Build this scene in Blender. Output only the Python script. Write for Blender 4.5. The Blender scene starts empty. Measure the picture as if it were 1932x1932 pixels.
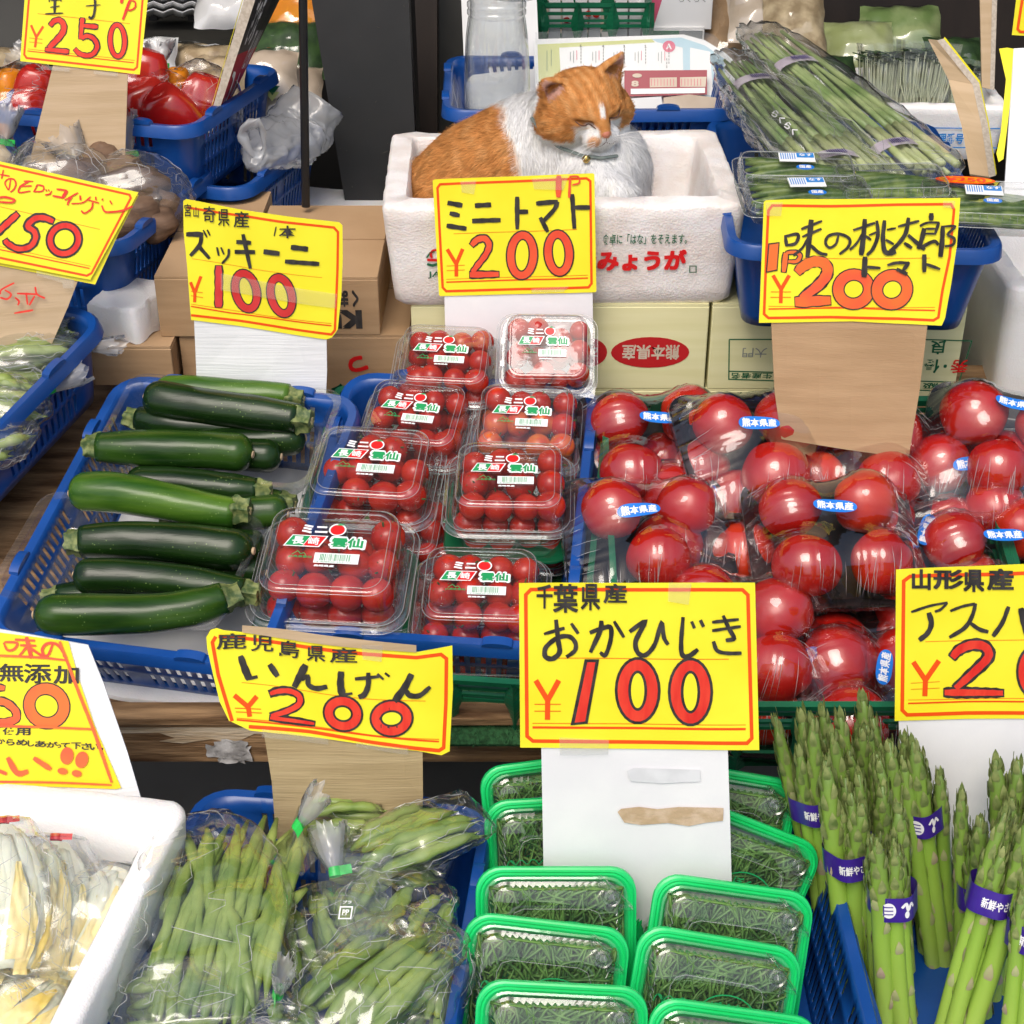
import bpy, math, random
import numpy as np
from mathutils import Vector, Matrix, noise, geometry

# ---------------------------------------------------------------- camera, world, sun, exposure
S = bpy.context.scene
COL = S.collection
F = 2973.0
PITCH = math.radians(31)
CAM = Vector((0, 0, 1.6))
FW = Vector((0, math.cos(PITCH), -math.sin(PITCH)))
UP = Vector((0, math.sin(PITCH), math.cos(PITCH)))
RT = Vector((1, 0, 0))
cd = bpy.data.cameras.new('camera')
cd.sensor_width = 36; cd.sensor_height = 36; cd.sensor_fit = 'HORIZONTAL'
cd.angle = 2 * math.atan(966 / F)
cd.clip_start = 0.05; cd.clip_end = 200
co = bpy.data.objects.new('camera', cd); COL.objects.link(co)
co.location = CAM; co.rotation_euler = (math.radians(90) - PITCH, 0, 0)
S.camera = co
SUN_EL, SUN_AZ = math.radians(58), math.radians(200)
w = bpy.data.worlds.new('World'); S.world = w; w.use_nodes = True
nt = w.node_tree
bg = nt.nodes['Background']
sk = nt.nodes.new('ShaderNodeTexSky'); sk.sky_type = 'NISHITA'; sk.sun_disc = False
sk.sun_elevation = SUN_EL; sk.sun_rotation = SUN_AZ
sk.air_density = 1.2; sk.dust_density = 5.0; sk.ozone_density = 1.0
nt.links.new(sk.outputs[0], bg.inputs[0]); bg.inputs[1].default_value = 0.13
sl = bpy.data.lights.new('sun', 'SUN'); sl.energy = 1.0; sl.angle = math.radians(30); sl.color = (1, .975, .935)
so = bpy.data.objects.new('sun', sl); COL.objects.link(so)
# sun from behind the viewer's left shoulder, high
so.rotation_euler = (math.radians(32), 0, math.radians(-20))
so.location = (-1, -2, 6)
S.view_settings.view_transform = 'Standard'; S.view_settings.look = 'None'
S.view_settings.gamma = 1; S.view_settings.exposure = 0.46
S.cycles.transparent_max_bounces = 40
S.cycles.max_bounces = 14
S.cycles.glossy_bounces = 5
S.cycles.sample_clamp_indirect = 6

R = random.Random(7)
def ray(u, v): return FW + RT * ((u - 966) / F) + UP * ((966 - v) / F)
def at(u, v, y=None, z=None):
    r = ray(u, v)
    t = (y - CAM.y) / r.y if y is not None else (z - CAM.z) / r.z
    return CAM + r * t
def rimz(y): return .61 + (y - 1.388) * .283
def onpl(u, v, h=0.0, z0=.61, y0=1.388, k=.283):
    # where the line of sight meets the tilted shelf plane raised by h
    r = ray(u, v)
    t = (z0 + h - k * y0 - CAM.z) / (r.z - k * r.y)
    return CAM + r * t

# ---------------------------------------------------------------- objects
MW = {}
def tag(o, label=None, cat=None, group=None, kind=None):
    if label: o['label'] = label
    if cat: o['category'] = cat
    if group: o['group'] = group
    if kind: o['kind'] = kind
    return o
def thing(name, label, cat, loc=(0, 0, 0), rot=(0, 0, 0), group=None, scale=1.0):
    o = bpy.data.objects.new(name, None); COL.objects.link(o)
    o.empty_display_size = .05
    o.location = loc; o.rotation_euler = rot; o.scale = (scale,) * 3
    tag(o, label, cat, group)
    MW[o.name] = o.matrix_basis.copy() if False else Matrix.LocRotScale(Vector(loc), __import__('mathutils').Euler(rot), Vector((scale,) * 3))
    return o
class MB:
    def __init__(s): s.v = []; s.f = []; s.m = []; s.cm = 0
    def add(s, vs, fs):
        b = len(s.v); s.v.extend([tuple(p) for p in vs]); s.f.extend([tuple(b + i for i in f) for f in fs]); s.m.extend([s.cm] * len(fs))
    def grid(s, P, closeu=False, closev=False):
        n = len(P); m = len(P[0]); vs = [p for row in P for p in row]; fs = []
        for i in range(n if closeu else n - 1):
            for j in range(m if closev else m - 1):
                a, b = i, (i + 1) % n; c, d = j, (j + 1) % m
                fs.append((a * m + c, a * m + d, b * m + d, b * m + c))
        s.add(vs, fs)
    def loft(s, loops, cap0=False, cap1=False, closed=False):
        b = len(s.v); m = len(loops[0]); s.grid(loops, closeu=closed, closev=True)
        if cap0: s.f.append(tuple(b + i for i in range(m))[::-1]); s.m.append(s.cm)
        if cap1:
            k = b + (len(loops) - 1) * m; s.f.append(tuple(k + i for i in range(m))); s.m.append(s.cm)
    def box(s, c, d, M=None):
        c = Vector(c); x, y, z = d[0] / 2, d[1] / 2, d[2] / 2
        vs = [Vector((i * x, j * y, k * z)) for k in (-1, 1) for j in (-1, 1) for i in (-1, 1)]
        vs = [(M @ p if M else p) + c for p in vs]
        s.add(vs, [(0, 2, 3, 1), (4, 5, 7, 6), (0, 1, 5, 4), (2, 6, 7, 3), (0, 4, 6, 2), (1, 3, 7, 5)])
    def tube(s, path, rad, n=8, cap=True, flat=1.0, up=None):
        path = [Vector(p) for p in path]; k = len(path)
        if not hasattr(rad, '__len__'): rad = [rad] * k
        loops = []; u = None
        for i, p in enumerate(path):
            t = (path[min(i + 1, k - 1)] - path[max(i - 1, 0)])
            t = t.normalized() if t.length > 1e-9 else Vector((0, 0, 1))
            if u is None:
                a = Vector(up) if up else (Vector((0, 0, 1)) if abs(t.z) < .9 else Vector((1, 0, 0)))
                u = (a - t * a.dot(t)).normalized()
            else:
                u = u - t * u.dot(t); u = u.normalized() if u.length > 1e-6 else t.orthogonal().normalized()
            w_ = t.cross(u)
            loops.append([p + (w_ * math.cos(2 * math.pi * j / n) + u * (math.sin(2 * math.pi * j / n) * flat)) * rad[i] for j in range(n)])
        s.loft(loops, cap, cap)
    def lathe(s, prof, n=16, c=(0, 0, 0), M=None):
        c = Vector(c); loops = []
        for r, z in prof:
            L = [Vector((r * math.cos(2 * math.pi * j / n), r * math.sin(2 * math.pi * j / n), z)) for j in range(n)]
            loops.append([(M @ p if M else p) + c for p in L])
        s.loft(loops, prof[0][0] > 1e-6, prof[-1][0] > 1e-6)
    def mesh(s, name, smooth=True, inv=None):
        me = bpy.data.meshes.new(name)
        vs = [inv @ Vector(p) for p in s.v] if inv is not None else s.v
        me.from_pydata(vs, [], s.f); 
        me.polygons.foreach_set('material_index', s.m)
        me.polygons.foreach_set('use_smooth', [smooth] * len(s.f))
        me.validate(); me.update()
        return me
def setsharp(me, ang):
    try: me.set_sharp_from_angle(angle=math.radians(ang))
    except Exception: pass
def part(name, mb, mats, parent, world=False, smooth=True, sharp=35, solid=None, label=None):
    inv = None
    if world and parent is not None:
        p = parent; Mx = Matrix.Identity(4); ch = []
        while p is not None: ch.append(p); p = p.parent
        for q in ch[::-1]: Mx = Mx @ MW.get(q.name, Matrix.Identity(4))
        inv = Mx.inverted()
    me = mb.mesh(name, smooth, inv) if isinstance(mb, MB) else mb
    if not isinstance(mats, (list, tuple)): mats = [mats]
    if not me.materials:
        for m_ in mats: me.materials.append(m_)
    if smooth and sharp: setsharp(me, sharp)
    o = bpy.data.objects.new(name, me); COL.objects.link(o); o.parent = parent
    if solid:
        md = o.modifiers.new('thick', 'SOLIDIFY'); md.thickness = solid; md.offset = 0
    if label: o['label'] = label
    return o
def single(name, mb, mats, label, cat, loc=None, group=None, smooth=True, sharp=35, solid=None, kind=None, rot=None):
    # a one-mesh thing, given in world coordinates unless loc is set
    if loc is None:
        vs = np.array([tuple(p) for p in mb.v]); c = Vector(((vs[:, 0].min() + vs[:, 0].max()) / 2, (vs[:, 1].min() + vs[:, 1].max()) / 2, vs[:, 2].min()))
        mb.v = [tuple(Vector(p) - c) for p in mb.v]
    else: c = Vector(loc)
    o = part(name, mb, mats, None, smooth=smooth, sharp=sharp, solid=solid)
    o.location = c
    if rot: o.rotation_euler = rot
    tag(o, label, cat, group, kind); return o
def struct(name, mb, mats, smooth=False, **k):
    o = part(name, mb, mats, None, smooth=smooth, **k); o['kind'] = 'structure'; return o
def kids(o): return [c for c in bpy.data.objects if c.parent == o]
CH = {}
def copy_tree(o, loc=None, rot=None, label=None, scale=None, parent=None):
    if o.name not in CH: CH[o.name] = kids(o)
    c = o.copy(); COL.objects.link(c); c.parent = parent
    if loc is not None: c.location = loc
    if rot is not None: c.rotation_euler = rot
    if scale is not None: c.scale = (scale,) * 3
    if label: c['label'] = label
    for k in CH[o.name]: copy_tree(k, parent=c)
    return c
def rr(w_, d, r, z, n=5, cx=0, cy=0):
    pts = []
    for (sx, sy, a0) in ((1, 1, 0), (-1, 1, 90), (-1, -1, 180), (1, -1, 270)):
        for i in range(n + 1):
            a = math.radians(a0 + 90 * i / n)
            pts.append(Vector((cx + sx * (w_ / 2 - r) + r * math.cos(a), cy + sy * (d / 2 - r) + r * math.sin(a), z)))
    return pts
def cat_rom(pts, k=6):
    if len(pts) < 3: return [Vector(p) for p in pts]
    P = [Vector(p) for p in pts]; P = [P[0] * 2 - P[1]] + P + [P[-1] * 2 - P[-2]]; out = []
    for i in range(1, len(P) - 2):
        a, b, c, d = P[i - 1:i + 3]
        for j in range(k):
            t = j / k
            out.append(.5 * ((2 * b) + (c - a) * t + (2 * a - 5 * b + 4 * c - d) * t * t + (3 * b - a - 3 * c + d) * t ** 3))
    out.append(P[-2]); return out

# ---------------------------------------------------------------- materials
def lin(h):
    h = h.lstrip('#'); r = [int(h[i:i + 2], 16) / 255 for i in (0, 2, 4)]
    return tuple((c / 12.92 if c < .04045 else ((c + .055) / 1.055) ** 2.4) for c in r) + (1,)
def col4(c): return lin(c) if isinstance(c, str) else (tuple(c) + (1,))[:4]
def mat(name, c, rough=.5, c2=None, vs=20, vlo=.4, vhi=.6, bump=0, bs=60, spec=.5, coat=0, sss=0, metal=0, stretch=None, attr=None, det=4, bump2=0, bs2=8, voro=False, emit=0, trans=0):
    m = bpy.data.materials.new(name); m.use_nodes = True; t = m.node_tree; N = t.nodes; L = t.links
    b = N['Principled BSDF']; b.inputs['Roughness'].default_value = rough; b.inputs['Metallic'].default_value = metal
    b.inputs['Specular IOR Level'].default_value = spec; b.inputs['Coat Weight'].default_value = coat
    b.inputs['Coat Roughness'].default_value = .06
    if sss:
        b.inputs['Subsurface Weight'].default_value = sss; b.inputs['Subsurface Scale'].default_value = .006
        b.inputs['Subsurface Radius'].default_value = (1, .5, .3)
    b.inputs['Base Color'].default_value = col4(c)
    tc = N.new('ShaderNodeTexCoord'); vec = tc.outputs['Object']
    if stretch:
        mp = N.new('ShaderNodeMapping'); mp.inputs['Scale'].default_value = stretch; L.new(vec, mp.inputs[0]); vec = mp.outputs[0]
    base = None
    if attr:
        a = N.new('ShaderNodeAttribute'); a.attribute_name = attr; base = a.outputs[0]; L.new(base, b.inputs['Base Color'])
    elif c2 is not None:
        n = N.new('ShaderNodeTexNoise'); n.inputs['Scale'].default_value = vs; n.inputs['Detail'].default_value = det; L.new(vec, n.inputs['Vector'])
        cr = N.new('ShaderNodeValToRGB'); cr.color_ramp.elements[0].position = vlo; cr.color_ramp.elements[1].position = vhi
        cr.color_ramp.elements[0].color = col4(c); cr.color_ramp.elements[1].color = col4(c2)
        L.new(n.outputs[0], cr.inputs[0]); L.new(cr.outputs[0], b.inputs['Base Color'])
    if bump:
        if voro:
            n2 = N.new('ShaderNodeTexVoronoi'); n2.inputs['Scale'].default_value = bs; n2.feature = 'F1'; o2 = n2.outputs['Distance']
        else:
            n2 = N.new('ShaderNodeTexNoise'); n2.inputs['Scale'].default_value = bs; n2.inputs['Detail'].default_value = 3; o2 = n2.outputs[0]
        L.new(vec, n2.inputs['Vector'])
        bp = N.new('ShaderNodeBump'); bp.inputs['Strength'].default_value = bump; bp.inputs['Distance'].default_value = .002
        L.new(o2, bp.inputs['Height']); L.new(bp.outputs[0], b.inputs['Normal'])
        if bump2:
            n3 = N.new('ShaderNodeTexNoise'); n3.inputs['Scale'].default_value = bs2; L.new(vec, n3.inputs['Vector'])
            b3 = N.new('ShaderNodeBump'); b3.inputs['Strength'].default_value = bump2; b3.inputs['Distance'].default_value = .01
            L.new(n3.outputs[0], b3.inputs['Height']); L.new(b3.outputs[0], bp.inputs['Normal'])
    if trans: b.inputs['Transmission Weight'].default_value = trans
    if emit:
        b.inputs['Emission Color'].default_value = col4(c); b.inputs['Emission Strength'].default_value = emit
    return m
def film(name, haze=.05, rough=.05, bump=.3, bs=40, boost=1.0, base=.055, tint=(.97, .98, .98), ridged=True, hcol=(.85, .87, .88), ior=1.5, stretch=None):
    # thin clear plastic: mostly see-through, mirror-like glints where it faces the light
    m = bpy.data.materials.new(name); m.use_nodes = True; t = m.node_tree; N = t.nodes; L = t.links
    N.remove(N['Principled BSDF']); out = N['Material Output']
    tr = N.new('ShaderNodeBsdfTransparent'); tr.inputs[0].default_value = tuple(tint) + (1,)
    gl = N.new('ShaderNodeBsdfGlossy'); gl.inputs['Roughness'].default_value = rough
    df = N.new('ShaderNodeBsdfDiffuse'); df.inputs[0].default_value = tuple(hcol) + (1,)
    tl = N.new('ShaderNodeBsdfTranslucent'); tl.inputs[0].default_value = tuple(hcol) + (1,)
    fr = N.new('ShaderNodeLayerWeight'); fr.inputs['Blend'].default_value = .5
    pw = N.new('ShaderNodeMath'); pw.operation = 'POWER'; pw.inputs[1].default_value = 3.2; L.new(fr.outputs['Facing'], pw.inputs[0])
    mu = N.new('ShaderNodeMath'); mu.operation = 'MULTIPLY_ADD'; mu.inputs[1].default_value = .62 * boost; mu.inputs[2].default_value = base * min(boost, 1.6); mu.use_clamp = True
    L.new(pw.outputs[0], mu.inputs[0])
    if bump:
        tc = N.new('ShaderNodeTexCoord'); vec = tc.outputs['Object']
        if stretch:
            mp = N.new('ShaderNodeMapping'); mp.inputs['Scale'].default_value = stretch; L.new(vec, mp.inputs[0]); vec = mp.outputs[0]
        n = N.new('ShaderNodeTexNoise'); n.inputs['Scale'].default_value = bs; n.inputs['Detail'].default_value = 3
        if ridged:
            n.noise_type = 'RIDGED_MULTIFRACTAL'
        L.new(vec, n.inputs['Vector'])
        bp = N.new('ShaderNodeBump'); bp.inputs['Strength'].default_value = bump; bp.inputs['Distance'].default_value = .004
        L.new(n.outputs[0], bp.inputs['Height'])
        L.new(bp.outputs[0], gl.inputs['Normal']); L.new(bp.outputs[0], fr.inputs['Normal'])
    m1 = N.new('ShaderNodeMixShader'); m1.inputs[0].default_value = .5; L.new(df.outputs[0], m1.inputs[1]); L.new(tl.outputs[0], m1.inputs[2])
    m2 = N.new('ShaderNodeMixShader'); m2.inputs[0].default_value = haze; L.new(tr.outputs[0], m2.inputs[1]); L.new(m1.outputs[0], m2.inputs[2])
    m3 = N.new('ShaderNodeMixShader'); L.new(mu.outputs[0], m3.inputs[0]); L.new(m2.outputs[0], m3.inputs[1]); L.new(gl.outputs[0], m3.inputs[2])
    L.new(m3.outputs[0], out.inputs[0]); return m

M = dict(
    blue=mat('blue_plastic', (.004, .052, .235), .32, (.007, .068, .30), vs=9, bump=.04, bs=30),
    blue_dark=mat('deep_blue_plastic', (.004, .03, .20), .36, (.006, .045, .27), vs=9),
    green_crate=mat('green_crate_plastic', (.004, .10, .045), .42, (.006, .14, .06), vs=14),
    turf=mat('green_turf', (.008, .05, .012), .9, (.02, .10, .03), vs=160, bump=1, bs=260),
    styro=mat('polystyrene', (.82, .81, .80), .55, (.88, .87, .865), vs=14, bump=.22, bs=420, voro=True, bump2=.08, bs2=30, sss=.15),
    styro_old=mat('worn_polystyrene', (.76, .70, .66), .5, (.85, .82, .80), vs=22, bump=.28, bs=380, voro=True, bump2=.10, bs2=70, sss=.15),
    yellow_box=mat('pale_yellow_carton', (.72, .69, .38), .6, (.76, .73, .43), vs=5, bump=.08, bs=160, stretch=(1, 1, 14)),
    card=mat('brown_cardboard', (.40, .255, .135), .75, (.46, .30, .165), vs=6, bump=.2, bs=90, stretch=(1, 1, 10)),
    card2=mat('tan_cardboard', (.47, .34, .20), .75, (.53, .39, .245), vs=8, bump=.18, bs=60, stretch=(.6, .6, 9)),
    card3=mat('olive_cardboard', (.36, .27, .14), .78, (.43, .33, .18), vs=9, bump=.35, bs=50, stretch=(.5, .5, 10)),
    card_edge=mat('cardboard_edge', (.42, .36, .29), .85, (.52, .46, .38), vs=220, bump=.3, bs=300),
    white_card=mat('white_corrugated', (.78, .79, .80), .55, (.84, .85, .86), vs=5, bump=.3, bs=45, stretch=(.3, .3, 8)),
    white_board=mat('white_board', (.80, .80, .82), .5, (.85, .85, .86), vs=12, bump=.06, bs=300),
    yellow=mat('yellow_price_card', (.90, .78, .024), .4, (.97, .88, .04), vs=9, vlo=.3, vhi=.62, spec=.4, bump=.05, bs=20),
    yellow2=mat('aged_yellow_paper', (.86, .70, .012), .5, (.92, .80, .02), vs=9, vlo=.35, vhi=.7),
    orange_line=mat('printed_orange_line', (.88, .085, .004), .45),
    ink=mat('black_marker', (.022, .020, .020), .45, (.06, .055, .052), vs=70, vlo=.35, vhi=.7, spec=.4, stretch=(2, 1, .7)),
    red_ink=mat('red_marker', (.70, .022, .018), .42, (.86, .07, .035), vs=34, vlo=.3, vhi=.7, spec=.4, stretch=(3, 1, .6)),
    coral_ink=mat('coral_marker', (.86, .11, .04), .42, (.80, .075, .035), vs=26),
    orange_ink=mat('orange_marker', (.80, .17, .03), .45, (.86, .11, .04), vs=18),
    dark_red_ink=mat('dark_red_marker', (.62, .03, .03), .35, (.70, .05, .05), vs=22),
    tape=film('sticky_tape', haze=.22, rough=.18, bump=.1, bs=60, boost=1.2, hcol=(.95, .93, .88)),
    tan_patch=mat('torn_tan_paper', (.50, .36, .22), .85, (.62, .47, .33), vs=60, bump=.4, bs=200),
    black=mat('black_painted_panel', (.010, .011, .012), .45, (.018, .018, .019), vs=7, bump=.1, bs=40),
    pole=mat('black_pole', (.008, .008, .009), .35),
    brown_dark=mat('dark_brown_column', (.020, .012, .008), .6, (.03, .018, .012), vs=4, stretch=(6, 6, 1)),
    grey_dark=mat('dark_grey_frame', (.035, .034, .030), .6, (.05, .048, .04), vs=6),
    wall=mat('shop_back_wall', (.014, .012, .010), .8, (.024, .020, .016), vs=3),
    smear=mat('grey_smear', (.66, .67, .69), .7, (.74, .75, .77), vs=40),
    floor=mat('concrete_floor', (.24, .235, .225), .85, (.30, .29, .28), vs=3, bump=.2, bs=30),
    wood=mat('shelf_wood', (.11, .055, .022), .6, (.42, .26, .13), vs=6, vlo=.36, vhi=.66, bump=.7, bs=30, stretch=(1.4, 9, 14), det=10),
    wood_raw=mat('peeled_wood', (.42, .31, .19), .8, (.60, .50, .36), vs=16, bump=.6, bs=60, stretch=(1, 4, 8)),
    clear=film('clear_rigid_plastic', haze=.03, rough=.03, bump=.05, bs=16, boost=1.9, ridged=False),
    clear_tray=film('clear_tray_plastic', haze=.05, rough=.06, bump=.05, bs=20, boost=1.5, ridged=False),
    wrap=film('stretch_wrap', haze=.004, rough=.03, bump=.34, bs=30, boost=2.1, base=.045, ridged=False, tint=(.99, .99, .99)),
    bag=film('crinkled_bag_film', haze=.02, rough=.06, bump=.45, bs=34, boost=1.5),
    bag_soft=film('soft_bag_film', haze=.05, rough=.08, bump=.45, bs=34, boost=1.5),
    tuft=film('gathered_bag_film', haze=.32, rough=.16, bump=.9, bs=60, boost=1.2, hcol=(.93, .94, .96)),
    sleeve=film('document_sleeve', haze=.10, rough=.08, bump=.2, bs=6, boost=1.0, ridged=False),
    tie=mat('green_bag_tape', (.01, .42, .05), .35, (.02, .52, .08), vs=40),
    tomato=mat('tomato_skin', (.30, .003, .003), .27, (.46, .012, .005), vs=14, vlo=.3, vhi=.72, coat=0, spec=.45, sss=.04),
    tomato_o=mat('orange_red_tomato_skin', (.42, .010, .004), .27, (.60, .05, .012), vs=16, vlo=.35, vhi=.75, coat=0, spec=.45, sss=.04),
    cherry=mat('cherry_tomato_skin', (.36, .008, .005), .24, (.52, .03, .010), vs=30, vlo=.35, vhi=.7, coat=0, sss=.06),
    cherry_glow=mat('orange_glow_skin', (.55, .06, .015), .2, (.62, .15, .02), vs=30, coat=.35, sss=.12),  # orange glow on one lid put into the fruit colour
    leaf_top=mat('cabbage_leaf', (.78, .76, .52), .38, (.84, .60, .07), vs=9, vlo=.36, vhi=.62, bump=.6, bs=34, stretch=(3, 3, .9), sss=.2),
    ridge_glint=film('ridge_glint_plastic', haze=.30, rough=.08, bump=0, boost=2.5, ridged=False, hcol=(.95, .97, .97)),  # whitish haze stands in for highlights along clear ridges and edges
    fold_glint=film('film_crease', haze=.45, rough=.15, bump=0, boost=2.5, ridged=False, hcol=(.97, .97, .97)),  # whitish haze stands in for highlights on film folds
    yleaf=mat('yellow_cabbage_leaf', (.86, .62, .12), .42, (.86, .78, .48), vs=14, vlo=.35, vhi=.65, bump=.6, bs=60, sss=.2),
    calyx=mat('tomato_calyx', (.035, .075, .015), .7, (.07, .11, .03), vs=60),
    black_tray=mat('black_foam_tray', (.006, .006, .007), .3, (.011, .010, .011), vs=30),
    sticker=mat('blue_sticker', (.01, .16, .62), .3, (.015, .20, .68), vs=8),
    white_ink=mat('white_print', (.85, .85, .85), .45),
    red_print=mat('red_print', (.70, .010, .012), .4),
    green_print=mat('green_print', (.01, .30, .09), .4),
    dgreen_print=mat('dark_green_print', (.010, .13, .055), .5),
    box_red=mat('carton_red_print', (.48, .010, .014), .55),
    blue_print=mat('blue_print', (.02, .22, .62), .5),
    grey_print=mat('grey_print', (.25, .27, .27), .6),
    paper=mat('white_paper', (.80, .80, .79), .6, (.84, .84, .83), vs=10),
    green_tray=mat('green_film_tray', (.006, .50, .115), .3, (.010, .58, .15), vs=10, spec=.5),
    dgreen_tray=mat('dark_green_tray', (.004, .085, .035), .3),
    strand=mat('okahijiki_strand', (.03, .10, .016), .5, (.12, .25, .045), vs=38, vlo=.35, vhi=.65),
    bean=mat('green_bean', (.13, .22, .035), .38, (.34, .42, .11), vs=26, vlo=.35, vhi=.7, bump=.15, bs=60),
    flat_bean=mat('pale_flat_bean', (.20, .28, .055), .45, (.36, .42, .13), vs=20, vlo=.35, vhi=.7, bump=.2, bs=60),
    onion=mat('onion_green', (.20, .31, .09), .34, (.42, .50, .22), vs=14, stretch=(1, 1, 1)),
    onion_pale=mat('onion_pale_base', (.44, .50, .20), .4, (.58, .62, .34), vs=18),
    cuke=mat('cucumber_skin', (.06, .125, .025), .38, (.20, .27, .07), vs=60, bump=.3, bs=120),
    band=mat('purple_band', (.035, .012, .20), .28, (.05, .02, .27), vs=18, coat=.3),
    pepper=mat('red_pepper', (.42, .010, .010), .2, (.55, .03, .02), vs=12, coat=.4, sss=.1),
    orange_pepper=mat('orange_pepper', (.85, .28, .01), .2, (.9, .36, .02), vs=12, coat=.4, sss=.1),
    tuber=mat('brown_tuber', (.075, .040, .022), .7, (.17, .10, .06), vs=24, vlo=.35, vhi=.65, bump=.8, bs=40, stretch=(1, 1, 5)),
    mush=mat('pale_root_slices', (.34, .25, .14), .5, (.60, .48, .30), vs=42, vlo=.38, vhi=.62, bump=.6, bs=50),
    plastic_bag=film('white_shopping_bag', haze=.42, rough=.2, bump=.3, bs=20, boost=1.0, hcol=(.80, .82, .84)),
    cream=mat('cream_packet', (.50, .40, .30), .5, (.62, .52, .41), vs=12),
    pink=mat('pink_print', (.62, .10, .18), .5),
    maroon=mat('maroon_print', (.30, .02, .04), .4),
    leaf_y=mat('lime_print', (.55, .58, .20), .5),
    sky_print=mat('pale_blue_print', (.42, .60, .68), .5),
    leaf=mat('dark_sprout_leaf', (.018, .055, .012), .6, (.04, .10, .02), vs=60),
    sprout=mat('white_sprout_stem', (.50, .54, .36), .5, (.62, .64, .46), vs=30),
    metal=mat('brass_bell', (.45, .32, .10), .25, metal=1.0),
    collar=mat('grey_collar', (.12, .15, .14), .6),
    nose=mat('cat_nose_pink', (.50, .17, .10), .5, (.56, .22, .14), vs=200, sss=.1),
    slit=mat('closed_eye_line', (.10, .035, .018), .6),
    whisker=mat('whisker', (.85, .83, .80), .4),
    fur=mat('cat_fur', (.5, .5, .5), .75, attr='Col', spec=.15),
    cabbage=mat('napa_cabbage', (.62, .62, .30), .42, (.78, .52, .08), vs=14, vlo=.38, vhi=.62, bump=.6, bs=26, stretch=(3, 3, .8), sss=.15),
    cabbage_w=mat('napa_cabbage_rib', (.76, .75, .55), .36, (.84, .82, .68), vs=16, bump=.2, bs=30, sss=.2),
)
# zucchini: glossy skin, dark green streaked along the length, pale flecks
def zuc_mat(name, a, b):
    m = mat(name, a, .25, b, vs=15, vlo=.36, vhi=.72, coat=0, spec=.34, stretch=(.5, 3, 3), bump=.16, bs=55)
    t = m.node_tree; N = t.nodes; L = t.links; bs = N['Principled BSDF']
    base = bs.inputs['Base Color'].links[0].from_socket
    tc = N.new('ShaderNodeTexCoord'); vo = N.new('ShaderNodeTexVoronoi'); vo.inputs['Scale'].default_value = 190
    L.new(tc.outputs['Object'], vo.inputs['Vector'])
    cr = N.new('ShaderNodeValToRGB'); cr.color_ramp.elements[0].position = .10; cr.color_ramp.elements[1].position = .17
    cr.color_ramp.elements[0].color = (.55, .55, .55, 1); cr.color_ramp.elements[1].color = (0, 0, 0, 1)
    L.new(vo.outputs['Distance'], cr.inputs[0])
    n2 = N.new('ShaderNodeTexNoise'); n2.inputs['Scale'].default_value = 30; L.new(tc.outputs['Object'], n2.inputs[0])
    c3 = N.new('ShaderNodeValToRGB'); c3.color_ramp.elements[0].position = .5; c3.color_ramp.elements[1].position = .62
    L.new(n2.outputs[0], c3.inputs[0])
    mm = N.new('ShaderNodeMath'); mm.operation = 'MULTIPLY'; L.new(cr.outputs[0], mm.inputs[0]); L.new(c3.outputs[0], mm.inputs[1])
    mx = N.new('ShaderNodeMix'); mx.data_type = 'RGBA'; L.new(mm.outputs[0], mx.inputs[0]); L.new(base, mx.inputs[6]); mx.inputs[7].default_value = (.22, .34, .09, 1)
    L.new(mx.outputs[2], bs.inputs['Base Color']); return m
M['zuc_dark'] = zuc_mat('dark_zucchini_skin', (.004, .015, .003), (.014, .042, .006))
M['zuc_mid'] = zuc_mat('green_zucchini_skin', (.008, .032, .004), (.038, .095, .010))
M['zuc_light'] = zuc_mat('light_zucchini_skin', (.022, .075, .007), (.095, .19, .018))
M['zuc_stem'] = mat('zucchini_stem', (.045, .085, .02), .6, (.20, .23, .075), vs=110, bump=.6, bs=90)
M['zuc_cut'] = mat('cut_stem_end', (.42, .36, .15), .7, (.5, .42, .2), vs=90)
M['zuc_scar'] = mat('blossom_scar', (.50, .36, .22), .6)

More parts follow.
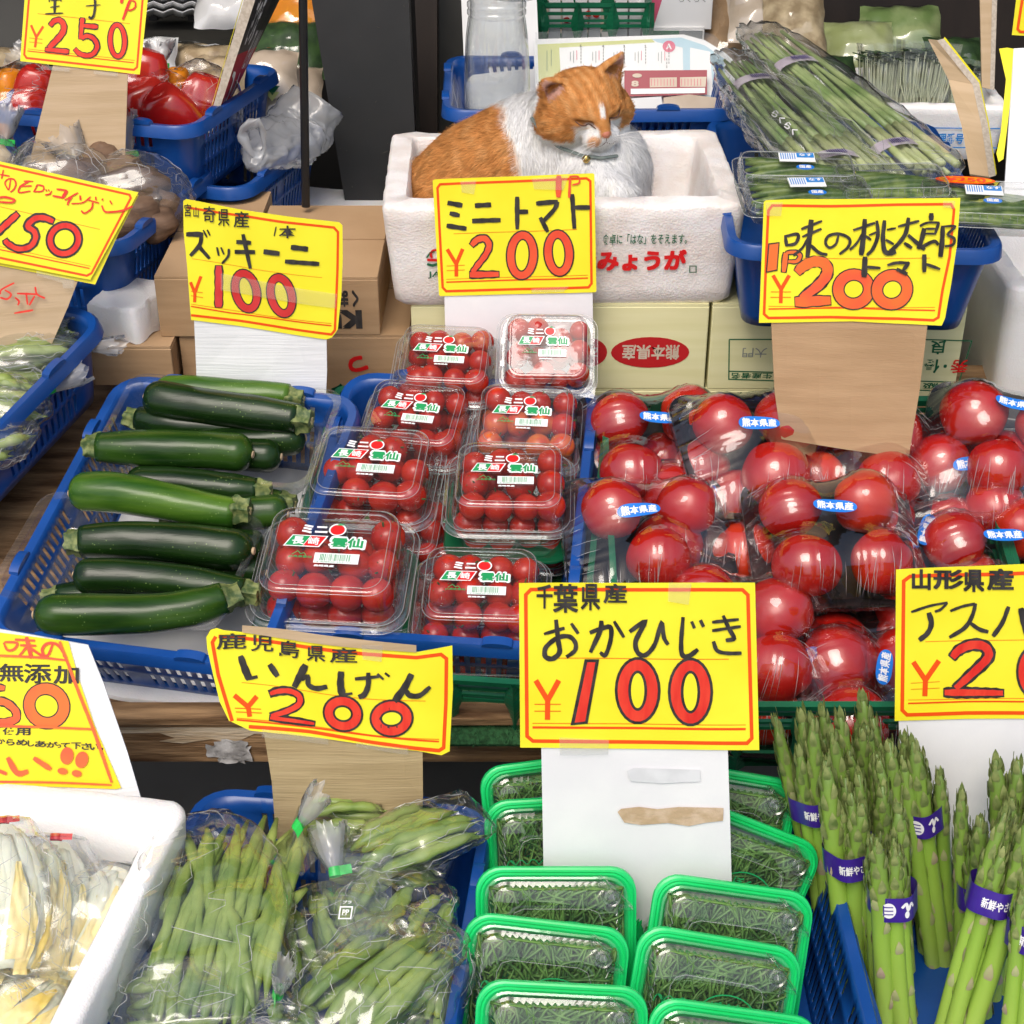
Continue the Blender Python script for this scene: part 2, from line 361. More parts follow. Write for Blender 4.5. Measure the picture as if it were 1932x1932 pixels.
# ---------------------------------------------------------------- text and ink on flat things
TX = {}
def text2d(s, bold=0.0):
    k = (s, bold)
    if k in TX: return TX[k]
    cu = bpy.data.curves.new('t', 'FONT'); cu.body = s; cu.size = 1; cu.offset = bold; cu.resolution_u = 3
    ob = bpy.data.objects.new('t', cu); COL.objects.link(ob)
    dg = bpy.context.evaluated_depsgraph_get(); dg.update(); ev = ob.evaluated_get(dg); me = ev.to_mesh()
    vs = [(v.co.x, v.co.y) for v in me.vertices]; fs = [tuple(p.vertices) for p in me.polygons]
    ev.to_mesh_clear(); bpy.data.objects.remove(ob); bpy.data.curves.remove(cu)
    xs = [p[0] for p in vs] or [0]; ys = [p[1] for p in vs] or [0]
    TX[k] = (vs, fs, (min(xs), min(ys), max(xs), max(ys))); return TX[k]
def put_text(mb, s, fn, box, bold=0.0, flip=False):
    # box = (x0, y0, x1, y1) in the coordinates of fn, y0 = bottom of the letters
    vs, fs, (a, b, c, d) = text2d(s, min(bold, .011)); x0, y0, x1, y1 = box
    if not vs: return
    kx, ky = (x1 - x0) / (c - a), (y1 - y0) / max(d - b, 1e-6); q = max(0, bold - .011) * .8; sh = [(0, 0)]
    if q > .003: sh = [(-q, -q), (q, q), (-q, q), (q, -q)] + ([(0, 0)] if q > .02 else [])
    if q > .05: sh = [(q * k * math.cos(a), q * k * math.sin(a)) for k in (1, .5) for a in [j * .785 for j in range(8)]]
    o = fn(x0, y0); n = (fn(x1, y0) - o).cross(fn(x0, y1) - o); n = n.normalized() if n.length > 0 else Vector((0, 0, 1))
    if n.dot(CAM - o) < 0 and (o.z > .3 and o.y > .5): n = -n
    for i, (sx, sy) in enumerate(sh):
        mb.add([fn(x0 + (x + sx - a) * kx, y0 + (y + sy - b) * ky) + n * (i * 6e-6) for x, y in vs], fs)
def ribbon(mb, pts, w_, fn, closed=False, smooth=True, step=25):
    P = [Vector((p[0], p[1])) for p in pts]
    if smooth and len(P) > 2:
        if closed: P = P + [P[0]]
        P = [Vector((q.x, q.y)) for q in cat_rom([(p.x, p.y, 0) for p in P], 5)]
        if closed: P = P[:-1]
    Q = []
    n0 = len(P)
    for i in range(n0 if closed else n0 - 1):
        a, b = P[i], P[(i + 1) % n0]; k = max(1, int((b - a).length / step))
        for j in range(k): Q.append(a.lerp(b, j / k))
    if not closed: Q.append(P[-1])
    n = len(Q); Lf = []; Rt_ = []
    for i, p in enumerate(Q):
        a = Q[(i - 1) % n] if (closed or i > 0) else Q[i]; b = Q[(i + 1) % n] if (closed or i < n - 1) else Q[i]
        d1 = (p - a).normalized() if (p - a).length > 1e-9 else (b - p).normalized()
        d2 = (b - p).normalized() if (b - p).length > 1e-9 else d1
        t = d1 + d2; t = t.normalized() if t.length > 1e-6 else d1
        nn = Vector((-t.y, t.x)); sc = 1 / max(.55, nn.dot(Vector((-d1.y, d1.x))))
        ww = (w_[0] + (w_[1] - w_[0]) * i / (n - 1) if isinstance(w_, tuple) else w_) / 2 * sc
        if smooth and not closed: g_ = i / (n - 1); ww *= 1 - .22 * abs(2 * g_ - 1) ** 6 + .06 * math.sin(i * 1.7 + P[0].x) + .07 * math.sin(g_ * 5 + P[0].y)
        Lf.append(fn(*(p + nn * ww))); Rt_.append(fn(*(p - nn * ww)))
    fs = []
    for i in range(n if closed else n - 1): j = (i + 1) % n; fs.append((i, j, n + j, n + i))
    mb.add(Lf + Rt_, fs)
def fillpoly(mb, pts, fn, step=None):
    P = [Vector((p[0], p[1])) for p in pts]; n = len(P); V = list(P)
    if step:
        xs = [p.x for p in P]; ys = [p.y for p in P]
        # add points along the edges and inside so the sheet can bend
        V = []
        for i in range(n):
            a, b = P[i], P[(i + 1) % n]; k = max(1, int((b - a).length / step))
            for j in range(k): V.append(a.lerp(b, j / k))
        n = len(V)
        x = min(xs) + step / 2
        while x < max(xs):
            y = min(ys) + step / 2
            while y < max(ys):
                V.append(Vector((x, y))); y += step
            x += step
    r = geometry.delaunay_2d_cdt(V, [(i, (i + 1) % n) for i in range(n)], [], 1, 1e-4)
    mb.add([fn(p.x, p.y) for p in r[0]], [tuple(f) for f in r[2]])
    return [tuple(V[i]) for i in range(n)]
def ell(cx, cy, rx, ry, rot=0, n=20):
    c, s_ = math.cos(math.radians(rot)), math.sin(math.radians(rot)); o = []
    for i in range(n):
        a = 2 * math.pi * i / n; x, y = rx * math.cos(a), ry * math.sin(a); o.append((cx + x * c - y * s_, cy + x * s_ + y * c))
    return o
# ---------------------------------------------------------------- hand-lettered price cards
class Card:
    """A price card standing in the stall. ox, oy, sc: the part of the photograph its lettering was copied from."""
    def __init__(s, ox, oy, sc, cu, cv, y, yaw=0, lean=12, bend=None):
        s.ox, s.oy, s.sc = ox, oy, sc
        s.c = at(cu, cv, y=y); yw = math.radians(yaw); le = math.radians(lean)
        s.a = Vector((math.cos(yw), math.sin(yw), 0))                       # along the card
        nf = Vector((math.sin(yw), -math.cos(yw), 0))                       # horizontal way it faces
        s.n = (nf * math.cos(le) + Vector((0, 0, 1)) * math.sin(le)).normalized()
        s.b = s.n.cross(s.a).normalized(); s.bend = bend
    def plane(s, u, v, h=0.0):
        r = ray(u, v); t = (s.c - CAM).dot(s.n) / r.dot(s.n); p = CAM + r * t
        d = p - s.c; e = s.bend(d.dot(s.a), d.dot(s.b)) if s.bend else 0
        return p + s.n * (h + e)
    def fn(s, h):
        return lambda x, y: s.plane((s.ox + x / s.sc) * .638889, (s.oy + y / s.sc) * .638889, h)
    def fnD(s, h): return lambda u, v: s.plane(u, v, h)
def slab(mb, pts, f0, f1, step=None):
    ring = fillpoly(mb, pts, f0, step); fillpoly(mb, pts, f1, step)
    A = [f0(*p) for p in (ring or pts)]; B = [f1(*p) for p in (ring or pts)]; n = len(A)
    mb.add(A + B, [(i, (i + 1) % n, n + (i + 1) % n, n + i) for i in range(n)])
def sign(card, label, outline, support=None, smat='card2', frame=(), rules=(), yen=None, yw=40, glyphs=(), strokes=(), fat=(), rings=(), polys=(), tapes=(), red='red_ink', group='hand-lettered yellow price cards', step=110, bw=None, outl=14, behind=None, cardmat='yellow', name='price_sign', extra=None, fw=26, dark=None):
    C = card
    zmin = C.c.z - .16
    foot = C.plane(*(support[2] if support else (C.c.x, 900)), 0) if support else C.c - Vector((0, 0, .1))
    t = thing(name, label, 'price sign', (C.c.x, foot.y, foot.z), group=group)
    mb = MB(); slab(mb, outline, C.fn(0), C.fn(-.0006), step); part('card', mb, M[cardmat], t, True, sharp=60)
    if behind:
        mb = MB(); slab(mb, behind, C.fn(-.004), C.fn(-.0046), step); part('card', mb, M['yellow'], t, True, label='second yellow card behind the first')
    if support:
        mb = MB(); f0 = lambda u, v: C.plane(u, v, -.0016 if not behind else -.0056); f1 = lambda u, v: C.plane(u, v, -.0050 if not behind else -.0090)
        slab(mb, support, f0, f1, 60); part('support_board', mb, M[smat], t, True, smooth=False)
    lay = [0]
    def H(): lay[0] += 1; return .00022 + .000035 * lay[0]
    mb = MB()
    for ln in frame: ribbon(mb, ln, fw, C.fn(H()), smooth=False)
    part('printed_frame', mb, M['orange_line'], t, True, smooth=False)
    mb = MB()
    for ln, w_ in rules: ribbon(mb, ln, w_, C.fn(H()), smooth=False)
    if yen:
        for ln in yen[:2]: ribbon(mb, ln, yw, C.fn(H()), smooth=False)
        for ln in yen[2:]: ribbon(mb, ln, 6, C.fn(H()), smooth=False)
    part('printed_rules', mb, M['orange_line'], t, True, smooth=False)
    # the price: black outline with red inside
    pb = MB(); pr = MB(); py = MB()
    for ln, W in fat:
        ribbon(pb, ln, W + outl, C.fn(H()), smooth=True, step=30)
    for ln, W in fat:
        P = [Vector(p) for p in ln]
        if len(P) > 1:
            d0 = (P[1] - P[0]).normalized(); d1 = (P[-2] - P[-1]).normalized(); q = outl * .55
            P[0] = P[0] + d0 * q; P[-1] = P[-1] + d1 * q
        ribbon(pr, [tuple(p) for p in P], W - outl, C.fn(H()), smooth=True, step=30)
    for (cx, cy, rx, ry, W, rot) in rings:
        for mbx, q, h in ((pb, W / 2 + outl / 2, H()), (pr, W / 2 - outl / 2, H()), (pb, -W / 2 + outl / 2, H()), (py, -W / 2 - outl / 2, H())):
            fillpoly(mbx, ell(cx, cy, rx + q, ry + q, rot, 26), C.fn(h), 60)
    for pts, blk in polys: fillpoly(pb if blk else pr, pts, C.fn(H()), 60)
    if pb.v: part('price_outline', pb, M['ink'], t, True, smooth=False)
    if pr.v: part('price', pr, M[red], t, True, smooth=False)
    if py.v: part('digit_centre', py, M[cardmat], t, True, smooth=False)
    lb = MB()
    for ln, w_ in strokes: ribbon(lb, ln, w_, C.fn(H()), smooth=True, step=30)
    for ch, (x0, y0, x1, y1), bold in glyphs: put_text(lb, ch, C.fn(H()), (x0, y1, x1, y0), bold)
    part('lettering', lb, M['ink'], t, True, smooth=False)
    if extra:
        for m_, items in extra:
            eb = MB()
            for it in items:
                if it[0] == 'g': put_text(eb, it[1], C.fn(H()), (it[2][0], it[2][3], it[2][2], it[2][1]), it[3])
                elif it[0] == 's': ribbon(eb, it[1], it[2], C.fn(H()), smooth=True, step=30)
                elif it[0] == 'p': fillpoly(eb, it[1], C.fn(H()), 60)
                elif it[0] == 'd': fillpoly(eb, it[1], C.fnD(H() - .0016), 20)
            part('red_lettering' if 'ink' in m_ and m_ != 'ink' else 'patch', eb, M[m_], t, True, smooth=False)
    for q in tapes:
        mb = MB(); fillpoly(mb, q, C.fn(H() + .0004), 60); part('tape', mb, M['tape'], t, True, smooth=False)
    return t
B = lambda k1, k2, ph=0: (lambda a, b: k1 * math.sin(a * 22 + ph) + k2 * math.sin(a * 45 + b * 30 + ph))

# 250 card, top left
c1 = Card(0, 0, 4.2933, 150, 60, 2.12, yaw=6, lean=14, bend=B(.0015, .0006))
sign(c1, 'yellow 250 yen card on a tan cardboard post beside the bagged red peppers', [(335, -420), (1905, -290), (1775, 945), (255, 775)],
  support=[(100, 120), (58, 292), (60, 345), (240, 345), (236, 290), (241, 140)], frame=[[(1830, -270), (1808, 0), (1740, 850), (1700, 885), (335, 735), (305, 690), (362, 0), (395, -330), (1800, -250)]],
  rules=[([(345, 645), (1700, 795)], 13), ([(350, 620), (1710, 765)], 5), ([(475, 172), (1650, 300)], 5)], yen=[[(390, 318), (457, 470)], [(545, 333), (457, 470), (442, 600)], [(370, 480), (535, 498)], [(365, 530), (532, 548)]], yw=30,
  fat=[([(628, 330), (690, 265), (760, 258), (808, 320), (795, 410), (710, 515), (612, 612)], 78), ([(1048, 220), (1038, 320), (1022, 500)], 66), ([(1055, 325), (1250, 342)], 64), ([(1030, 490), (1105, 455), (1190, 490), (1235, 585), (1190, 675), (1110, 705), (1010, 680), (942, 615)], 68), ([(565, 625), (878, 655)], 66)],
  rings=[(1493, 515, 92, 200, 68, -2)], strokes=[([(700, -120), (690, 165)], 34), ([(640, 6), (770, -4)], 16), ([(635, 92), (755, 75)], 15), ([(570, 175), (800, 165)], 18), ([(622, -150), (622, 25)], 16), ([(622, -150), (778, -150), (772, 20)], 16), ([(1090, 75), (1275, 60)], 14), ([(1195, -60), (1210, 60), (1190, 190), (1160, 230), (1125, 212)], 32), ([(1060, -60), (1290, -75)], 16)],
  extra=[('red_ink', [('s', [(1560, -90), (1540, 40)], 36), ('s', [(1650, 0), (1610, 110), (1560, 250)], 34), ('s', [(1640, 5), (1712, 20), (1715, 90), (1660, 128), (1615, 125)], 20)])],
  tapes=[[(520, 825), (890, 868), (885, 910), (520, 880)], [(1190, 895), (1500, 925), (1490, 970), (1190, 935)]])

# 150 card, left edge
c2 = Card(0, 450, 4.2933, 110, 270, 1.83, yaw=14, lean=16, bend=B(.002, .0006))
sign(c2, 'tilted yellow 150 yen card at the left edge above the flat beans', [(-700, -40), (0, 115), (1755, 505), (1450, 1060), (1145, 1615), (0, 1405), (-700, 1277)],
  support=[(-100, 470), (40, 500), (147, 530), (128, 580), (80, 690), (-100, 690)], frame=[[(-640, 30), (0, 165), (1640, 535), (1658, 575), (1160, 1530), (1100, 1562), (0, 1340), (-640, 1220)]], fw=28,
  behind=[(-640, -20), (0, 135), (1758, 540), (1500, 1040), (1205, 1678), (0, 1445), (-640, 1310)],
  rules=[([(-500, 1135), (0, 1235), (1135, 1470)], 15), ([(0, 1195), (1150, 1442)], 5), ([(0, 690), (1265, 975)], 5)],
  fat=[([(235, 770), (-140, 1110)], 92), ([(690, 880), (560, 830), (440, 840), (350, 935), (430, 1000), (450, 1090), (380, 1195), (230, 1225), (100, 1160), (55, 1100)], 92)],
  rings=[(815, 1105, 185, 175, 92, -42)], outl=26, 
  extra=[('red_ink', [('s', a, w_) for a, w_ in [([(0, 280), (120, 302)], 20), ([(42, 222), (18, 335)], 20), ([(135, 330), (112, 465), (85, 445), (62, 385), (100, 340), (170, 340), (200, 395), (180, 460), (130, 505)], 20), ([(300, 365), (420, 368)], 20), ([(245, 430), (400, 425)], 20), ([(370, 365), (260, 430), (242, 508), (385, 490)], 22), ([(470, 410), (450, 460), (425, 505)], 20), ([(425, 500), (535, 490), (548, 430), (470, 410)], 20), ([(578, 468), (592, 492)], 20), ([(612, 468), (622, 490)], 20), ([(655, 488), (630, 528), (570, 540)], 20), ([(715, 465), (850, 482)], 24), ([(850, 482), (790, 580)], 44), ([(665, 550), (800, 575)], 26), ([(990, 510), (900, 560), (820, 605)], 20), ([(910, 560), (870, 620), (855, 668)], 26), ([(1015, 545), (1020, 605)], 26), ([(905, 650), (1050, 635), (1150, 560)], 18), ([(1110, 600), (1255, 640)], 18), ([(1175, 630), (1165, 700), (1110, 752), (1060, 768), (1030, 735)], 22), ([(1212, 560), (1217, 605)], 24), ([(1302, 582), (1295, 608)], 24), ([(1392, 608), (1420, 655)], 26), ([(1290, 670), (1320, 740), (1380, 755), (1550, 735), (1680, 680)], 24), ([(-60, 590), (50, 565), (180, 600), (140, 635), (-40, 625)], 26)]] + [('s', a, 24) for a in ([(180, 1655), (20, 1740), (0, 1800)], [(60, 1745), (140, 1800), (90, 1860), (0, 1840)], [(445, 1705), (470, 1800), (570, 1850)], [(215, 1790), (480, 1800)], [(330, 1780), (350, 1932)], [(190, 1840), (240, 1890), (225, 1940)], [(440, 1820), (370, 1940)], [(180, 2040), (420, 2000)])])],
  strokes=[], tapes=[[(460, 1500), (940, 1610), (930, 1720), (800, 1720), (790, 1650), (470, 1560)]])

# zucchini card
c3 = Card(520, 580, 3.788, 495, 505, 1.765, yaw=2, lean=3, bend=B(.003, .001, .6))
sign(c3, 'glossy yellow 100 yen card on a white corrugated post in the zucchini basket', [(75, 60), (110, 40), (300, 72), (700, 140), (1300, 225), (1825, 285), (1862, 320), (1865, 700), (1850, 1100), (1810, 1480), (1745, 1568), (1680, 1590), (1250, 1530), (700, 1450), (165, 1390), (150, 1200), (120, 800), (78, 400)],
  support=[(365, 600), (369, 700), (371, 800), (612, 815), (617, 700), (616, 625)], smat='white_card', frame=[[(120, 135), (500, 185), (780, 215), (1200, 280), (1765, 343), (1812, 395), (1806, 800), (1790, 1200), (1778, 1485), (1740, 1532), (1300, 1475), (700, 1390), (165, 1335)]], fw=27,
  rules=[([(165, 1235), (600, 1305), (1100, 1360), (1740, 1435)], 15), ([(165, 1210), (1000, 1330), (1740, 1410)], 5), ([(175, 705), (850, 805), (1635, 900)], 4)],
  yen=[[(158, 965), (205, 1080)], [(275, 900), (208, 1080), (205, 1188)], [(165, 1065), (295, 1083)], [(165, 1115), (300, 1137)]], yw=34,
  glyphs=[('宮', (88, 88, 165, 232), .012), ('山', (190, 120, 250, 240), .012), ('奇', (300, 112, 440, 292), .012), ('県', (468, 138, 600, 330), .012), ('産', (645, 158, 820, 342), .012), ('本', (1155, 315, 1345, 455), .015)],
  strokes=[([(1122, 328), (1100, 432)], 14), ([(108, 432), (300, 432)], 56), ([(280, 420), (262, 545), (155, 672)], 44), ([(245, 560), (372, 702)], 42), ([(300, 382), (343, 465)], 20), ([(345, 378), (378, 442)], 20), ([(455, 572), (475, 668)], 24), ([(500, 572), (535, 652)], 24), ([(590, 585), (580, 670), (510, 756)], 28), ([(750, 415), (790, 600), (832, 802)], 46), ([(675, 505), (842, 510)], 52), ([(655, 618), (886, 612)], 50), ([(982, 605), (1162, 626)], 60), ([(1287, 555), (1478, 580)], 60), ([(1222, 712), (1603, 745)], 52)],
  fat=[([(475, 775), (475, 1250)], 92)], rings=[(782, 1058, 118, 202, 94, -13), (1180, 1098, 116, 206, 94, -13)], red='dark_red_ink',
  tapes=[[(500, 860), (1800, 1080), (1790, 1240), (500, 1050)]])

# mini tomato card in front of the cat
c4 = Card(1260, 490, 3.715, 970, 445, 1.838, yaw=-1, lean=4, bend=B(.0012, .0004))
sign(c4, 'yellow card for mini tomatoes, 200 yen, standing in front of the cat box', [(65, 165), (85, 152), (1820, 78), (1840, 90), (1862, 1370), (1850, 1382), (150, 1432), (135, 1420)],
  support=[(838, 545), (840, 640), (842, 760), (1118, 745), (1119, 640), (1118, 540)], smat='white_board', frame=[[(145, 205), (1755, 133), (1795, 165), (1808, 1285), (1775, 1327), (215, 1377), (175, 1335), (118, 245), (145, 205), (200, 203)]], fw=27,
  rules=[([(215, 1277), (1768, 1225)], 16), ([(215, 1245), (1768, 1193)], 5), ([(295, 747), (1650, 693)], 5)],
  yen=[[(225, 915), (322, 1075)], [(395, 912), (325, 1075), (325, 1215)], [(218, 1098), (417, 1090)], [(220, 1150), (417, 1142)]],
  strokes=[([(228, 405), (392, 436)], 56), ([(252, 520), (362, 546)], 52), ([(218, 655), (437, 690)], 54), ([(528, 436), (707, 425)], 56), ([(498, 605), (812, 592)], 54), ([(993, 333), (993, 692)], 50), ([(1000, 500), (1113, 496)], 54), ([(1200, 408), (1440, 385)], 52), ([(1435, 385), (1400, 470), (1275, 605)], 50), ([(1245, 558), (1330, 718)], 48), ([(1595, 303), (1620, 682)], 50), ([(1620, 450), (1792, 450)], 52)],
  fat=[([(487, 880), (555, 812), (640, 800), (685, 870), (650, 970), (560, 1090), (495, 1175)], 76), ([(465, 1195), (800, 1188)], 78)], rings=[(1047, 978, 125, 222, 96, 3), (1448, 950, 116, 208, 96, -4)], red='coral_ink', outl=16,
  extra=[('coral_ink', [('s', [(1450, 100), (1445, 340)], 62), ('s', [(1575, 105), (1562, 345)], 28), ('s', [(1570, 110), (1660, 112), (1672, 180), (1598, 203)], 20)])],
  tapes=[[(370, 165), (545, 155), (520, 310), (385, 290)], [(1150, 130), (1560, 95), (1500, 260), (1180, 250)], [(1150, 1340), (1560, 1310), (1500, 1375), (1150, 1385)]])

# large tomato card
c5 = Card(2220, 560, 3.0188, 1615, 490, 1.66, yaw=-3, lean=9, bend=B(.002, .0008, 1.2))
sign(c5, 'yellow 1P 200 yen card on a brown cardboard post among the big tomatoes', [(110, 115), (130, 100), (400, 85), (1000, 80), (1860, 75), (1830, 500), (1780, 850), (1725, 1150), (1695, 1215), (1400, 1195), (900, 1172), (65, 1190), (90, 600)],
  support=[(1455, 600), (1462, 740), (1475, 830), (1715, 865), (1735, 740), (1752, 600)], smat='card', frame=[[(185, 145), (700, 145), (1300, 132), (1775, 128), (1803, 175), (1765, 600), (1702, 900), (1665, 1140), (1622, 1165), (1300, 1145), (700, 1135), (150, 1145), (110, 1110), (130, 600), (150, 190), (185, 145), (240, 145)]], fw=24,
  rules=[([(150, 1065), (900, 1050), (1635, 1078)], 13), ([(150, 1040), (1635, 1050)], 4), ([(400, 612), (1590, 610)], 4)],
  yen=[[(190, 765), (262, 890)], [(335, 765), (262, 890), (258, 1012)], [(170, 912), (350, 912)], [(168, 960), (350, 960)]], yw=33,
  polys=[([(148, 480), (250, 468), (230, 722), (125, 742)], True), ([(158, 492), (240, 480), (222, 712), (137, 730)], False)],
  fat=[([(305, 560), (285, 742)], 55), ([(300, 565), (390, 560), (432, 592), (400, 640), (320, 642)], 40), ([(400, 745), (460, 685), (560, 640), (650, 660), (672, 740), (600, 845), (440, 975)], 100), ([(380, 1000), (708, 985)], 100)],
  rings=[(905, 882, 137, 130, 104, -20), (1247, 885, 137, 128, 104, -20)], red='orange_ink', outl=11,
  strokes=[([(300, 420), (312, 505)], 32), ([(290, 420), (410, 398), (392, 478), (305, 498)], 28), ([(530, 265), (515, 420), (495, 605)], 46), ([(440, 352), (625, 275)], 24), ([(450, 420), (620, 345)], 24), ([(500, 430), (450, 520), (370, 588)], 24), ([(520, 490), (600, 560), (672, 576)], 30), ([(770, 400), (745, 480), (690, 512), (655, 470), (680, 410), (760, 388), (840, 410), (872, 450), (850, 510), (778, 570)], 26), ([(1005, 255), (990, 420), (970, 577)], 46), ([(900, 355), (1095, 290)], 24), ([(985, 380), (930, 470), (870, 530)], 22), ([(1000, 400), (1060, 440)], 24), ([(1110, 270), (1120, 400), (1075, 520), (1020, 577)], 32), ([(1180, 268), (1165, 420), (1180, 540), (1230, 560), (1282, 545)], 42), ([(1200, 352), (1282, 338)], 20), ([(1190, 440), (1262, 482)], 26), ([(1040, 400), (1110, 372)], 20), ([(1300, 325), (1490, 275)], 24), ([(1395, 245), (1370, 380), (1300, 480), (1225, 542)], 36), ([(1390, 400), (1480, 480), (1540, 532)], 36), ([(1355, 470), (1425, 517)], 34), ([(1597, 205), (1597, 272)], 46), ([(1495, 322), (1560, 292), (1672, 290)], 22), ([(1665, 290), (1630, 395)], 28), ([(1535, 340), (1512, 440), (1480, 525)], 42), ([(1545, 345), (1640, 345)], 20), ([(1535, 388), (1640, 390)], 20), ([(1500, 515), (1620, 458), (1662, 490)], 30), ([(1700, 318), (1695, 450), (1680, 597)], 44), ([(1700, 325), (1808, 325), (1745, 395), (1802, 432), (1790, 488), (1718, 502)], 24), ([(1005, 588), (995, 772)], 50), ([(1010, 680), (1142, 690)], 28), ([(1203, 665), (1290, 645), (1402, 648)], 26), ([(1400, 640), (1345, 712)], 34), ([(1285, 700), (1382, 747)], 36), ([(1535, 573), (1535, 732)], 42), ([(1550, 660), (1678, 706)], 28)],
  tapes=[[(120, 110), (275, 110), (260, 235), (130, 235)], [(1700, 95), (1810, 95), (1800, 165), (1700, 150)]])

# green bean card
c6 = Card(600, 1840, 2.5421, 622, 1305, 1.225, yaw=3, lean=8, bend=B(.0045, .0012, .4))
sign(c6, 'wavy yellow 200 yen card on olive cardboard above the bagged green beans', [(20, 120), (50, 70), (95, 58), (150, 75), (600, 120), (1100, 165), (1550, 205), (1620, 208), (1870, 165), (1875, 500), (1850, 960), (1790, 985), (1600, 940), (1100, 885), (500, 835), (350, 820), (190, 745), (120, 600), (60, 350), (25, 200)],
  support=[(495, 1375), (512, 1480), (520, 1590), (795, 1600), (798, 1500), (797, 1395)], smat='card3', frame=[[(110, 118), (600, 160), (1200, 215), (1600, 250), (1785, 228), (1826, 262), (1822, 600), (1805, 930), (1770, 948), (1400, 890), (800, 820), (340, 790)], [(90, 118), (65, 160), (110, 400), (215, 748)]], fw=27,
  rules=[([(250, 738), (700, 780), (1400, 835), (1770, 882)], 13), ([(250, 725), (1770, 865)], 5), ([(285, 462), (900, 525), (1670, 577)], 4)],
  yen=[[(230, 555), (332, 640)], [(400, 565), (335, 640), (347, 715)], [(235, 650), (432, 660)], [(243, 678), (438, 688)]], yw=36,
  glyphs=[('鹿', (97, 92, 320, 210), .016), ('児', (355, 102, 525, 225), .016), ('島', (570, 132, 720, 262), .016), ('県', (778, 158, 918, 277), .016), ('産', (953, 168, 1157, 279), .016)],
  strokes=[([(275, 262), (310, 360), (345, 440)], 54), ([(325, 437), (405, 417)], 26), ([(495, 322), (557, 412)], 48), ([(770, 308), (730, 390), (682, 487)], 54), ([(735, 425), (785, 400), (790, 460), (850, 485), (932, 465)], 38), ([(1037, 343), (1032, 440), (1045, 525)], 54), ([(1040, 522), (1122, 505)], 22), ([(1140, 397), (1322, 380)], 27), ([(1240, 350), (1240, 440), (1212, 510), (1168, 533)], 40), ([(1308, 360), (1355, 402)], 20), ([(1365, 355), (1400, 382)], 20), ([(1565, 368), (1510, 470), (1435, 565)], 54), ([(1525, 490), (1550, 525), (1625, 530), (1705, 468)], 38)],
  fat=[([(492, 548), (560, 525), (650, 520), (720, 555), (715, 620), (620, 675), (500, 712)], 54), ([(492, 722), (842, 758)], 42)], rings=[(1050, 665, 107, 96, 78, 0), (1415, 692, 118, 94, 80, 0)], outl=16,
  extra=[('card2', [('p', [(290, 30), (620, 45), (1600, 150), (1600, 205), (1100, 163), (600, 118), (290, 85)])])],
  tapes=[[(440, 800), (940, 860), (940, 905), (440, 860)], [(1150, 870), (1540, 910), (1540, 960), (1150, 905)], [(1190, 140), (1350, 150), (1340, 270), (1200, 250)]])

# okahijiki card
c7 = Card(1520, 1700, 2.6108, 1205, 1255, 1.16, yaw=-1, lean=6, bend=B(.0008, .0003))
sign(c7, 'large yellow 100 yen card on a white board among the green-rimmed packs', [(33, 62), (1852, 52), (1885, 1342), (42, 1330)],
  support=[(1021, 1400), (1024, 1560), (1028, 1800), (1384, 1790), (1378, 1560), (1373, 1405)], smat='white_board', frame=[[(125, 110), (1755, 105), (1797, 145), (1827, 1250), (1790, 1287), (140, 1278), (95, 1240), (85, 150), (125, 110), (180, 110)]], fw=28,
  rules=[([(137, 1172), (1780, 1178)], 18), ([(137, 1140), (1780, 1146)], 5), ([(330, 638), (1650, 640)], 5)],
  yen=[[(162, 808), (254, 962)], [(340, 808), (254, 962), (252, 1112)], [(152, 992), (355, 992)], [(152, 1045), (355, 1045)]], yw=40,
  glyphs=[('千', (170, 70, 290, 250), .03), ('葉', (297, 65, 487, 282), .026), ('県', (510, 62, 657, 262), .026), ('産', (685, 58, 862, 207), .026)],
  strokes=[([(225, 450), (385, 405)], 27), ([(318, 340), (335, 500), (345, 590), (290, 640), (235, 620), (242, 550), (330, 480), (420, 470), (468, 520), (462, 580), (398, 628)], 37), ([(435, 368), (490, 447)], 28), ([(578, 440), (680, 402), (740, 400), (738, 500), (698, 612), (658, 590)], 34), ([(668, 345), (660, 420), (583, 592)], 37), ([(765, 348), (842, 472)], 28), ([(885, 428), (1000, 352), (932, 500), (950, 590), (1010, 605), (1080, 520), (1130, 362), (1150, 470), (1182, 525)], 36), ([(1297, 312), (1282, 500), (1290, 600), (1340, 612), (1412, 560)], 36), ([(1362, 345), (1385, 398)], 34), ([(1430, 335), (1455, 388)], 34), ([(1520, 352), (1727, 330)], 25), ([(1520, 417), (1742, 384)], 25), ([(1605, 300), (1650, 400), (1688, 475), (1625, 492)], 33), ([(1530, 498), (1560, 570), (1640, 590), (1747, 590)], 31)],
  polys=[([(540, 645), (652, 645), (562, 1140), (430, 1153)], True), ([(560, 668), (622, 668), (543, 1122), (462, 1132)], False)],
  rings=[(948, 885, 114, 198, 104, 0), (1354, 890, 114, 205, 100, 0)], outl=22,
  extra=[('smear', [('d', [(1182, 1455), (1195, 1449), (1320, 1452), (1322, 1474), (1250, 1478), (1190, 1474)])]), ('tan_patch', [('d', [(1165, 1532), (1172, 1526), (1205, 1522), (1240, 1526), (1280, 1522), (1365, 1524), (1364, 1548), (1330, 1552), (1300, 1558), (1260, 1552), (1210, 1556), (1178, 1552)])])],
  tapes=[[(1185, 45), (1362, 50), (1340, 215), (1180, 190)], [(345, 1240), (725, 1260), (720, 1370), (345, 1380)]])

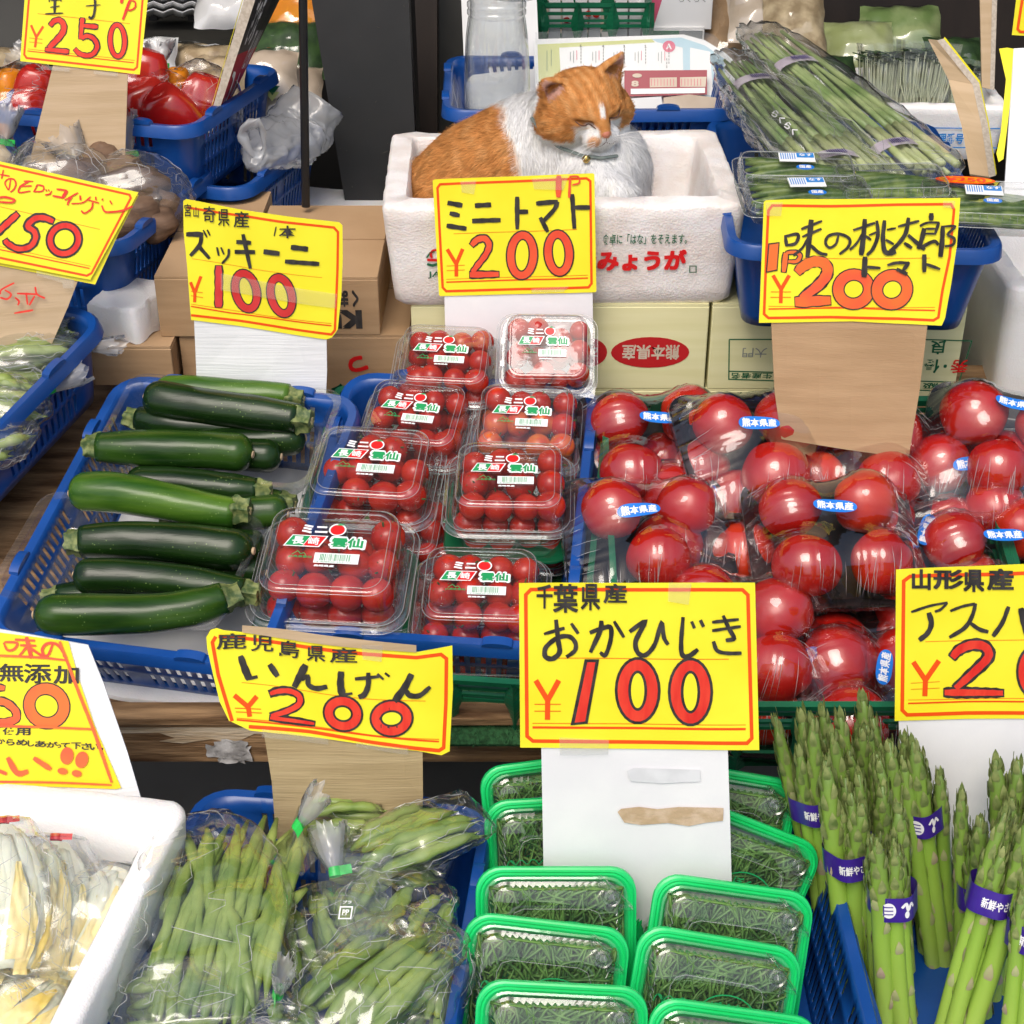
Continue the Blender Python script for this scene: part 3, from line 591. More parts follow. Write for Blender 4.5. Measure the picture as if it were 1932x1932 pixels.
# asparagus card
c8 = Card(2620, 1640, 3.864, 1880, 1215, 1.25, yaw=-3, lean=5, bend=B(.001, .0004))
sign(c8, 'yellow asparagus card on a white board, cut off by the right edge', [(103, 170), (1561, 100), (2350, 62), (2400, 1855), (1561, 1862), (900, 1868), (88, 1897)],
  support=[(1696, 1345), (1704, 1560), (1718, 1800), (2010, 1800), (2010, 1560), (2010, 1345)], smat='white_board', frame=[[(2150, 172), (1400, 208), (262, 246), (190, 300), (172, 1770), (228, 1825), (900, 1800), (1561, 1795), (2200, 1790)]], fw=42,
  rules=[([(240, 1693), (900, 1670), (1561, 1665), (2200, 1660)], 19), ([(240, 1653), (1561, 1627), (2200, 1615)], 6), ([(435, 990), (2000, 945)], 6)],
  yen=[[(298, 1218), (437, 1425)], [(592, 1205), (437, 1425), (430, 1608)], [(270, 1460), (600, 1443)], [(270, 1530), (598, 1515)]], yw=58,
  glyphs=[('山', (288, 165, 492, 392), .04), ('形', (533, 165, 862, 382), .04), ('県', (873, 163, 1102, 407), .04), ('産', (1143, 148, 1433, 386), .04)],
  strokes=[([(275, 648), (480, 582), (690, 540)], 30), ([(690, 545), (610, 620), (545, 645)], 30), ([(475, 655), (505, 780), (460, 890), (365, 968)], 62), ([(720, 637), (860, 582), (1000, 550)], 34), ([(1010, 545), (965, 700), (880, 830), (710, 938)], 46), ([(940, 765), (1050, 840), (1152, 868)], 46), ([(1382, 575), (1310, 760), (1205, 918)], 52), ([(1520, 590), (1600, 920)], 78)],
  fat=[([(735, 1180), (820, 1085), (960, 1025), (1100, 1035), (1160, 1115), (1120, 1205), (960, 1360), (770, 1530)], 118), ([(640, 1565), (1335, 1568)], 100)], rings=[(1700, 1320, 160, 250, 120, 0), (2085, 1310, 150, 250, 110, 0)], outl=28)

# hand-painted pickle sign, bottom left
c9 = Card(0, 1840, 3.715, 90, 1345, 1.235, yaw=10, lean=24)
sign(c9, 'orange and yellow painted sign on stained white board behind the pickled cabbage', [(-300, 60), (0, 105), (750, 200), (860, 600), (1040, 1130), (1330, 1810), (1270, 1822), (0, 1775), (-300, 1765)], cardmat='yellow2',
  support=[(-60, 1190), (0, 1188), (166, 1218), (195, 1290), (240, 1420), (274, 1535), (268, 1545), (262, 1660), (-60, 1680)], smat='white_card',
  fat=[([(60, 715), (-60, 700)], 75), ([(-80, 850), (60, 870), (168, 960), (172, 1050), (60, 1090), (-80, 1090)], 96)], rings=[(512, 908, 196, 185, 130, 38)], red='orange_ink', outl=14,
  glyphs=[('無', (-10, 445, 262, 640), .022), ('添', (262, 445, 562, 658), .022), ('加', (590, 470, 862, 664), .03), ('使', (30, 1148, 168, 1222), .03), ('用', (172, 1150, 332, 1228), .03), ('か', (-40, 1265, 55, 1325), .03), ('ら', (70, 1270, 160, 1338), .03), ('め', (180, 1275, 300, 1340), .03), ('し', (305, 1285, 375, 1350), .03), ('あ', (385, 1290, 505, 1358), .03), ('が', (510, 1300, 630, 1362), .03), ('っ', (620, 1330, 670, 1365), .03), ('て', (670, 1312, 765, 1370), .03), ('下', (785, 1308, 890, 1378), .03), ('さ', (895, 1315, 985, 1385), .03), ('い', (985, 1320, 1085, 1388), .03)],
  strokes=[([(1095, 1375), (1130, 1380)], 34)],
  extra=[('coral_ink', [('s', a, w_) for a, w_ in [([(40, 212), (85, 295), (160, 280), (185, 215), (50, 205)], 26), ([(165, 178), (385, 190)], 26), ([(222, 240), (398, 246)], 26), ([(290, 150), (345, 385)], 44), ([(290, 260), (210, 362)], 26), ([(320, 265), (475, 365)], 30), ([(580, 225), (530, 345), (482, 350), (465, 280), (520, 222), (620, 228), (690, 310), (705, 370)], 30)]]),
         ('orange_ink', [('s', a, w_) for a, w_ in [([(655, 200), (740, 425), (880, 800), (1030, 1180), (1225, 1745)], 34), ([(-200, 1735), (600, 1745), (1225, 1772)], 24), ([(-200, 1120), (500, 1138), (1040, 1162)], 26), ([(-200, 345), (400, 372), (740, 405)], 24), ([(85, 1470), (190, 1640), (310, 1622)], 60), ([(370, 1475), (560, 1600)], 55), ([(-50, 1600), (75, 1650)], 40)]] + [('p', ell(735, 1452, 72, 95, 8)), ('p', ell(898, 1495, 70, 92, 14)), ('p', ell(688, 1620, 56, 36, 8)), ('p', ell(843, 1645, 54, 38, 8))])])
# ---------------------------------------------------------------- the setting
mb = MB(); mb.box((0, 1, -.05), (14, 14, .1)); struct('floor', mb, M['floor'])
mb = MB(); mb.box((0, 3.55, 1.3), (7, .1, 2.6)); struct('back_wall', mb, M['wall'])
mb = MB(); mb.box((-1.6, 2.80, 1.05), (.1, 1.4, 2.1)); struct('shade_side_wall', mb, M['wall'])  # side walls out of view, put in to darken the back
mb = MB(); mb.box((1.6, 2.80, 1.05), (.1, 1.4, 2.1)); struct('shade_side_wall', mb, M['wall'])
mb = MB(); mb.box((0, 2.80, 2.15), (3.4, 1.4, .1)); struct('shade_ceiling', mb, M['wall'])  # unseen ceiling, set low and forward to shade the back

RX = math.atan(.283)
# sloping middle shelf
t = thing('display_shelf', 'sloping wooden display shelf with a peeling front plank under the zucchini basket', 'shelf', (0, 1.6, 0))
mb = MB(); Mx = Matrix.Rotation(RX, 3, 'X')
mb.box((0, 1.672, .5774), (2.6, .575, .018), Mx); part('shelf_board', mb, M['wood'], t, True, smooth=False)
mb = MB(); mb.box((0, 1.372, .486), (2.6, .022, .056)); mb.box((0, 1.370, .5185), (2.6, .030, .008)); part('front_plank', mb, M['wood'], t, True, smooth=False)
mb = MB()
pts = [at(u, v, y=1.3605) for u, v in ((225, 1383), (300, 1382), (330, 1392), (300, 1398), (345, 1402), (400, 1394), (440, 1402), (480, 1384), (520, 1384), (520, 1372), (225, 1372))]
fillpoly(mb, [(p.x, p.z) for p in pts], lambda x, z: Vector((x, 1.3600, z))); part('peeled_patch', mb, M['wood_raw'], t, True, smooth=False)
mb = MB()
for i in range(7):
    u, v = 410 + R.random() * 60, 1408 + R.random() * 22; p = at(u, v, y=1.357)
    mb.grid([[p + Vector(((a - 2) * .007 + R.gauss(0, .0012), .002 + R.gauss(-.0008, .0008), (b - 2) * .0048 + R.gauss(0, .001))) for a in range(5)] for b in range(5)])
part('glue_residue', mb, mat('grey_residue', (.30, .29, .28), .6, (.55, .54, .53), vs=60, bump=.8, bs=90), t, True)
for x in (-1.2, -.2, .8):
    mb = MB(); mb.box((x, 1.40, .22), (.05, .05, .44)); part('leg', mb, M['wood'], t, True, smooth=False)
    mb = MB(); mb.box((x, 1.90, .30), (.05, .05, .60)); part('leg', mb, M['wood'], t, True, smooth=False)
# low table in front
t = thing('low_table', 'low dark table under the bean and asparagus baskets', 'table', (0, 1.0, 0))
mb = MB(); mb.box((0, .98, .335), (2.4, .64, .02)); part('table_top', mb, M['grey_dark'], t, True, smooth=False)
for x in (-1.1, 1.1):
    for y in (.70, 1.26):
        mb = MB(); mb.box((x, y, .1625), (.05, .05, .325)); part('leg', mb, M['grey_dark'], t, True, smooth=False)
mb = MB(); mb.box((0, 2.35, .57), (3.0, .90, .03)); tag(part('back_counter', mb, M['grey_dark'], None, smooth=False), 'dark counter that carries the boxes and baskets at the back', 'counter')
mb = MB(); mb.box((0, 1.93, .28), (3.0, .02, .55)); tag(part('counter_front', mb, M['wall'], None, smooth=False), 'dark panel closing the front of the back counter', 'panel')
mb = MB(); mb.box((.33, 1.578, .5685), (.80, .50, .004), Mx)
for i in range(9000):
    x = -.06 + R.random() * .79; y = 1.33 + R.random() * .48; z = .5725 + (y - 1.578) * .283; a = R.random() * 6.28; q = .0022
    mb.add([(x - q * math.cos(a) * .3, y - q * math.sin(a) * .3, z), (x + q * math.cos(a) * .3, y + q * math.sin(a) * .3, z), (x + R.gauss(0, .003), y + R.gauss(0, .003), z + .009)], [(0, 1, 2)])
tag(part('turf_mat', mb, M['turf'], None, smooth=False), None, None, kind='stuff')

# ---------------------------------------------------------------- plastic baskets
BK = {}
def basket(label, w_, d, h, loc, rot=(0, 0, 0), taper=.88, m='blue', pitch=.0115, gap=.0062, group='blue plastic display baskets', tabs=True, r=.028, slots=((.12, .36), (.42, .63), (.69, .88)), lining=None):
    key = (w_, d, h, m, taper)
    if key not in BK:
        wall = MB(); n = 5
        zs = [0.0]
        for a, b in slots: zs += [a, b]
        zs.append(1.0); flags = [False] * (len(zs) - 1)
        for i in range(len(slots)): flags[1 + 2 * i] = True
        def side(L):
            # columns along a straight side: (position, is slot)
            cols = [(-L / 2, False)]; m0 = .022; half = (L - 2 * m0 - .022) / 2; k = int(half / pitch)
            for s0 in (-L / 2 + m0, .011):
                for i in range(k):
                    a = s0 + i * half / k; cols.append((a, True)); cols.append((a + gap, False))
            return cols
        def P(x, y, z):
            s_ = taper + (1 - taper) * z
            return Vector((x * s_, y * s_, z * h))
        ring = []  # (x, y, slot following)
        for (ax, L, off, rev) in (('x', w_ - 2 * r, -d / 2, 1), ('y', d - 2 * r, w_ / 2, 1), ('x', w_ - 2 * r, d / 2, -1), ('y', d - 2 * r, -w_ / 2, -1)):
            for a, f in side(L):
                a2 = a * rev; ring.append(((a2, off) if ax == 'x' else (off, a2)) + (f,))
            a2 = L / 2 * rev; ring.append(((a2, off) if ax == 'x' else (off, a2)) + (False,))
            cx, cy = {('x', 1): (w_ / 2 - r, -d / 2 + r), ('y', 1): (w_ / 2 - r, d / 2 - r), ('x', -1): (-w_ / 2 + r, d / 2 - r), ('y', -1): (-w_ / 2 + r, -d / 2 + r)}[(ax, rev)]
            a0 = {('x', 1): -90, ('y', 1): 0, ('x', -1): 90, ('y', -1): 180}[(ax, rev)]
            for i in range(1, n):
                an = math.radians(a0 + 90 * i / n); ring.append((cx + r * math.cos(an), cy + r * math.sin(an), False))
        N = len(ring); rows = [[P(x, y, z) for x, y, f in ring] for z in zs]; b0 = 0
        vs = [p for row in rows for p in row]; fs = []
        for i in range(len(zs) - 1):
            for j in range(N):
                if flags[i] and ring[j][2]: continue
                k = (j + 1) % N; fs.append((i * N + j, i * N + k, (i + 1) * N + k, (i + 1) * N + j))
        wall.add(vs, fs)
        base = MB(); L0 = rr(w_ * taper, d * taper, r * taper, .0012); base.loft([L0, rr(w_ * taper, d * taper, r * taper, .0045)], True, True)
        rim = MB(); o = .011
        rim.loft([rr(w_ - .002, d - .002, r, h - .012), rr(w_ - .001, d - .001, r, h), rr(w_ + 2 * o - .004, d + 2 * o - .004, r + o, h + .0012), rr(w_ + 2 * o, d + 2 * o, r + o, h - .002), rr(w_ + 2 * o + .003, d + 2 * o + .003, r + o, h - .016), rr(w_ + 2 * o - .001, d + 2 * o - .001, r + o, h - .016), rr(w_ + 2 * o - .003, d + 2 * o - .003, r + o, h - .004), rr(w_ + .004, d + .004, r, h - .004), rr(w_ + .001, d + .001, r, h - .012)], closed=True)
        tb = []
        def tab(x, y, ax):
            L = []
            for th in (-.0055, .0055):
                row = []
                for i in range(9):
                    a = math.pi * i / 8; q = -.017 * math.cos(a); zz = .0065 * math.sin(a) ** .7
                    row.append(Vector((x + (q if ax == 'x' else th), y + (th if ax == 'x' else q), h + .001 + zz)))
                L.append(row)
            m1 = MB(); m1.grid(L)
            for row in L: m1.add(row, [tuple(range(9))])
            tb.append(m1.mesh('tab'))
        if tabs:
            for q in (-.27, .27):
                tab(q * w_ * 1.0, -d / 2 - .006, 'x'); tab(q * w_, d / 2 + .006, 'x'); tab(-w_ / 2 - .006, q * d, 'y'); tab(w_ / 2 + .006, q * d, 'y')
        BK[key] = (wall.mesh('wall'), base.mesh('base'), rim.mesh('rim'), tb)
    wm, bm, rm, tm = BK[key]
    t = thing('plastic_basket', label, 'basket', loc, rot, group=group)
    part('slotted_wall', wm, M[m], t, solid=.0018); part('base', bm, M[m], t); part('rim', rm, M[m], t)
    for x_ in tm: part('stacking_tab', x_, M[m], t)
    return t
D_ = math.radians
# two baskets on the middle shelf
mb = MB(); e_ = (Matrix.Rotation(D_(-11.5), 3, 'Z') @ Matrix.Rotation(RX, 3, 'X')); c_ = Vector((-.372, 1.585, .566)) + e_ @ Vector((0, 0, .009))
mb.grid([[c_ + e_ @ Vector((x, y, .0015 * math.sin(x * 60 + y * 25))) for x in np.linspace(-.126, .126, 12)] for y in np.linspace(-.172, .172, 14)]); single('paper_liner', mb, M['paper'], 'white paper sheet lining the bottom of the zucchini basket', 'paper liner', solid=.0006)
basket('blue slotted basket holding the zucchini', .30, .405, .108, (-.372, 1.585, .566), (RX, 0, D_(-11.5)))
basket('blue slotted basket holding the clear packs of mini tomatoes', .30, .405, .108, (-.070, 1.610, .563), (RX, 0, D_(-6.5)))
# left: runner beans
basket('blue basket of bagged flat beans lined with white paper, at the left edge', .30, .42, .105, (-.722, 1.70, .645), (RX, 0, D_(-27)))
# bags of tubers
basket('blue basket of bagged brown tubers standing behind the 150 card', .30, .30, .115, (-.615, 2.085, .742), (0, 0, D_(-14)))
basket('empty front blue basket nested under the red pepper basket', .30, .30, .11, (-.485, 2.33, .735), (0, 0, D_(-16)))
basket('blue basket of bagged red peppers with a shop board leaning in it', .30, .30, .115, (-.545, 2.30, .828), (0, 0, D_(-16)))
# behind the cat
basket('wide blue basket with leaflets behind the cat box', .41, .28, .115, (.112, 2.39, .812), (0, 0, D_(1)))
# right: spring onions
basket('large blue basket of wrapped green onions and cucumber packs at the right', .305, .485, .118, (.432, 2.0, .792), (0, 0, D_(-3)))
# front row
basket('blue basket of bagged green beans in the front row', .29, .40, .15, (-.195, 1.045, .350), (0, 0, D_(-6)), m='blue')
basket('blue basket of green-rimmed okahijiki packs in the front row', .34, .42, .125, (.150, 1.035, .347), (0, 0, D_(0)))
basket('blue basket holding the upright asparagus bunches', .36, .40, .085, (.525, 1.02, .347), (0, 0, D_(2)))

# ---------------------------------------------------------------- green vegetable crate under the tomatoes
def crate(label, w_, d, h, loc, rot, group=None, skip=''):
    t = thing('plastic_crate', label, 'crate', loc, rot, group=group)
    pm = None
    def wall(L, M3, name='wall'):
        mb = MB(); k = max(2, round(L / .062)); th = .004
        for z0, z1 in ((0, .010), (.018, .024), (h * .60, h * .60 + .005), (h * .69, h * .69 + .004), (h - .020, h - .015), (h - .009, h)):
            mb.box(M3 @ Vector((0, 0, (z0 + z1) / 2)), (L, th, z1 - z0), M3.to_3x3())
        for i in range(k + 1):
            x = -L / 2 + L * i / k; P = []
            for j in range(15):
                z = h * j / 14; ww = .0052 + .0062 * abs(math.cos(math.pi * 1.5 * j / 14)) ** 3
                P.append((x, z, ww))
            Lf = [M3 @ Vector((x - w1, -th * .62, z)) for x, z, w1 in P]; Rf = [M3 @ Vector((x + w1, -th * .62, z)) for x, z, w1 in P]
            Lb = [M3 @ Vector((x - w1, th * .62, z)) for x, z, w1 in P]; Rb = [M3 @ Vector((x + w1, th * .62, z)) for x, z, w1 in P]
            Rg = [M3 @ Vector((x, -th * 2.6, z)) for x, z, w1 in P]
            mb.grid([Lf, Rg, Rf, Rb, Lb, Lf])
        part(name, mb, M['green_crate'], t, smooth=False)
    wall(w_, Matrix.Translation((0, -d / 2, 0))); wall(w_, Matrix.Translation((0, d / 2, 0)) @ Matrix.Rotation(math.pi, 4, 'Z'))
    if skip != 'r': wall(d, Matrix.Translation((w_ / 2, 0, 0)) @ Matrix.Rotation(math.pi / 2, 4, 'Z'))
    if skip != 'l': wall(d, Matrix.Translation((-w_ / 2, 0, 0)) @ Matrix.Rotation(-math.pi / 2, 4, 'Z'))
    mb = MB(); mb.loft([rr(w_ - .002, d - .002, .01, h), rr(w_ + .012, d + .012, .014, h + .001), rr(w_ + .012, d + .012, .014, h - .006), rr(w_ + .007, d + .007, .014, h - .006), rr(w_ - .002, d - .002, .01, h - .003)], closed=True)
    part('rim', mb, M['green_crate'], t)
    mb = MB(); mb.box((0, 0, .003), (w_ - .008, d - .008, .003)); part('base', mb, M['green_crate'], t, smooth=False)
    return t
crate('green ribbed crate around the basket of mini tomatoes', .338, .44, .100, (-.072, 1.592, .548), (RX, 0, D_(-6.5)), group='green ribbed produce crates on the shelf', skip='r')
crate('green ribbed crate under the right-hand tomatoes', .44, .46, .112, (.335, 1.545, .548), (RX, 0, 0), group='green ribbed produce crates on the shelf', skip='l')
crate('green ribbed crate at the far right behind the asparagus', .34, .46, .112, (.735, 1.545, .548), (RX, 0, 0), group='green ribbed produce crates on the shelf')

# ---------------------------------------------------------------- boxes
def styro_box(label, w_, d, h, loc, rot, th=.03, m='styro', r=.018, taper=.93, noise_=.0006, name='foam_box', lip=0.0, group=None, seed=3, chip=1.0):
    t = thing(name, label, 'foam box', loc, rot, group=group)
    def L(ww, dd, rad, z): return rr(ww, dd, rad, z, 6)
    def dense(loop):
        o = []
        for i in range(len(loop)):
            a, b = loop[i], loop[(i + 1) % len(loop)]; k = max(1, int((b - a).length / .012)) if (b - a).length > .02 else 1
            kk = 22 if k > 8 else (k if k > 1 else 1)
            kk = 24 if (b - a).length > .06 else 1
            for j in range(kk): o.append(a.lerp(b, j / kk))
        return o
    prof = [(taper * w_ * .96, taper * d * .96, 0.0, r), (taper * w_, taper * d, .008, r)]
    for k in range(1, 9): f = k / 8; prof.append((w_ * (taper + (1 - taper) * f), d * (taper + (1 - taper) * f), .008 + (h - .014) * f, r))
    prof += [(w_ - .004, d - .004, h - .002, r), (w_ - .010, d - .010, h, r)]
    if lip: prof += [(w_ - th * .9, d - th * .9, h, r), (w_ - th * 1.0, d - th * 1.0, h - lip, r)]
    prof += [(w_ - 2 * th + .006, d - 2 * th + .006, h - lip, r * .8), (w_ - 2 * th, d - 2 * th, h - lip - .004, r * .8)]
    for k in range(1, 6): f = k / 5; prof.append(((w_ - 2 * th) * (1 - .05 * f), (d - 2 * th) * (1 - .05 * f), (h - lip - .004) * (1 - f) + .03 * f, r * .8))
    mb = MB(); loops = []
    for a, b, z, rad in prof:
        lp = dense(L(a, b, rad, z)); o = []
        for p in lp:
            q = noise.noise_vector(p * 28 + Vector((seed, 0, 0))) * noise_ + noise.noise_vector(p * 110 + Vector((seed, 5, 0))) * noise_ * .6
            dz = 0
            if z > h * .93: dz = -max(0, noise.noise(p * 38 + Vector((seed, 9, 0))) - .05) * noise_ * 3.5 * chip; q = q * 1.5
            o.append(p + q * (.5 if z < .01 else 1) + Vector((0, 0, dz)))
        loops.append(o)
    mb.loft(loops, True, True)
    part('foam_body', mb, M[m], t, sharp=50)
    return t
BX = dict(w=.446, d=.30, h=.137)
cb = styro_box('worn white foam box with red and green Japanese print, the cat sitting in it', .452, .302, .137, (.062, 2.008, .788), (0, 0, D_(1.2)), m='styro_old', noise_=.0007, th=.032, taper=.95, r=.012, chip=2.4)
# printing on its front
MWc = MW[cb.name]
def facefn(y, h, zc=0, tap=.95, d=.302, hh=.137):
    def f(x, z):
        k = tap + (1 - tap) * (z / hh); return MWc @ Vector((x, -d / 2 * k - h, z))
    return f
def px_on_front(u, v):
    p = at(u, v, y=1.8595); q = MWc.inverted() @ p; return q.x, q.z
def prt(name, items, m, h):
    mb = MB()
    for s_, (u0, v0, u1, v1), b in items:
        x0, z1 = px_on_front(u0, v0); x1, z0 = px_on_front(u1, v1)
        put_text(mb, s_, facefn(0, h), (x0, z0, x1, z1), b)
    part(name, mb, M[m], cb, True, smooth=False)
prt('green_print', [('食卓に「はな」をそえます。', (1137, 441, 1296, 461), .012), ('JA高知', (807, 508, 880, 524), .012)], 'dgreen_print', .0022)
prt('red_print', [('産みょうが', (1085, 473, 1293, 512), .055)], 'red_print', .0022)
mb = MB(); fn = facefn(0, .0022)
for u0, v0, r0 in ((1308, 510, 5.5),):
    P = [px_on_front(u0 + a, v0 + b) for a, b in ((-6, -6), (6, -6), (6, 6), (-6, 6))]; ribbon(mb, P, .0012, fn, closed=True, smooth=False, step=1)
P = [px_on_front(806 + a, 496 + b) for a, b in ((0, 0), (10, 3), (20, 0), (30, 3))]; ribbon(mb, P, .0035, fn, smooth=False, step=1)
P = [px_on_front(800 + a, 470 + b) for a, b in ((5, 14), (12, 4), (20, 2))]; ribbon(mb, P, .0022, fn, smooth=False, step=1)
part('green_emblem', mb, M['dgreen_print'], cb, True, smooth=False)
mb = MB(); P = [px_on_front(822 + 9 * math.cos(a / 5), 478 + 9 * math.sin(a / 5)) for a in range(12, 34)]; ribbon(mb, P, .0030, fn, smooth=False, step=1)
P = [px_on_front(806 + a, 488 + b) for a, b in ((0, 0), (26, 1))]; ribbon(mb, P, .0035, fn, smooth=False, step=1)
part('red_emblem', mb, M['red_print'], cb, True, smooth=False)

def carton(name, label, x0, x1, y0, y1, z0, z1, m, rot=0, group=None, cat='cardboard box'):
    c = Vector(((x0 + x1) / 2, (y0 + y1) / 2, z0)); w_, d, h = x1 - x0, y1 - y0, z1 - z0
    t = thing(name, label, cat, c, (0, 0, D_(rot)), group=group); r = .0016
    mb = MB(); mb.loft([rr(w_, d, r, 0, 2), rr(w_, d, r, h - r, 2), rr(w_ - r, d - r, r, h - .0005, 2)], True, True); part('carton_body', mb, M[m], t, smooth=False)
    for s_ in (-1, 1):
        mb = MB(); mb.loft([rr(w_ - .001, d / 2 - .003, .001, h, 1, cy=s_ * (d / 4 + .0008)), rr(w_ - .001, d / 2 - .003, .001, h + .003, 1, cy=s_ * (d / 4 + .0008))], True, True)
        part('lid_flap', mb, M[m], t, smooth=False)
    return t
def front_print(t, w_, d, items, name='print', flip=True):
    # items: (material, kind, data) in the box front's own metres; text upside down where flip
    by = {}
    for m_, k, q in items:
        mb = by.setdefault(m_, MB()); hh = .0006 + .00015 * list(by).index(m_)
        fn = (lambda h_: (lambda x, z: Vector((x, -d / 2 - h_, z))))(hh)
        if k == 't':
            s_, (a0, b0, a1, b1), bo = q; put_text(mb, s_, fn, (a1, b1, a0, b0) if flip else (a0, b0, a1, b1), bo)
        if k == 'p': fillpoly(mb, q, fn)
        if k == 'l': ribbon(mb, q, .0016, fn, smooth=False, step=1)
    for m_, mb in by.items(): part('printed_marking', mb, M[m_], t, smooth=False)
yt = dict(group='pale yellow tomato cartons stacked under the cat box')
boxes = [('left pale yellow carton, upper row, with a red oval under the cat box', -.130, .2535, .6685, .785), ('right pale yellow carton, upper row, with a green grading table under the blue basket', .2575, .585, .6685, .785),
         ('left pale yellow carton, lower row, behind the tomatoes', -.128, .252, .548, .6645), ('right pale yellow carton, lower row, behind the tomatoes', .256, .583, .548, .6645)]
ov = lambda cx, cz, rx, rz: ell(cx, cz, rx, rz, 0, 28)
for i, (lb, x0, x1, z0, z1) in enumerate(boxes):
    t = carton('tomato_carton', lb, x0, x1, 1.868, 2.30, z0, z1, 'yellow_box', **yt); w_ = x1 - x0; cx = (x0 + x1) / 2
    if i in (0, 2): front_print(t, w_, .432, [('box_red', 'p', ov(.180 - cx, .052, .051, .022)), ('cream', 't', ('熊本県産', (.144 - cx, .042, .218 - cx, .063), .03)), ('box_red', 'p', ov(.098 - cx, .052, .026, .021)), ('cream', 't', ('あ', (.095 - cx, .044, .112 - cx, .060), .02))])
    if i == 3: front_print(t, w_, .432, [('box_red', 'p', ov(.500 - cx, .056, .052, .022)), ('cream', 't', ('熊本県産', (.462 - cx, .046, .538 - cx, .067), .03)), ('ink', 'p', ov(.318 - cx, .070, .020, .020)), ('yellow_box', 'p', ov(.318 - cx, .080, .006, .006))])
    if i == 1:
        a = []
        X = lambda u: at(u, 650, y=1.868).x - cx; Z = lambda v: at(1400, v, y=1.868).z - .6685
        for q in ([(1375, 640), (1380, 715), (1470, 718)], [(1378, 700), (1470, 702)], [(1375, 640), (1470, 640)], [(1738, 640), (1722, 735), (1818, 738), (1832, 643), (1738, 640)], [(1724, 718), (1820, 721)]): a.append(('dgreen_print', 'l', [(X(u), Z(v)) for u, v in q]))
        def tx(m_, s_, u0, v0, u1, v1, b=.02): a.append((m_, 't', (s_, (X(u0), Z(v1), X(u1), Z(v0)), b)))
        tx('dgreen_print', '生産者名', 1385, 703, 1462, 714); tx('grey_print', '大門', 1402, 656, 1448, 674, 0); tx('dgreen_print', '良', 1756, 642, 1784, 668); tx('dgreen_print', '優', 1748, 678, 1778, 703, .03); tx('red_print', '秀', 1800, 678, 1832, 703); tx('dgreen_print', '等級', 1752, 722, 1812, 733); tx('dgreen_print', '・', 1787, 688, 1792, 693, .05)
        front_print(t, w_, .432, a)
# brown cartons
t = carton('brown_carton', 'large brown cardboard box behind the zucchini card with black upside-down print', -.345, -.172, 1.885, 2.15, .738, .815, 'card')
front_print(t, .173, .265, [('ink', 't', ('くまモン'[:2] + 'もと', (.010, .040, .060, .062), .05)), ('ink', 't', ('KU', (.010, .010, .062, .034), .06)), ('dgreen_print', 'p', ell(-.02, .030, .010, .013)), ])
t = carton('brown_carton', 'brown cardboard box standing left of the zucchini card', -.458, -.349, 1.88, 2.20, .738, .818, 'card')
t = carton('brown_carton', 'low brown cardboard box with upside-down black lettering left of the zucchini basket', -.545, -.440, 1.85, 2.2, .682, .734, 'card')
front_print(t, .11, .33, [('ink', 't', ('JA熊本経済連', (-.045, .028, .030, .042), .03))])
t = carton('brown_carton', 'brown cardboard box in shadow under the kuma box, with a red mark', -.436, -.135, 1.885, 2.2, .655, .734, 'card')
front_print(t, .268, .315, [('red_print', 't', ('つ', (.07, .030, .095, .052), .05)), ('dgreen_print', 't', ('な', (.08, .006, .11, .022), .08))])
mb = MB(); mb.tube([(-.175, 1.88, .655), (-.15, 1.882, .70), (-.12, 1.885, .73)], .003, 6)
# foam slab shelf on the left and small lumps of foam
def slabbox(name, label, cat, c, dims, rz=0, m='styro', noise_=.0015, ry=0, rx=0):
    t = MB(); w_, d, h = dims; loops = []
    for k, (z, s_) in enumerate(((0, .0), (.003, -.0), (h - .004, 0), (h, .006))):
        lp = []
        base = rr(w_ - s_, d - s_, .006, z, 2)
        for i in range(len(base)):
            a, b = base[i], base[(i + 1) % len(base)]; kk = 14 if (b - a).length > .05 else 1
            for j in range(kk):
                p = a.lerp(b, j / kk); lp.append(p + noise.noise_vector(p * 60) * noise_)
        loops.append(lp)
    t.loft(loops, True, True)
    return single(name, t, M[m], label, cat, loc=c, rot=(rx, ry, D_(rz)), sharp=50)
slabbox('foam_slab', 'long white foam slab carrying the baskets at the left back', 'foam slab', (-.43, 2.24, .712), (.36, .50, .022), -16)
slabbox('foam_block', 'small grey-white foam block on the cardboard box beside the left basket', 'foam block', (-.500, 1.915, .7385), (.075, .10, .046), -20, noise_=.004)
slabbox('foam_sheet', 'thin white foam sheet under the zucchini basket', 'foam sheet', (-.360, 1.565, .5545), (.31, .36, .010), -11.5, noise_=.002, rx=RX)
styro_box('tall white foam box at the right edge behind the tomatoes', .26, .30, .21, (.765, 2.02, .60), (0, 0, 0), group=None, seed=8)
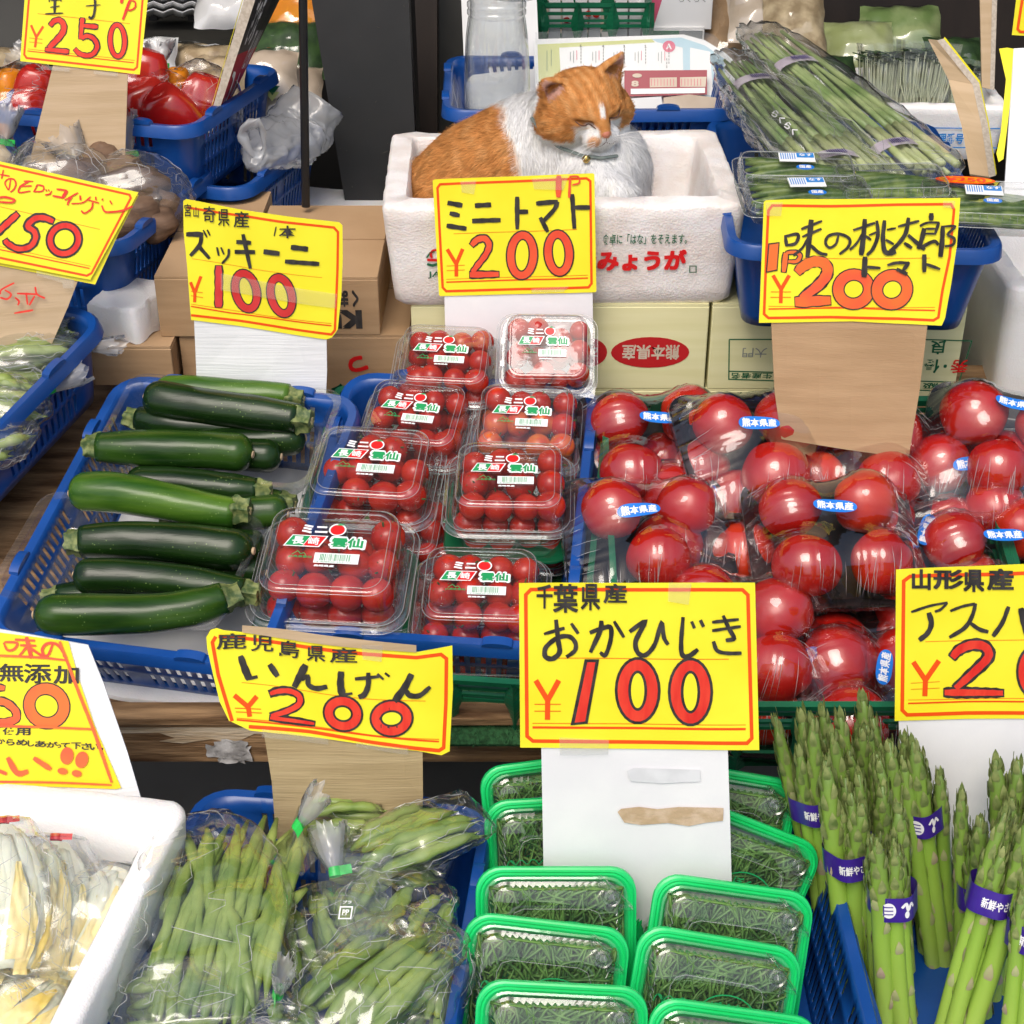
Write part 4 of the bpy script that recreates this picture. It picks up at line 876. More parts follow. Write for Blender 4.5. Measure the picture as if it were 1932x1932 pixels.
# dark panels and poles
def board_between(name, label, cat, m, c0, c1, c2, c3, th=.012):
    mb = MB(); A = [Vector(p) for p in (c0, c1, c2, c3)]; n = (A[1] - A[0]).cross(A[2] - A[1]).normalized() * th
    mb.add(A + [p + n for p in A], [(0, 1, 2, 3), (7, 6, 5, 4), (0, 4, 5, 1), (1, 5, 6, 2), (2, 6, 7, 3), (3, 7, 4, 0)])
    return single(name, mb, M[m], label, cat, smooth=False)
board_between('black_panel', 'scuffed black painted post standing between the pepper basket and the cat', 'post', 'black', at(655, 405, y=2.40), at(790, 405, y=2.40), at(768, -60, y=2.46), at(578, -60, y=2.46), -.05)
mb = MB()
for i in range(16):
    u = 640 + R.random() * 125; v = R.random() * 380; k = R.random(); p = at(u, v, y=2.395 + (405 - v) / 465 * .06); a = R.random() * 3.1; L = .001 + .006 * k * k
    d1 = Vector((math.cos(a), 0, math.sin(a))) * L; d2 = Vector((-math.sin(a), 0, math.cos(a))) * (.0006 + .001 * R.random())
    mb.add([p - d1, p - d2, p + d1, p + d2], [(0, 1, 2, 3)])
bp_ = bpy.data.objects['black_panel']; vv = MB(); vv.v = [tuple(Vector(q) - bp_.location) for q in mb.v]; vv.f = mb.f; vv.m = mb.m
part('paint_scuffs', vv, M['grey_dark'], bp_, smooth=False)
mb = MB(); mb.tube([at(577, 390, y=2.12), at(571, -40, y=2.14)], .0060, 10); single('thin_pole', mb, M['pole'], 'thin black metal pole left of the black post', 'pole')
board_between('brown_column', 'dark brown door jamb right of the black post', 'column', 'brown_dark', at(800, 410, y=2.62), at(826, 410, y=2.62), at(824, -60, y=2.7), at(780, -60, y=2.7), -.05)
board_between('brown_column', 'darker brown door edge next to the clear jar', 'column', 'grey_dark', at(832, 410, y=2.72), at(884, 410, y=2.72), at(872, -60, y=2.8), at(828, -60, y=2.8), -.05)
board_between('grey_frame', 'dark grey folding frame at the top left behind the 250 card', 'frame', 'grey_dark', at(-20, 240, y=2.6), at(60, 240, y=2.6), at(45, -50, y=2.7), at(-20, -50, y=2.7), -.03)
# ---------------------------------------------------------------- zucchini
def zucchini(label, pix, h, rad, m, stem_end=1, seed=0, group='zucchini lying in the blue basket'):
    P = cat_rom([onpl(u, v, h) for u, v in pix], 5)
    if stem_end == 0: P = P[::-1]          # path runs from the blossom end to the stem
    n = len(P) - 1; t = thing('zucchini', label, 'zucchini', P[n // 2], group=group)
    mb = MB(); rr_ = []; Q = []
    k = 30
    for i in range(k + 1):
        f = i / k; x = f * n; a = int(min(x, n - 1)); Q.append(P[a].lerp(P[a + 1], x - a))
        if i == 0: sq = random.Random(seed + 50); wob = (sq.gauss(0, .0022), sq.gauss(0, .0022), sq.uniform(2, 5), sq.random() * 6)
        Q[-1] = Q[-1] + Vector((0, wob[0] * math.sin(f * wob[2] + wob[3]), wob[1] * math.sin(f * 4 + wob[3])))
        s_ = math.sqrt(max(0, 1 - ((.13 - f) / .13) ** 2)) if f < .13 else 1
        r0 = rad * s_ * (1.04 + .035 * math.sin(f * 7 + seed * 1.3) - .10 * max(0, f - .3) / .7 - .16 * max(0, (f - .72) / .28) ** 1.4)
        rr_.append(max(r0, .002))
    mb.tube(Q, rr_, 22); 
    for i in range(k + 1):
        c_ = Q[i]
        for j in range(22):
            q_ = Vector(mb.v[i * 22 + j]) - c_; mb.v[i * 22 + j] = tuple(c_ + q_ * (1 + .022 * math.cos(5 * 2 * math.pi * j / 22 + seed) + .008 * math.sin(i * .9 + j)))
    part('skin', mb, M[m], t, True, sharp=0)
    d = (P[-1] - P[-3]).normalized(); e = P[-1]
    mb = MB(); sp = []; sr = []
    up = Vector((0, 0, 1)); w_ = d.cross(up).normalized(); uu = w_.cross(d)
    loops = []; rnd = random.Random(seed)
    ph = rnd.random() * 6
    for f, q in ((-.005, .84), (-.001, 1.0), (.003, .98), (.007, .82), (.012, .76), (.017, .80), (.0175, .3)):
        L = []
        for j in range(20):
            a = 2 * math.pi * j / 20; rad2 = rr_[-1] * q * .93 * (1 + .20 * math.cos(5 * a + ph) * (1 if q > .5 else .2) + rnd.gauss(0, .03))
            L.append(e + d * (f + rnd.gauss(0, .0008)) + w_ * (math.cos(a) * rad2) + uu * (math.sin(a) * rad2 * .95))
        loops.append(L)
    mb.loft(loops, True, False); mb.cm = 1; mb.loft([loops[-1], [p.lerp(e + d * .0182, .9) for p in loops[-1]]], False, True); 
    part('stem', mb, [M['zuc_stem'], M['zuc_cut']], t, True, sharp=60)
    b = P[0]; d0 = (P[0] - P[2]).normalized(); mb = MB(); mt = Matrix.Rotation(0, 3, 'X')
    qv = Vector((0, 0, 1)).rotation_difference(d0).to_matrix()
    mb.lathe([(.0046, -.0032), (.0044, .0000), (.0034, .0006), (.002, .0000), (0, .0003)], 12, b, qv); part('blossom_scar', mb, M['zuc_scar'], t, True)
    return t
Z = [
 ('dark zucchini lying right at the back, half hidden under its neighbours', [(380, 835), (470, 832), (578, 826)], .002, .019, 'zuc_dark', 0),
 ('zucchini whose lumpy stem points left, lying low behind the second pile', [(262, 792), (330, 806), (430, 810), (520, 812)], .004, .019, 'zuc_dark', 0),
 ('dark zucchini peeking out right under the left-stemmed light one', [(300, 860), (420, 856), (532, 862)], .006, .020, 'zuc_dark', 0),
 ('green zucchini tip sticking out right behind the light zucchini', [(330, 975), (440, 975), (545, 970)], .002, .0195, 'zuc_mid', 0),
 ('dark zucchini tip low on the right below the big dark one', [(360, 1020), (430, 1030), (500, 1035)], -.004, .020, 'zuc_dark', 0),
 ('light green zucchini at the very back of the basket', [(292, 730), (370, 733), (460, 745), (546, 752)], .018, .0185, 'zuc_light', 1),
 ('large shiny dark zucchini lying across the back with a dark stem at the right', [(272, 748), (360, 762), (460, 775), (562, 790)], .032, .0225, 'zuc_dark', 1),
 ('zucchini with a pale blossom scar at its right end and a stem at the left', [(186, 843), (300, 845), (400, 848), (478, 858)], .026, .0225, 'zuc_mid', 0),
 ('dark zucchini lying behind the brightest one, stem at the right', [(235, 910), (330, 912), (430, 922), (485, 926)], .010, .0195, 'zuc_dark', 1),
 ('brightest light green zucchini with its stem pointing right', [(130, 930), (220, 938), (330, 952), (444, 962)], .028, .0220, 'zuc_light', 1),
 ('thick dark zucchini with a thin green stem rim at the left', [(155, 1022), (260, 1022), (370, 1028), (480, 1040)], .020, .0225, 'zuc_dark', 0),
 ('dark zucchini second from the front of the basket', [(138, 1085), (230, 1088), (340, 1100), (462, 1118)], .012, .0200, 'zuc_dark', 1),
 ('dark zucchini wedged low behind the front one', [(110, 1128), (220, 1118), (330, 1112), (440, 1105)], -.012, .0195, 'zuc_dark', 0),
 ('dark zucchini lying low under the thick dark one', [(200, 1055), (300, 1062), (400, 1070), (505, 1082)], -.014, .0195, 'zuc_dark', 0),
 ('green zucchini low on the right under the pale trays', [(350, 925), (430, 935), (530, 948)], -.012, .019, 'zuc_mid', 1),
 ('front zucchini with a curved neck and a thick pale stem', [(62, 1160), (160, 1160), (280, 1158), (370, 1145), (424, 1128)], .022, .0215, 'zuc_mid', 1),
]
for i, z in enumerate(Z): zucchini(*z, seed=i)
# clear trays under the zucchini
def clear_tray(label, c, w_, d, h, rot, scale=1):
    t = thing('clear_tray', label, 'plastic tray', c, rot, group='clear plastic trays in the zucchini basket')
    mb = MB(); L = []
    def ribbed(ww, dd, r, z, a):
        o = []; base = rr(ww, dd, r, z, 4)
        for i in range(len(base)):
            p, q = base[i], base[(i + 1) % len(base)]; k = int((q - p).length / .004)
            k = 44 if (q - p).length > .04 else 1
            for j in range(k): 
                x = p.lerp(q, j / k); nn = Vector((x.x / ww, x.y / dd, 0)).normalized(); o.append(x + nn * (a * (j % 2)))
        return o
    for ww, z, a in ((-.035, 0, 0), (-.030, .002, .0), (-.028, .006, .0016), (-.012, h - .006, .0016), (-.010, h, 0), (.006, h + .001, 0), (.008, h - .002, 0)): L.append(ribbed(w_ + ww, d + ww, .022, z, a))
    mb.loft(L, True, False); part('tray_shell', mb, M['clear_tray'], t); return t
clear_tray('clear ribbed tray under the front zucchini', onpl(258, 1092, -.030), .27, .155, .040, (RX, 0, D_(-13)))
clear_tray('clear ribbed tray under the back zucchini', onpl(420, 850, -.022), .27, .165, .036, (RX, 0, D_(-11)))

# ---------------------------------------------------------------- mini tomato packs
PW, PD, PH = .155, .138, .072
def cherry_pack(label, loc, rot, scale, seed=1, orange=False):
    rn = random.Random(seed)
    t = thing('tomato_pack', label, 'tomato pack', loc, rot, group='clear clamshell packs of mini tomatoes', scale=scale)
    fl = .036  # flange height
    mb = MB()
    def rib(ww, dd, r, z, a):
        o = []; base = rr(ww, dd, r, z, 5)
        for i in range(len(base)):
            p, q = base[i], base[(i + 1) % len(base)]; k = 26 if (q - p).length > .04 else 1
            for j in range(k):
                x = p.lerp(q, j / k); nn = Vector((x.x, x.y, 0)).normalized(); o.append(x + nn * (a * (j % 2)))
        return o
    base = [rib(PW - .044, PD - .044, .020, 0, 0), rib(PW - .038, PD - .038, .021, .0015, 0), rib(PW - .035, PD - .035, .021, .005, .0012), rib(PW - .024, PD - .024, .022, fl - .006, .0012), rib(PW - .022, PD - .022, .022, fl - .003, 0), rib(PW - .006, PD - .006, .026, fl - .002, 0), rib(PW, PD, .028, fl - .004, 0)]
    mb.loft(base, True, False); part('base_shell', mb, M['clear'], t)
    mb = MB()
    def P(a, z, r): return rr(PW + a, PD + a, r, z, 6)
    lid = [P(.002, fl - .003, .028), P(.001, fl, .028), P(-.005, fl + .001, .026), P(-.007, fl + .003, .025), P(-.012, fl + .0035, .024), P(-.014, fl + .001, .024), P(-.020, fl + .001, .022), P(-.022, fl + .005, .022), P(-.028, PH - .008, .021), P(-.030, PH - .004, .020), P(-.034, PH - .001, .019), P(-.038, PH, .018), P(-.044, PH - .0002, .016), P(-.046, PH - .0012, .015)]
    mb.loft(lid, False, False)
    mb.grid([[Vector((x, y, PH - .0012 - .0003 * math.cos(x * 70))) for y in np.linspace(-.5, .5, 5) * (PD - .060)] for x in np.linspace(-.5, .5, 7) * (PW - .060)])
    L = lid[-1]; q = rr(PW - .060, PD - .060, .004, PH - .0012, 6); mb.loft([L, q])
    part('lid', mb, M['clear'], t)
    mb = MB()   # whitish tubes put in as highlights on the lid and flange edges
    for LL, rad_ in ((P(.003, fl - .003, .028), .00055), (P(-.007, fl + .0035, .025), .00040), (P(-.031, PH - .003, .020), .00045), (P(-.046, PH - .0008, .015), .00032), (rr(PW - .023, PD - .023, .022, fl - .005, 6), .0004), (rr(PW - .04, PD - .04, .021, .002, 6), .0004)): mb.tube(LL + [LL[0]], rad_, 5, cap=False)
    o = part('lid_glints', mb, M['ridge_glint'], t, sharp=0)
    mb = MB()   # flutes down the side walls
    for k in range(-7, 8):
        for s1 in (-1,): mb.tube([(k * .0072, s1 * (PD / 2 - .0178), .008), (k * .0074, s1 * (PD / 2 - .0115), fl - .007)], .0003, 4)
    for k in range(-6, 7):
        for s1 in (-1, 1): mb.tube([(s1 * (PW / 2 - .0178), k * .0072, .008), (s1 * (PW / 2 - .0115), k * .0074, fl - .007)], .0003, 4)
    o = part('side_flutes', mb, M['ridge_glint'], t, sharp=0); o['kind'] = 'stuff'
    mb = MB()
    for sx in (-1, 1):
        for sy in (-.018, .02): mb.box((sx * (PW / 2 - .008), sy, fl + .004), (.006, .010, .006))
    mb.add([(-PW / 2 + .01 + PW - .045, -PD / 2 + .002, fl), (PW / 2 - .002, -PD / 2 + .002, fl), (PW / 2 - .001, -PD / 2 + .024, fl), (PW / 2 - .004, -PD / 2 - .003, fl)], [(0, 3, 1, 2)])
    part('snap_catch', mb, M['clear'], t)
    # vent holes as raised rings
    mb = MB()
    for sx in (-1, 1):
        for sy in (-1, 1):
            c = Vector((sx * .040, sy * .029, PH)); mb.loft([[c + Vector(((r) * math.cos(a * .524), r * .95 * math.sin(a * .524), z)) for a in range(12)] for r, z in ((.0052, 0), (.0050, .0008), (.0044, .0008), (.0042, 0))])
    part('vent_ring', mb, M['clear'], t)
    # tomatoes
    pos = []
    for z in (.018, .0525):
        for i in range(4):
            for j in range(3):
                x = (-.0465 + i * .0310) + rn.gauss(0, .0025) + (.004 if z > .03 else 0); y = -.035 + j * .035 + rn.gauss(0, .0022)
                if z > .03 and rn.random() < .18: continue
                pos.append((max(-.050, min(.050, x)), max(-.042, min(.042, y)), z + rn.gauss(0, .0012)))
    for x, y, z in pos:
        o = part('cherry_tomato', CT[1 if orange else 0], M['cherry_glow' if orange and rn.random() < .6 else 'cherry'], t)
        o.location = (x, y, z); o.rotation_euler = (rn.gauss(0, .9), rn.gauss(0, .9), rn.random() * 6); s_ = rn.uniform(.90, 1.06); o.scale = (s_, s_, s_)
        if orange: o.material_slots[0].link = 'OBJECT'; o.material_slots[0].material = M['cherry_glow' if rn.random() < .7 else 'cherry']
        if rn.random() < .55:
            MW[o.name] = Matrix.Identity(4); c = part('calyx', CT[2], M['calyx'], o)
    # printed label on the lid
    def fn(h): return lambda x, y: Vector((x, y, PH + .0002 + h))
    mw, mg, mr, mk = MB(), MB(), MB(), MB()
    put_text(mw, 'ミニ', fn(.0001), (-.030, .0185, -.006, .0285), .055)
    fillpoly(mw, ell(.004, .0240, .0085, .0078), fn(.00012)); fillpoly(mr, ell(.004, .0238, .0070, .0064), fn(.00022))
    for a in range(5):
        aa = math.pi * (.1 + .2 * a); fillpoly(mg, [(.006, .0292), (.006 + .0048 * math.cos(aa) + .001, .0292 + .0034 * math.sin(aa)), (.006 + .0035 * math.cos(aa + .35), .0292 + .0024 * math.sin(aa + .35))], fn(.00030))
    fillpoly(mw, [(-.0455, .0010), (-.0385, .0155), (-.0035, .0155), (-.0105, .0010)], fn(.00012))
    fillpoly(mg, [(-.0438, .0020), (-.0378, .0145), (-.0210, .0145), (-.0268, .0020)], fn(.00022)); fillpoly(mr, [(-.0262, .0020), (-.0202, .0145), (-.0055, .0145), (-.0115, .0020)], fn(.00024))
    put_text(mw, '長', fn(.00034), (-.0375, .0035, -.0262, .0130), .03); put_text(mw, '崎', fn(.00034), (-.0218, .0035, -.0115, .0130), .02)
    put_text(mw, '雲仙', fn(.00012), (-.0005, .0008, .0325, .0150), .13); put_text(mg, '雲仙', fn(.00022), (.0010, .0020, .0310, .0138), .045)
    fillpoly(mw, [(-.0130, -.0185), (-.0130, -.0060), (.0300, -.0060), (.0300, -.0185)], fn(.00012))
    x = -.0075; rb = random.Random(5)
    while x < .0215: wd = rb.choice((.0003, .0005, .0008)); fillpoly(mg, [(x, -.0155), (x, -.0072), (x + wd, -.0072), (x + wd, -.0155)], fn(.00022)); x += wd + rb.choice((.0004, .0006, .0009))
    put_text(mg, '4 908820 253117', fn(.00022), (-.0105, -.0178, .0235, -.0162), 0)
    put_text(mg, 'JA島原雲仙', fn(.00012), (-.0380, -.0135, -.0155, -.0102), .02); ribbon(mg, [(-.0350, -.0095), (-.0300, -.0048), (-.0265, -.0085), (-.0240, -.0068), (-.0215, -.0095)], .0008, fn(.00012), smooth=False, step=1)
    put_text(mw, '長崎県産', fn(.00012), (-.0120, -.0232, .0075, -.0206), .04)
    part('white_print', mw, M['white_ink'], t, smooth=False); part('green_print', mg, M['green_print'], t, smooth=False); part('red_print', mr, M['red_print'], t, smooth=False)
    return t
def ball_mesh(r, n=14, m=10, lobes=0, sq=1.0, dimple=.12):
    mb = MB(); loops = []
    for i in range(m + 1):
        a = math.pi * i / m; z = -math.cos(a); q = math.sin(a); L = []
        for j in range(n):
            b = 2 * math.pi * j / n; rad = q * (1 + (lobes * math.cos(5 * b + .6) * (.5 + .5 * z)))
            zz = z * sq - (dimple * math.exp(-(q / .28) ** 2) if z > 0 else -.04 * math.exp(-(q / .3) ** 2))
            L.append(Vector((r * max(rad, .012) * math.cos(b), r * max(rad, .012) * math.sin(b), r * zz)))
        loops.append(L)
    mb.loft(loops, True, True); return mb
ct = ball_mesh(.0172, 14, 10, 0, 1.02, .06).mesh('cherry_tomato'); ct2 = ct.copy()
mb = MB()
for k in range(5):
    a = 2 * math.pi * k / 5; d = Vector((math.cos(a), math.sin(a), 0)); e = Vector((-math.sin(a), math.cos(a), 0)); z = Vector((0, 0, 1))
    P = [d * .001 + z * .0153, d * .0045 + z * .0158, d * .0085 + z * .0142, d * .011 + z * .0150]; W = [.0012, .0018, .0012, .0002]
    mb.grid([[p + e * w_ for p, w_ in zip(P, W)], [p - e * w_ for p, w_ in zip(P, W)]])
mb.tube([(0, 0, .014), (0, .0005, .018), (.001, .001, .021)], [.001, .0009, .0011], 5)
cal = mb.mesh('calyx'); CT = (ct, ct2, cal)
packs = [  # centre of the lid, width in the picture, height over the basket, yaw, tilt, label
 ((838, 665), 205, .045, -6, 8, 'back left pack of mini tomatoes, showing a bright arrow-shaped glint', False),
 ((1032, 652), 190, .070, -2, 26, 'back right pack of mini tomatoes propped nearly upright against the white post', False),
 ((780, 775), 220, .022, -12, 6, 'pack of mini tomatoes third from the front in the left column', False),
 ((992, 783), 220, .026, -5, 8, 'pack of mini tomatoes in the right column, orange glow painted into its fruit', True),
 ((698, 868), 258, .032, -7, 2, 'pack of mini tomatoes second from the front in the left column', False),
 ((960, 892), 246, .042, -2, 0, 'pack of mini tomatoes on a green tray, second from the front at right', False),
 ((905, 1098), 262, .024, -3, 0, 'front right pack of mini tomatoes beside the okahijiki card', False),
 ((622, 1035), 306, .052, -5, 1, 'front left pack of mini tomatoes, the nearest one, stacked on another', False),
]
def pack_at(u, v, wpx, h, yaw, tilt, lb, orange, seed, fn=None):
    p = onpl(u, v, h); d = (p - CAM).dot(FW); s_ = wpx * d / F / PW
    e = Matrix.Rotation(D_(yaw), 3, 'Z') @ Matrix.Rotation(RX + D_(tilt), 3, 'X')
    q = p - (e @ Vector((0, 0, PH * s_)))
    return cherry_pack(lb, q, e.to_euler(), s_, seed, orange), e, q, s_
UNDER = {0: 'back left one', 2: 'one third from the front at left', 3: 'orange-glow one in the right column', 4: 'one second from the front at left', 5: 'green-tray one', 6: 'front right one', 7: 'front left one'}
for i, (uv, wp, h, yaw, tilt, lb, og) in enumerate(packs):
    t, e, q, s_ = pack_at(uv[0], uv[1], wp, h, yaw, tilt, lb, og, 11 + i)
    if i not in (1,): copy_tree(t, q - (e @ Vector((.003 * (-1) ** i, -.004, PH * s_ * .80 + (.012 if i in (5, 7) else 0)))), e.to_euler(), 'bottom pack of mini tomatoes directly under the ' + UNDER[i])
    if i in (5, 7):  # a dark green tray under the pack
        g = thing('green_tray', 'dark green tray under the pack of mini tomatoes in the ' + ('right column' if i == 5 else 'front left corner'), 'tray', q - (e @ Vector((0, .006, .010))), e.to_euler(), group='dark green trays', scale=s_)
        mb = MB(); mb.loft([rr(PW - .045, PD - .03, .02, 0), rr(PW - .02, PD - .01, .024, .010), rr(PW - .004, PD + .004, .027, .011), rr(PW, PD + .008, .028, .009)], True, False); part('tray_shell', mb, M['dgreen_tray'], g, solid=.0008)
# lower layer, seen between the upper packs
low = [((745, 985), 215, -.028, -6, 0, 'lower pack of mini tomatoes between the two columns, behind the front left pack'), ((700, 1130), 240, -.030, -6, 0, 'lower pack of mini tomatoes under the front left pack'), ((900, 990), 225, -.040, -4, 0, 'lower pack of mini tomatoes under the right column')]
for i, (uv, wp, h, yaw, tilt, lb) in enumerate(low): pack_at(uv[0], uv[1], wp, h, yaw, tilt, lb, False, 40 + i)

# ---------------------------------------------------------------- wrapped trays of large tomatoes
TR = .0362
tm = [ball_mesh(TR, 30, 18, .045, .90, .10).mesh('large_tomato'), ball_mesh(TR, 30, 18, .075, .85, .16).mesh('large_tomato')]
mb = MB()
for k in range(5):
    a = 2 * math.pi * k / 5; d = Vector((math.cos(a), math.sin(a), 0)); e = Vector((-math.sin(a), math.cos(a), 0)); z = Vector((0, 0, 1))
    P = [d * .001 + z * .030, d * .006 + z * .0335, d * .013 + z * .0355, d * .018 + z * .0345]; W = [.002, .003, .002, .0002]
    mb.grid([[p + e * w_ for p, w_ in zip(P, W)], [p - e * w_ for p, w_ in zip(P, W)]])
TCAL = mb.mesh('calyx')
TWX, TWY = .176, .162
def make_tray(seed, nt=4):
    rn = random.Random(seed); t = thing('tomato_tray', '', 'tomato tray', (0, 0, 0), group='film-wrapped black trays of large tomatoes')
    mb = MB(); h = .022
    mb.loft([rr(TWX - .05, TWY - .05, .014, .0), rr(TWX - .044, TWY - .044, .016, .0008), rr(TWX - .012, TWY - .012, .022, h - .002), rr(TWX, TWY, .024, h), rr(TWX + .001, TWY + .001, .024, h - .002), rr(TWX - .010, TWY - .010, .022, h - .005), rr(TWX - .046, TWY - .046, .015, -.0015)], True, True)
    part('tray', mb, M['black_tray'], t)
    P = [(-.039, .036), (.038, .035), (-.037, -.038), (.039, -.037)] if nt == 4 else [(-.038, .032), (.039, .030), (.002, -.036)]
    C = []
    for i, (x, y) in enumerate(P):
        s_ = rn.uniform(.88, 1.06); x += rn.gauss(0, .002); y += rn.gauss(0, .002); z = .0035 + TR * .88 * s_
        o = part('tomato', tm[i % 2], M['tomato'], t); o.location = (x, y, z); o.rotation_euler = (rn.gauss(0, .45) + (math.pi if rn.random() < .75 else 0), rn.gauss(0, .5), rn.random() * 6); o.scale = (s_,) * 3
        o.material_slots[0].link = 'OBJECT'; o.material_slots[0].material = M['tomato_o' if rn.random() < .3 else 'tomato']
        C.append((x, y, z, TR * s_ * 1.045))
    # stretched film: a membrane pulled over the tomatoes and down to the tray edge
    n = 57; H = np.full((n, n), h - .004); xs = np.linspace(-.5, .5, n) * (TWX + .004); ys = np.linspace(-.5, .5, n) * (TWY + .004)
    X, Y = np.meshgrid(xs, ys, indexing='ij'); ob = np.full((n, n), h - .006)
    for x, y, z, r in C:
        q = r * r - (X - x) ** 2 - (Y - y) ** 2; ob = np.maximum(ob, np.where(q > 0, z + np.sqrt(np.maximum(q, 0)), -1))
    Hh = ob.copy()
    for _ in range(420):
        A = Hh.copy(); A[1:-1, 1:-1] = (Hh[2:, 1:-1] + Hh[:-2, 1:-1] + Hh[1:-1, 2:] + Hh[1:-1, :-2]) / 4; Hh = np.maximum(A, ob); Hh[0, :] = Hh[-1, :] = h - .003; Hh[:, 0] = Hh[:, -1] = h - .003
    mb = MB(); rows = []
    for i in range(n):
        row = []
        for j in range(n):
            x, y = X[i, j], Y[i, j]; ax, ay = abs(x) - (TWX / 2 - .024), abs(y) - (TWY / 2 - .024)
            if ax > 0 and ay > 0:   # round the corners
                L = math.hypot(ax, ay); mx_ = max(ax, ay); k = mx_ / L if L > 0 else 1
                x = math.copysign(TWX / 2 - .024 + ax * k, x); y = math.copysign(TWY / 2 - .024 + ay * k, y)
            z = Hh[i, j] + .0006
            edge = min(min(i, n - 1 - i), min(j, n - 1 - j)) / 21
            if edge < 1:   # gathered pleats towards the edges
                s2 = (i if min(j, n - 1 - j) < min(i, n - 1 - i) else j)
                z += .0017 * (1 - edge) * math.sin(s2 * 1.9 + seed) * (0.5 + .5 * math.sin(s2 * .41 + seed * 2))
            row.append(Vector((x, y, z)))
        rows.append(row)
    mb.grid(rows)
    per = [rows[i][0] for i in range(n)] + [rows[-1][j] for j in range(1, n)] + [rows[i][-1] for i in range(n - 2, -1, -1)] + [rows[0][j] for j in range(n - 2, 0, -1)]
    dn = [Vector((p.x * .80, p.y * .80, -.002)) for p in per]; mid = [Vector((p.x * 1.004, p.y * 1.004, h - .006 + .001 * math.sin(i * 1.7))) for i, p in enumerate(per)]
    mb.loft([per, mid, dn]); part('wrap_film', mb, M['wrap'], t)
    # streaks of light put in as whitish tubes: creases of the film, from the tomatoes to the tray edge
    def zf0(x, y):
        i = min(n - 2, max(0, int((x / (TWX + .004) + .5) * (n - 1)))); j = min(n - 2, max(0, int((y / (TWY + .004) + .5) * (n - 1)))); return Hh[i, j]
    mb = MB()
    for k in range(30):
        if k < 20: x0 = rn.uniform(-.068, .068); y0 = -TWY / 2 + .006; dx, dy = rn.gauss(0, .12) - x0 * 1.2, 1.0
        else: s1 = rn.choice((-1, 1)); x0 = s1 * (TWX / 2 - .006); y0 = rn.uniform(-.06, .06); dx, dy = -s1 * 1.0, rn.gauss(0, .15)
        L = rn.uniform(.010, .034); P = [Vector((x0 + dx * L * f, y0 + dy * L * f, 0)) for f in (0, .25, .5, .75, 1)]
        mb.tube([Vector((p.x, p.y, zf0(p.x, p.y) + .0012)) for p in P], [.0001, .00028, .00034, .00024, .00005], 4)
    o = part('film_glints', mb, M['fold_glint'], t, sharp=0); o['kind'] = 'stuff'
    # blue oval sticker on the film
    def zf(x, y):
        i = min(n - 2, max(0, (x / (TWX + .004) + .5) * (n - 1))); j = min(n - 2, max(0, (y / (TWY + .004) + .5) * (n - 1))); a, b = int(i), int(j)
        return Hh[a, b] * (1 - (i - a)) * (1 - (j - b)) + Hh[a + 1, b] * (i - a) * (1 - (j - b)) + Hh[a, b + 1] * (1 - (i - a)) * (j - b) + Hh[a + 1, b + 1] * (i - a) * (j - b)
    sx, sy, sa = rn.uniform(-.02, .02), rn.uniform(-.005, .03), rn.gauss(0, .22)
    if seed % 3 == 2: sa += 1.3
    ca, sb = math.cos(sa), math.sin(sa)
    def sf(hh):
        def f(x, y):
            X_, Y_ = sx + x * ca - y * sb, sy + x * sb + y * ca; return Vector((X_, Y_, zf(X_, Y_) + .0012 + hh))
        return f
    oval = [(math.copysign(abs(math.cos(a)) ** .75, math.cos(a)) * .0225, math.copysign(abs(math.sin(a)) ** .9, math.sin(a)) * .0080) for a in [2 * math.pi * k / 26 for k in range(26)]]
    o3 = [(x * .94, y * .88) for x, y in oval]
    mb = MB(); fillpoly(mb, oval, sf(0), .005); part('sticker', mb, M['sticker'], t)
    mb = MB(); put_text(mb, '熊本県産', sf(.0002), (-.0185, -.0048, .0185, .0050), .03); part('sticker_text', mb, M['white_ink'], t, smooth=False)
    return t
protos = [make_tray(s_, 3 if s_ in (1, 4, 6) else 4) for s_ in (1, 2, 3, 4, 5, 6)]
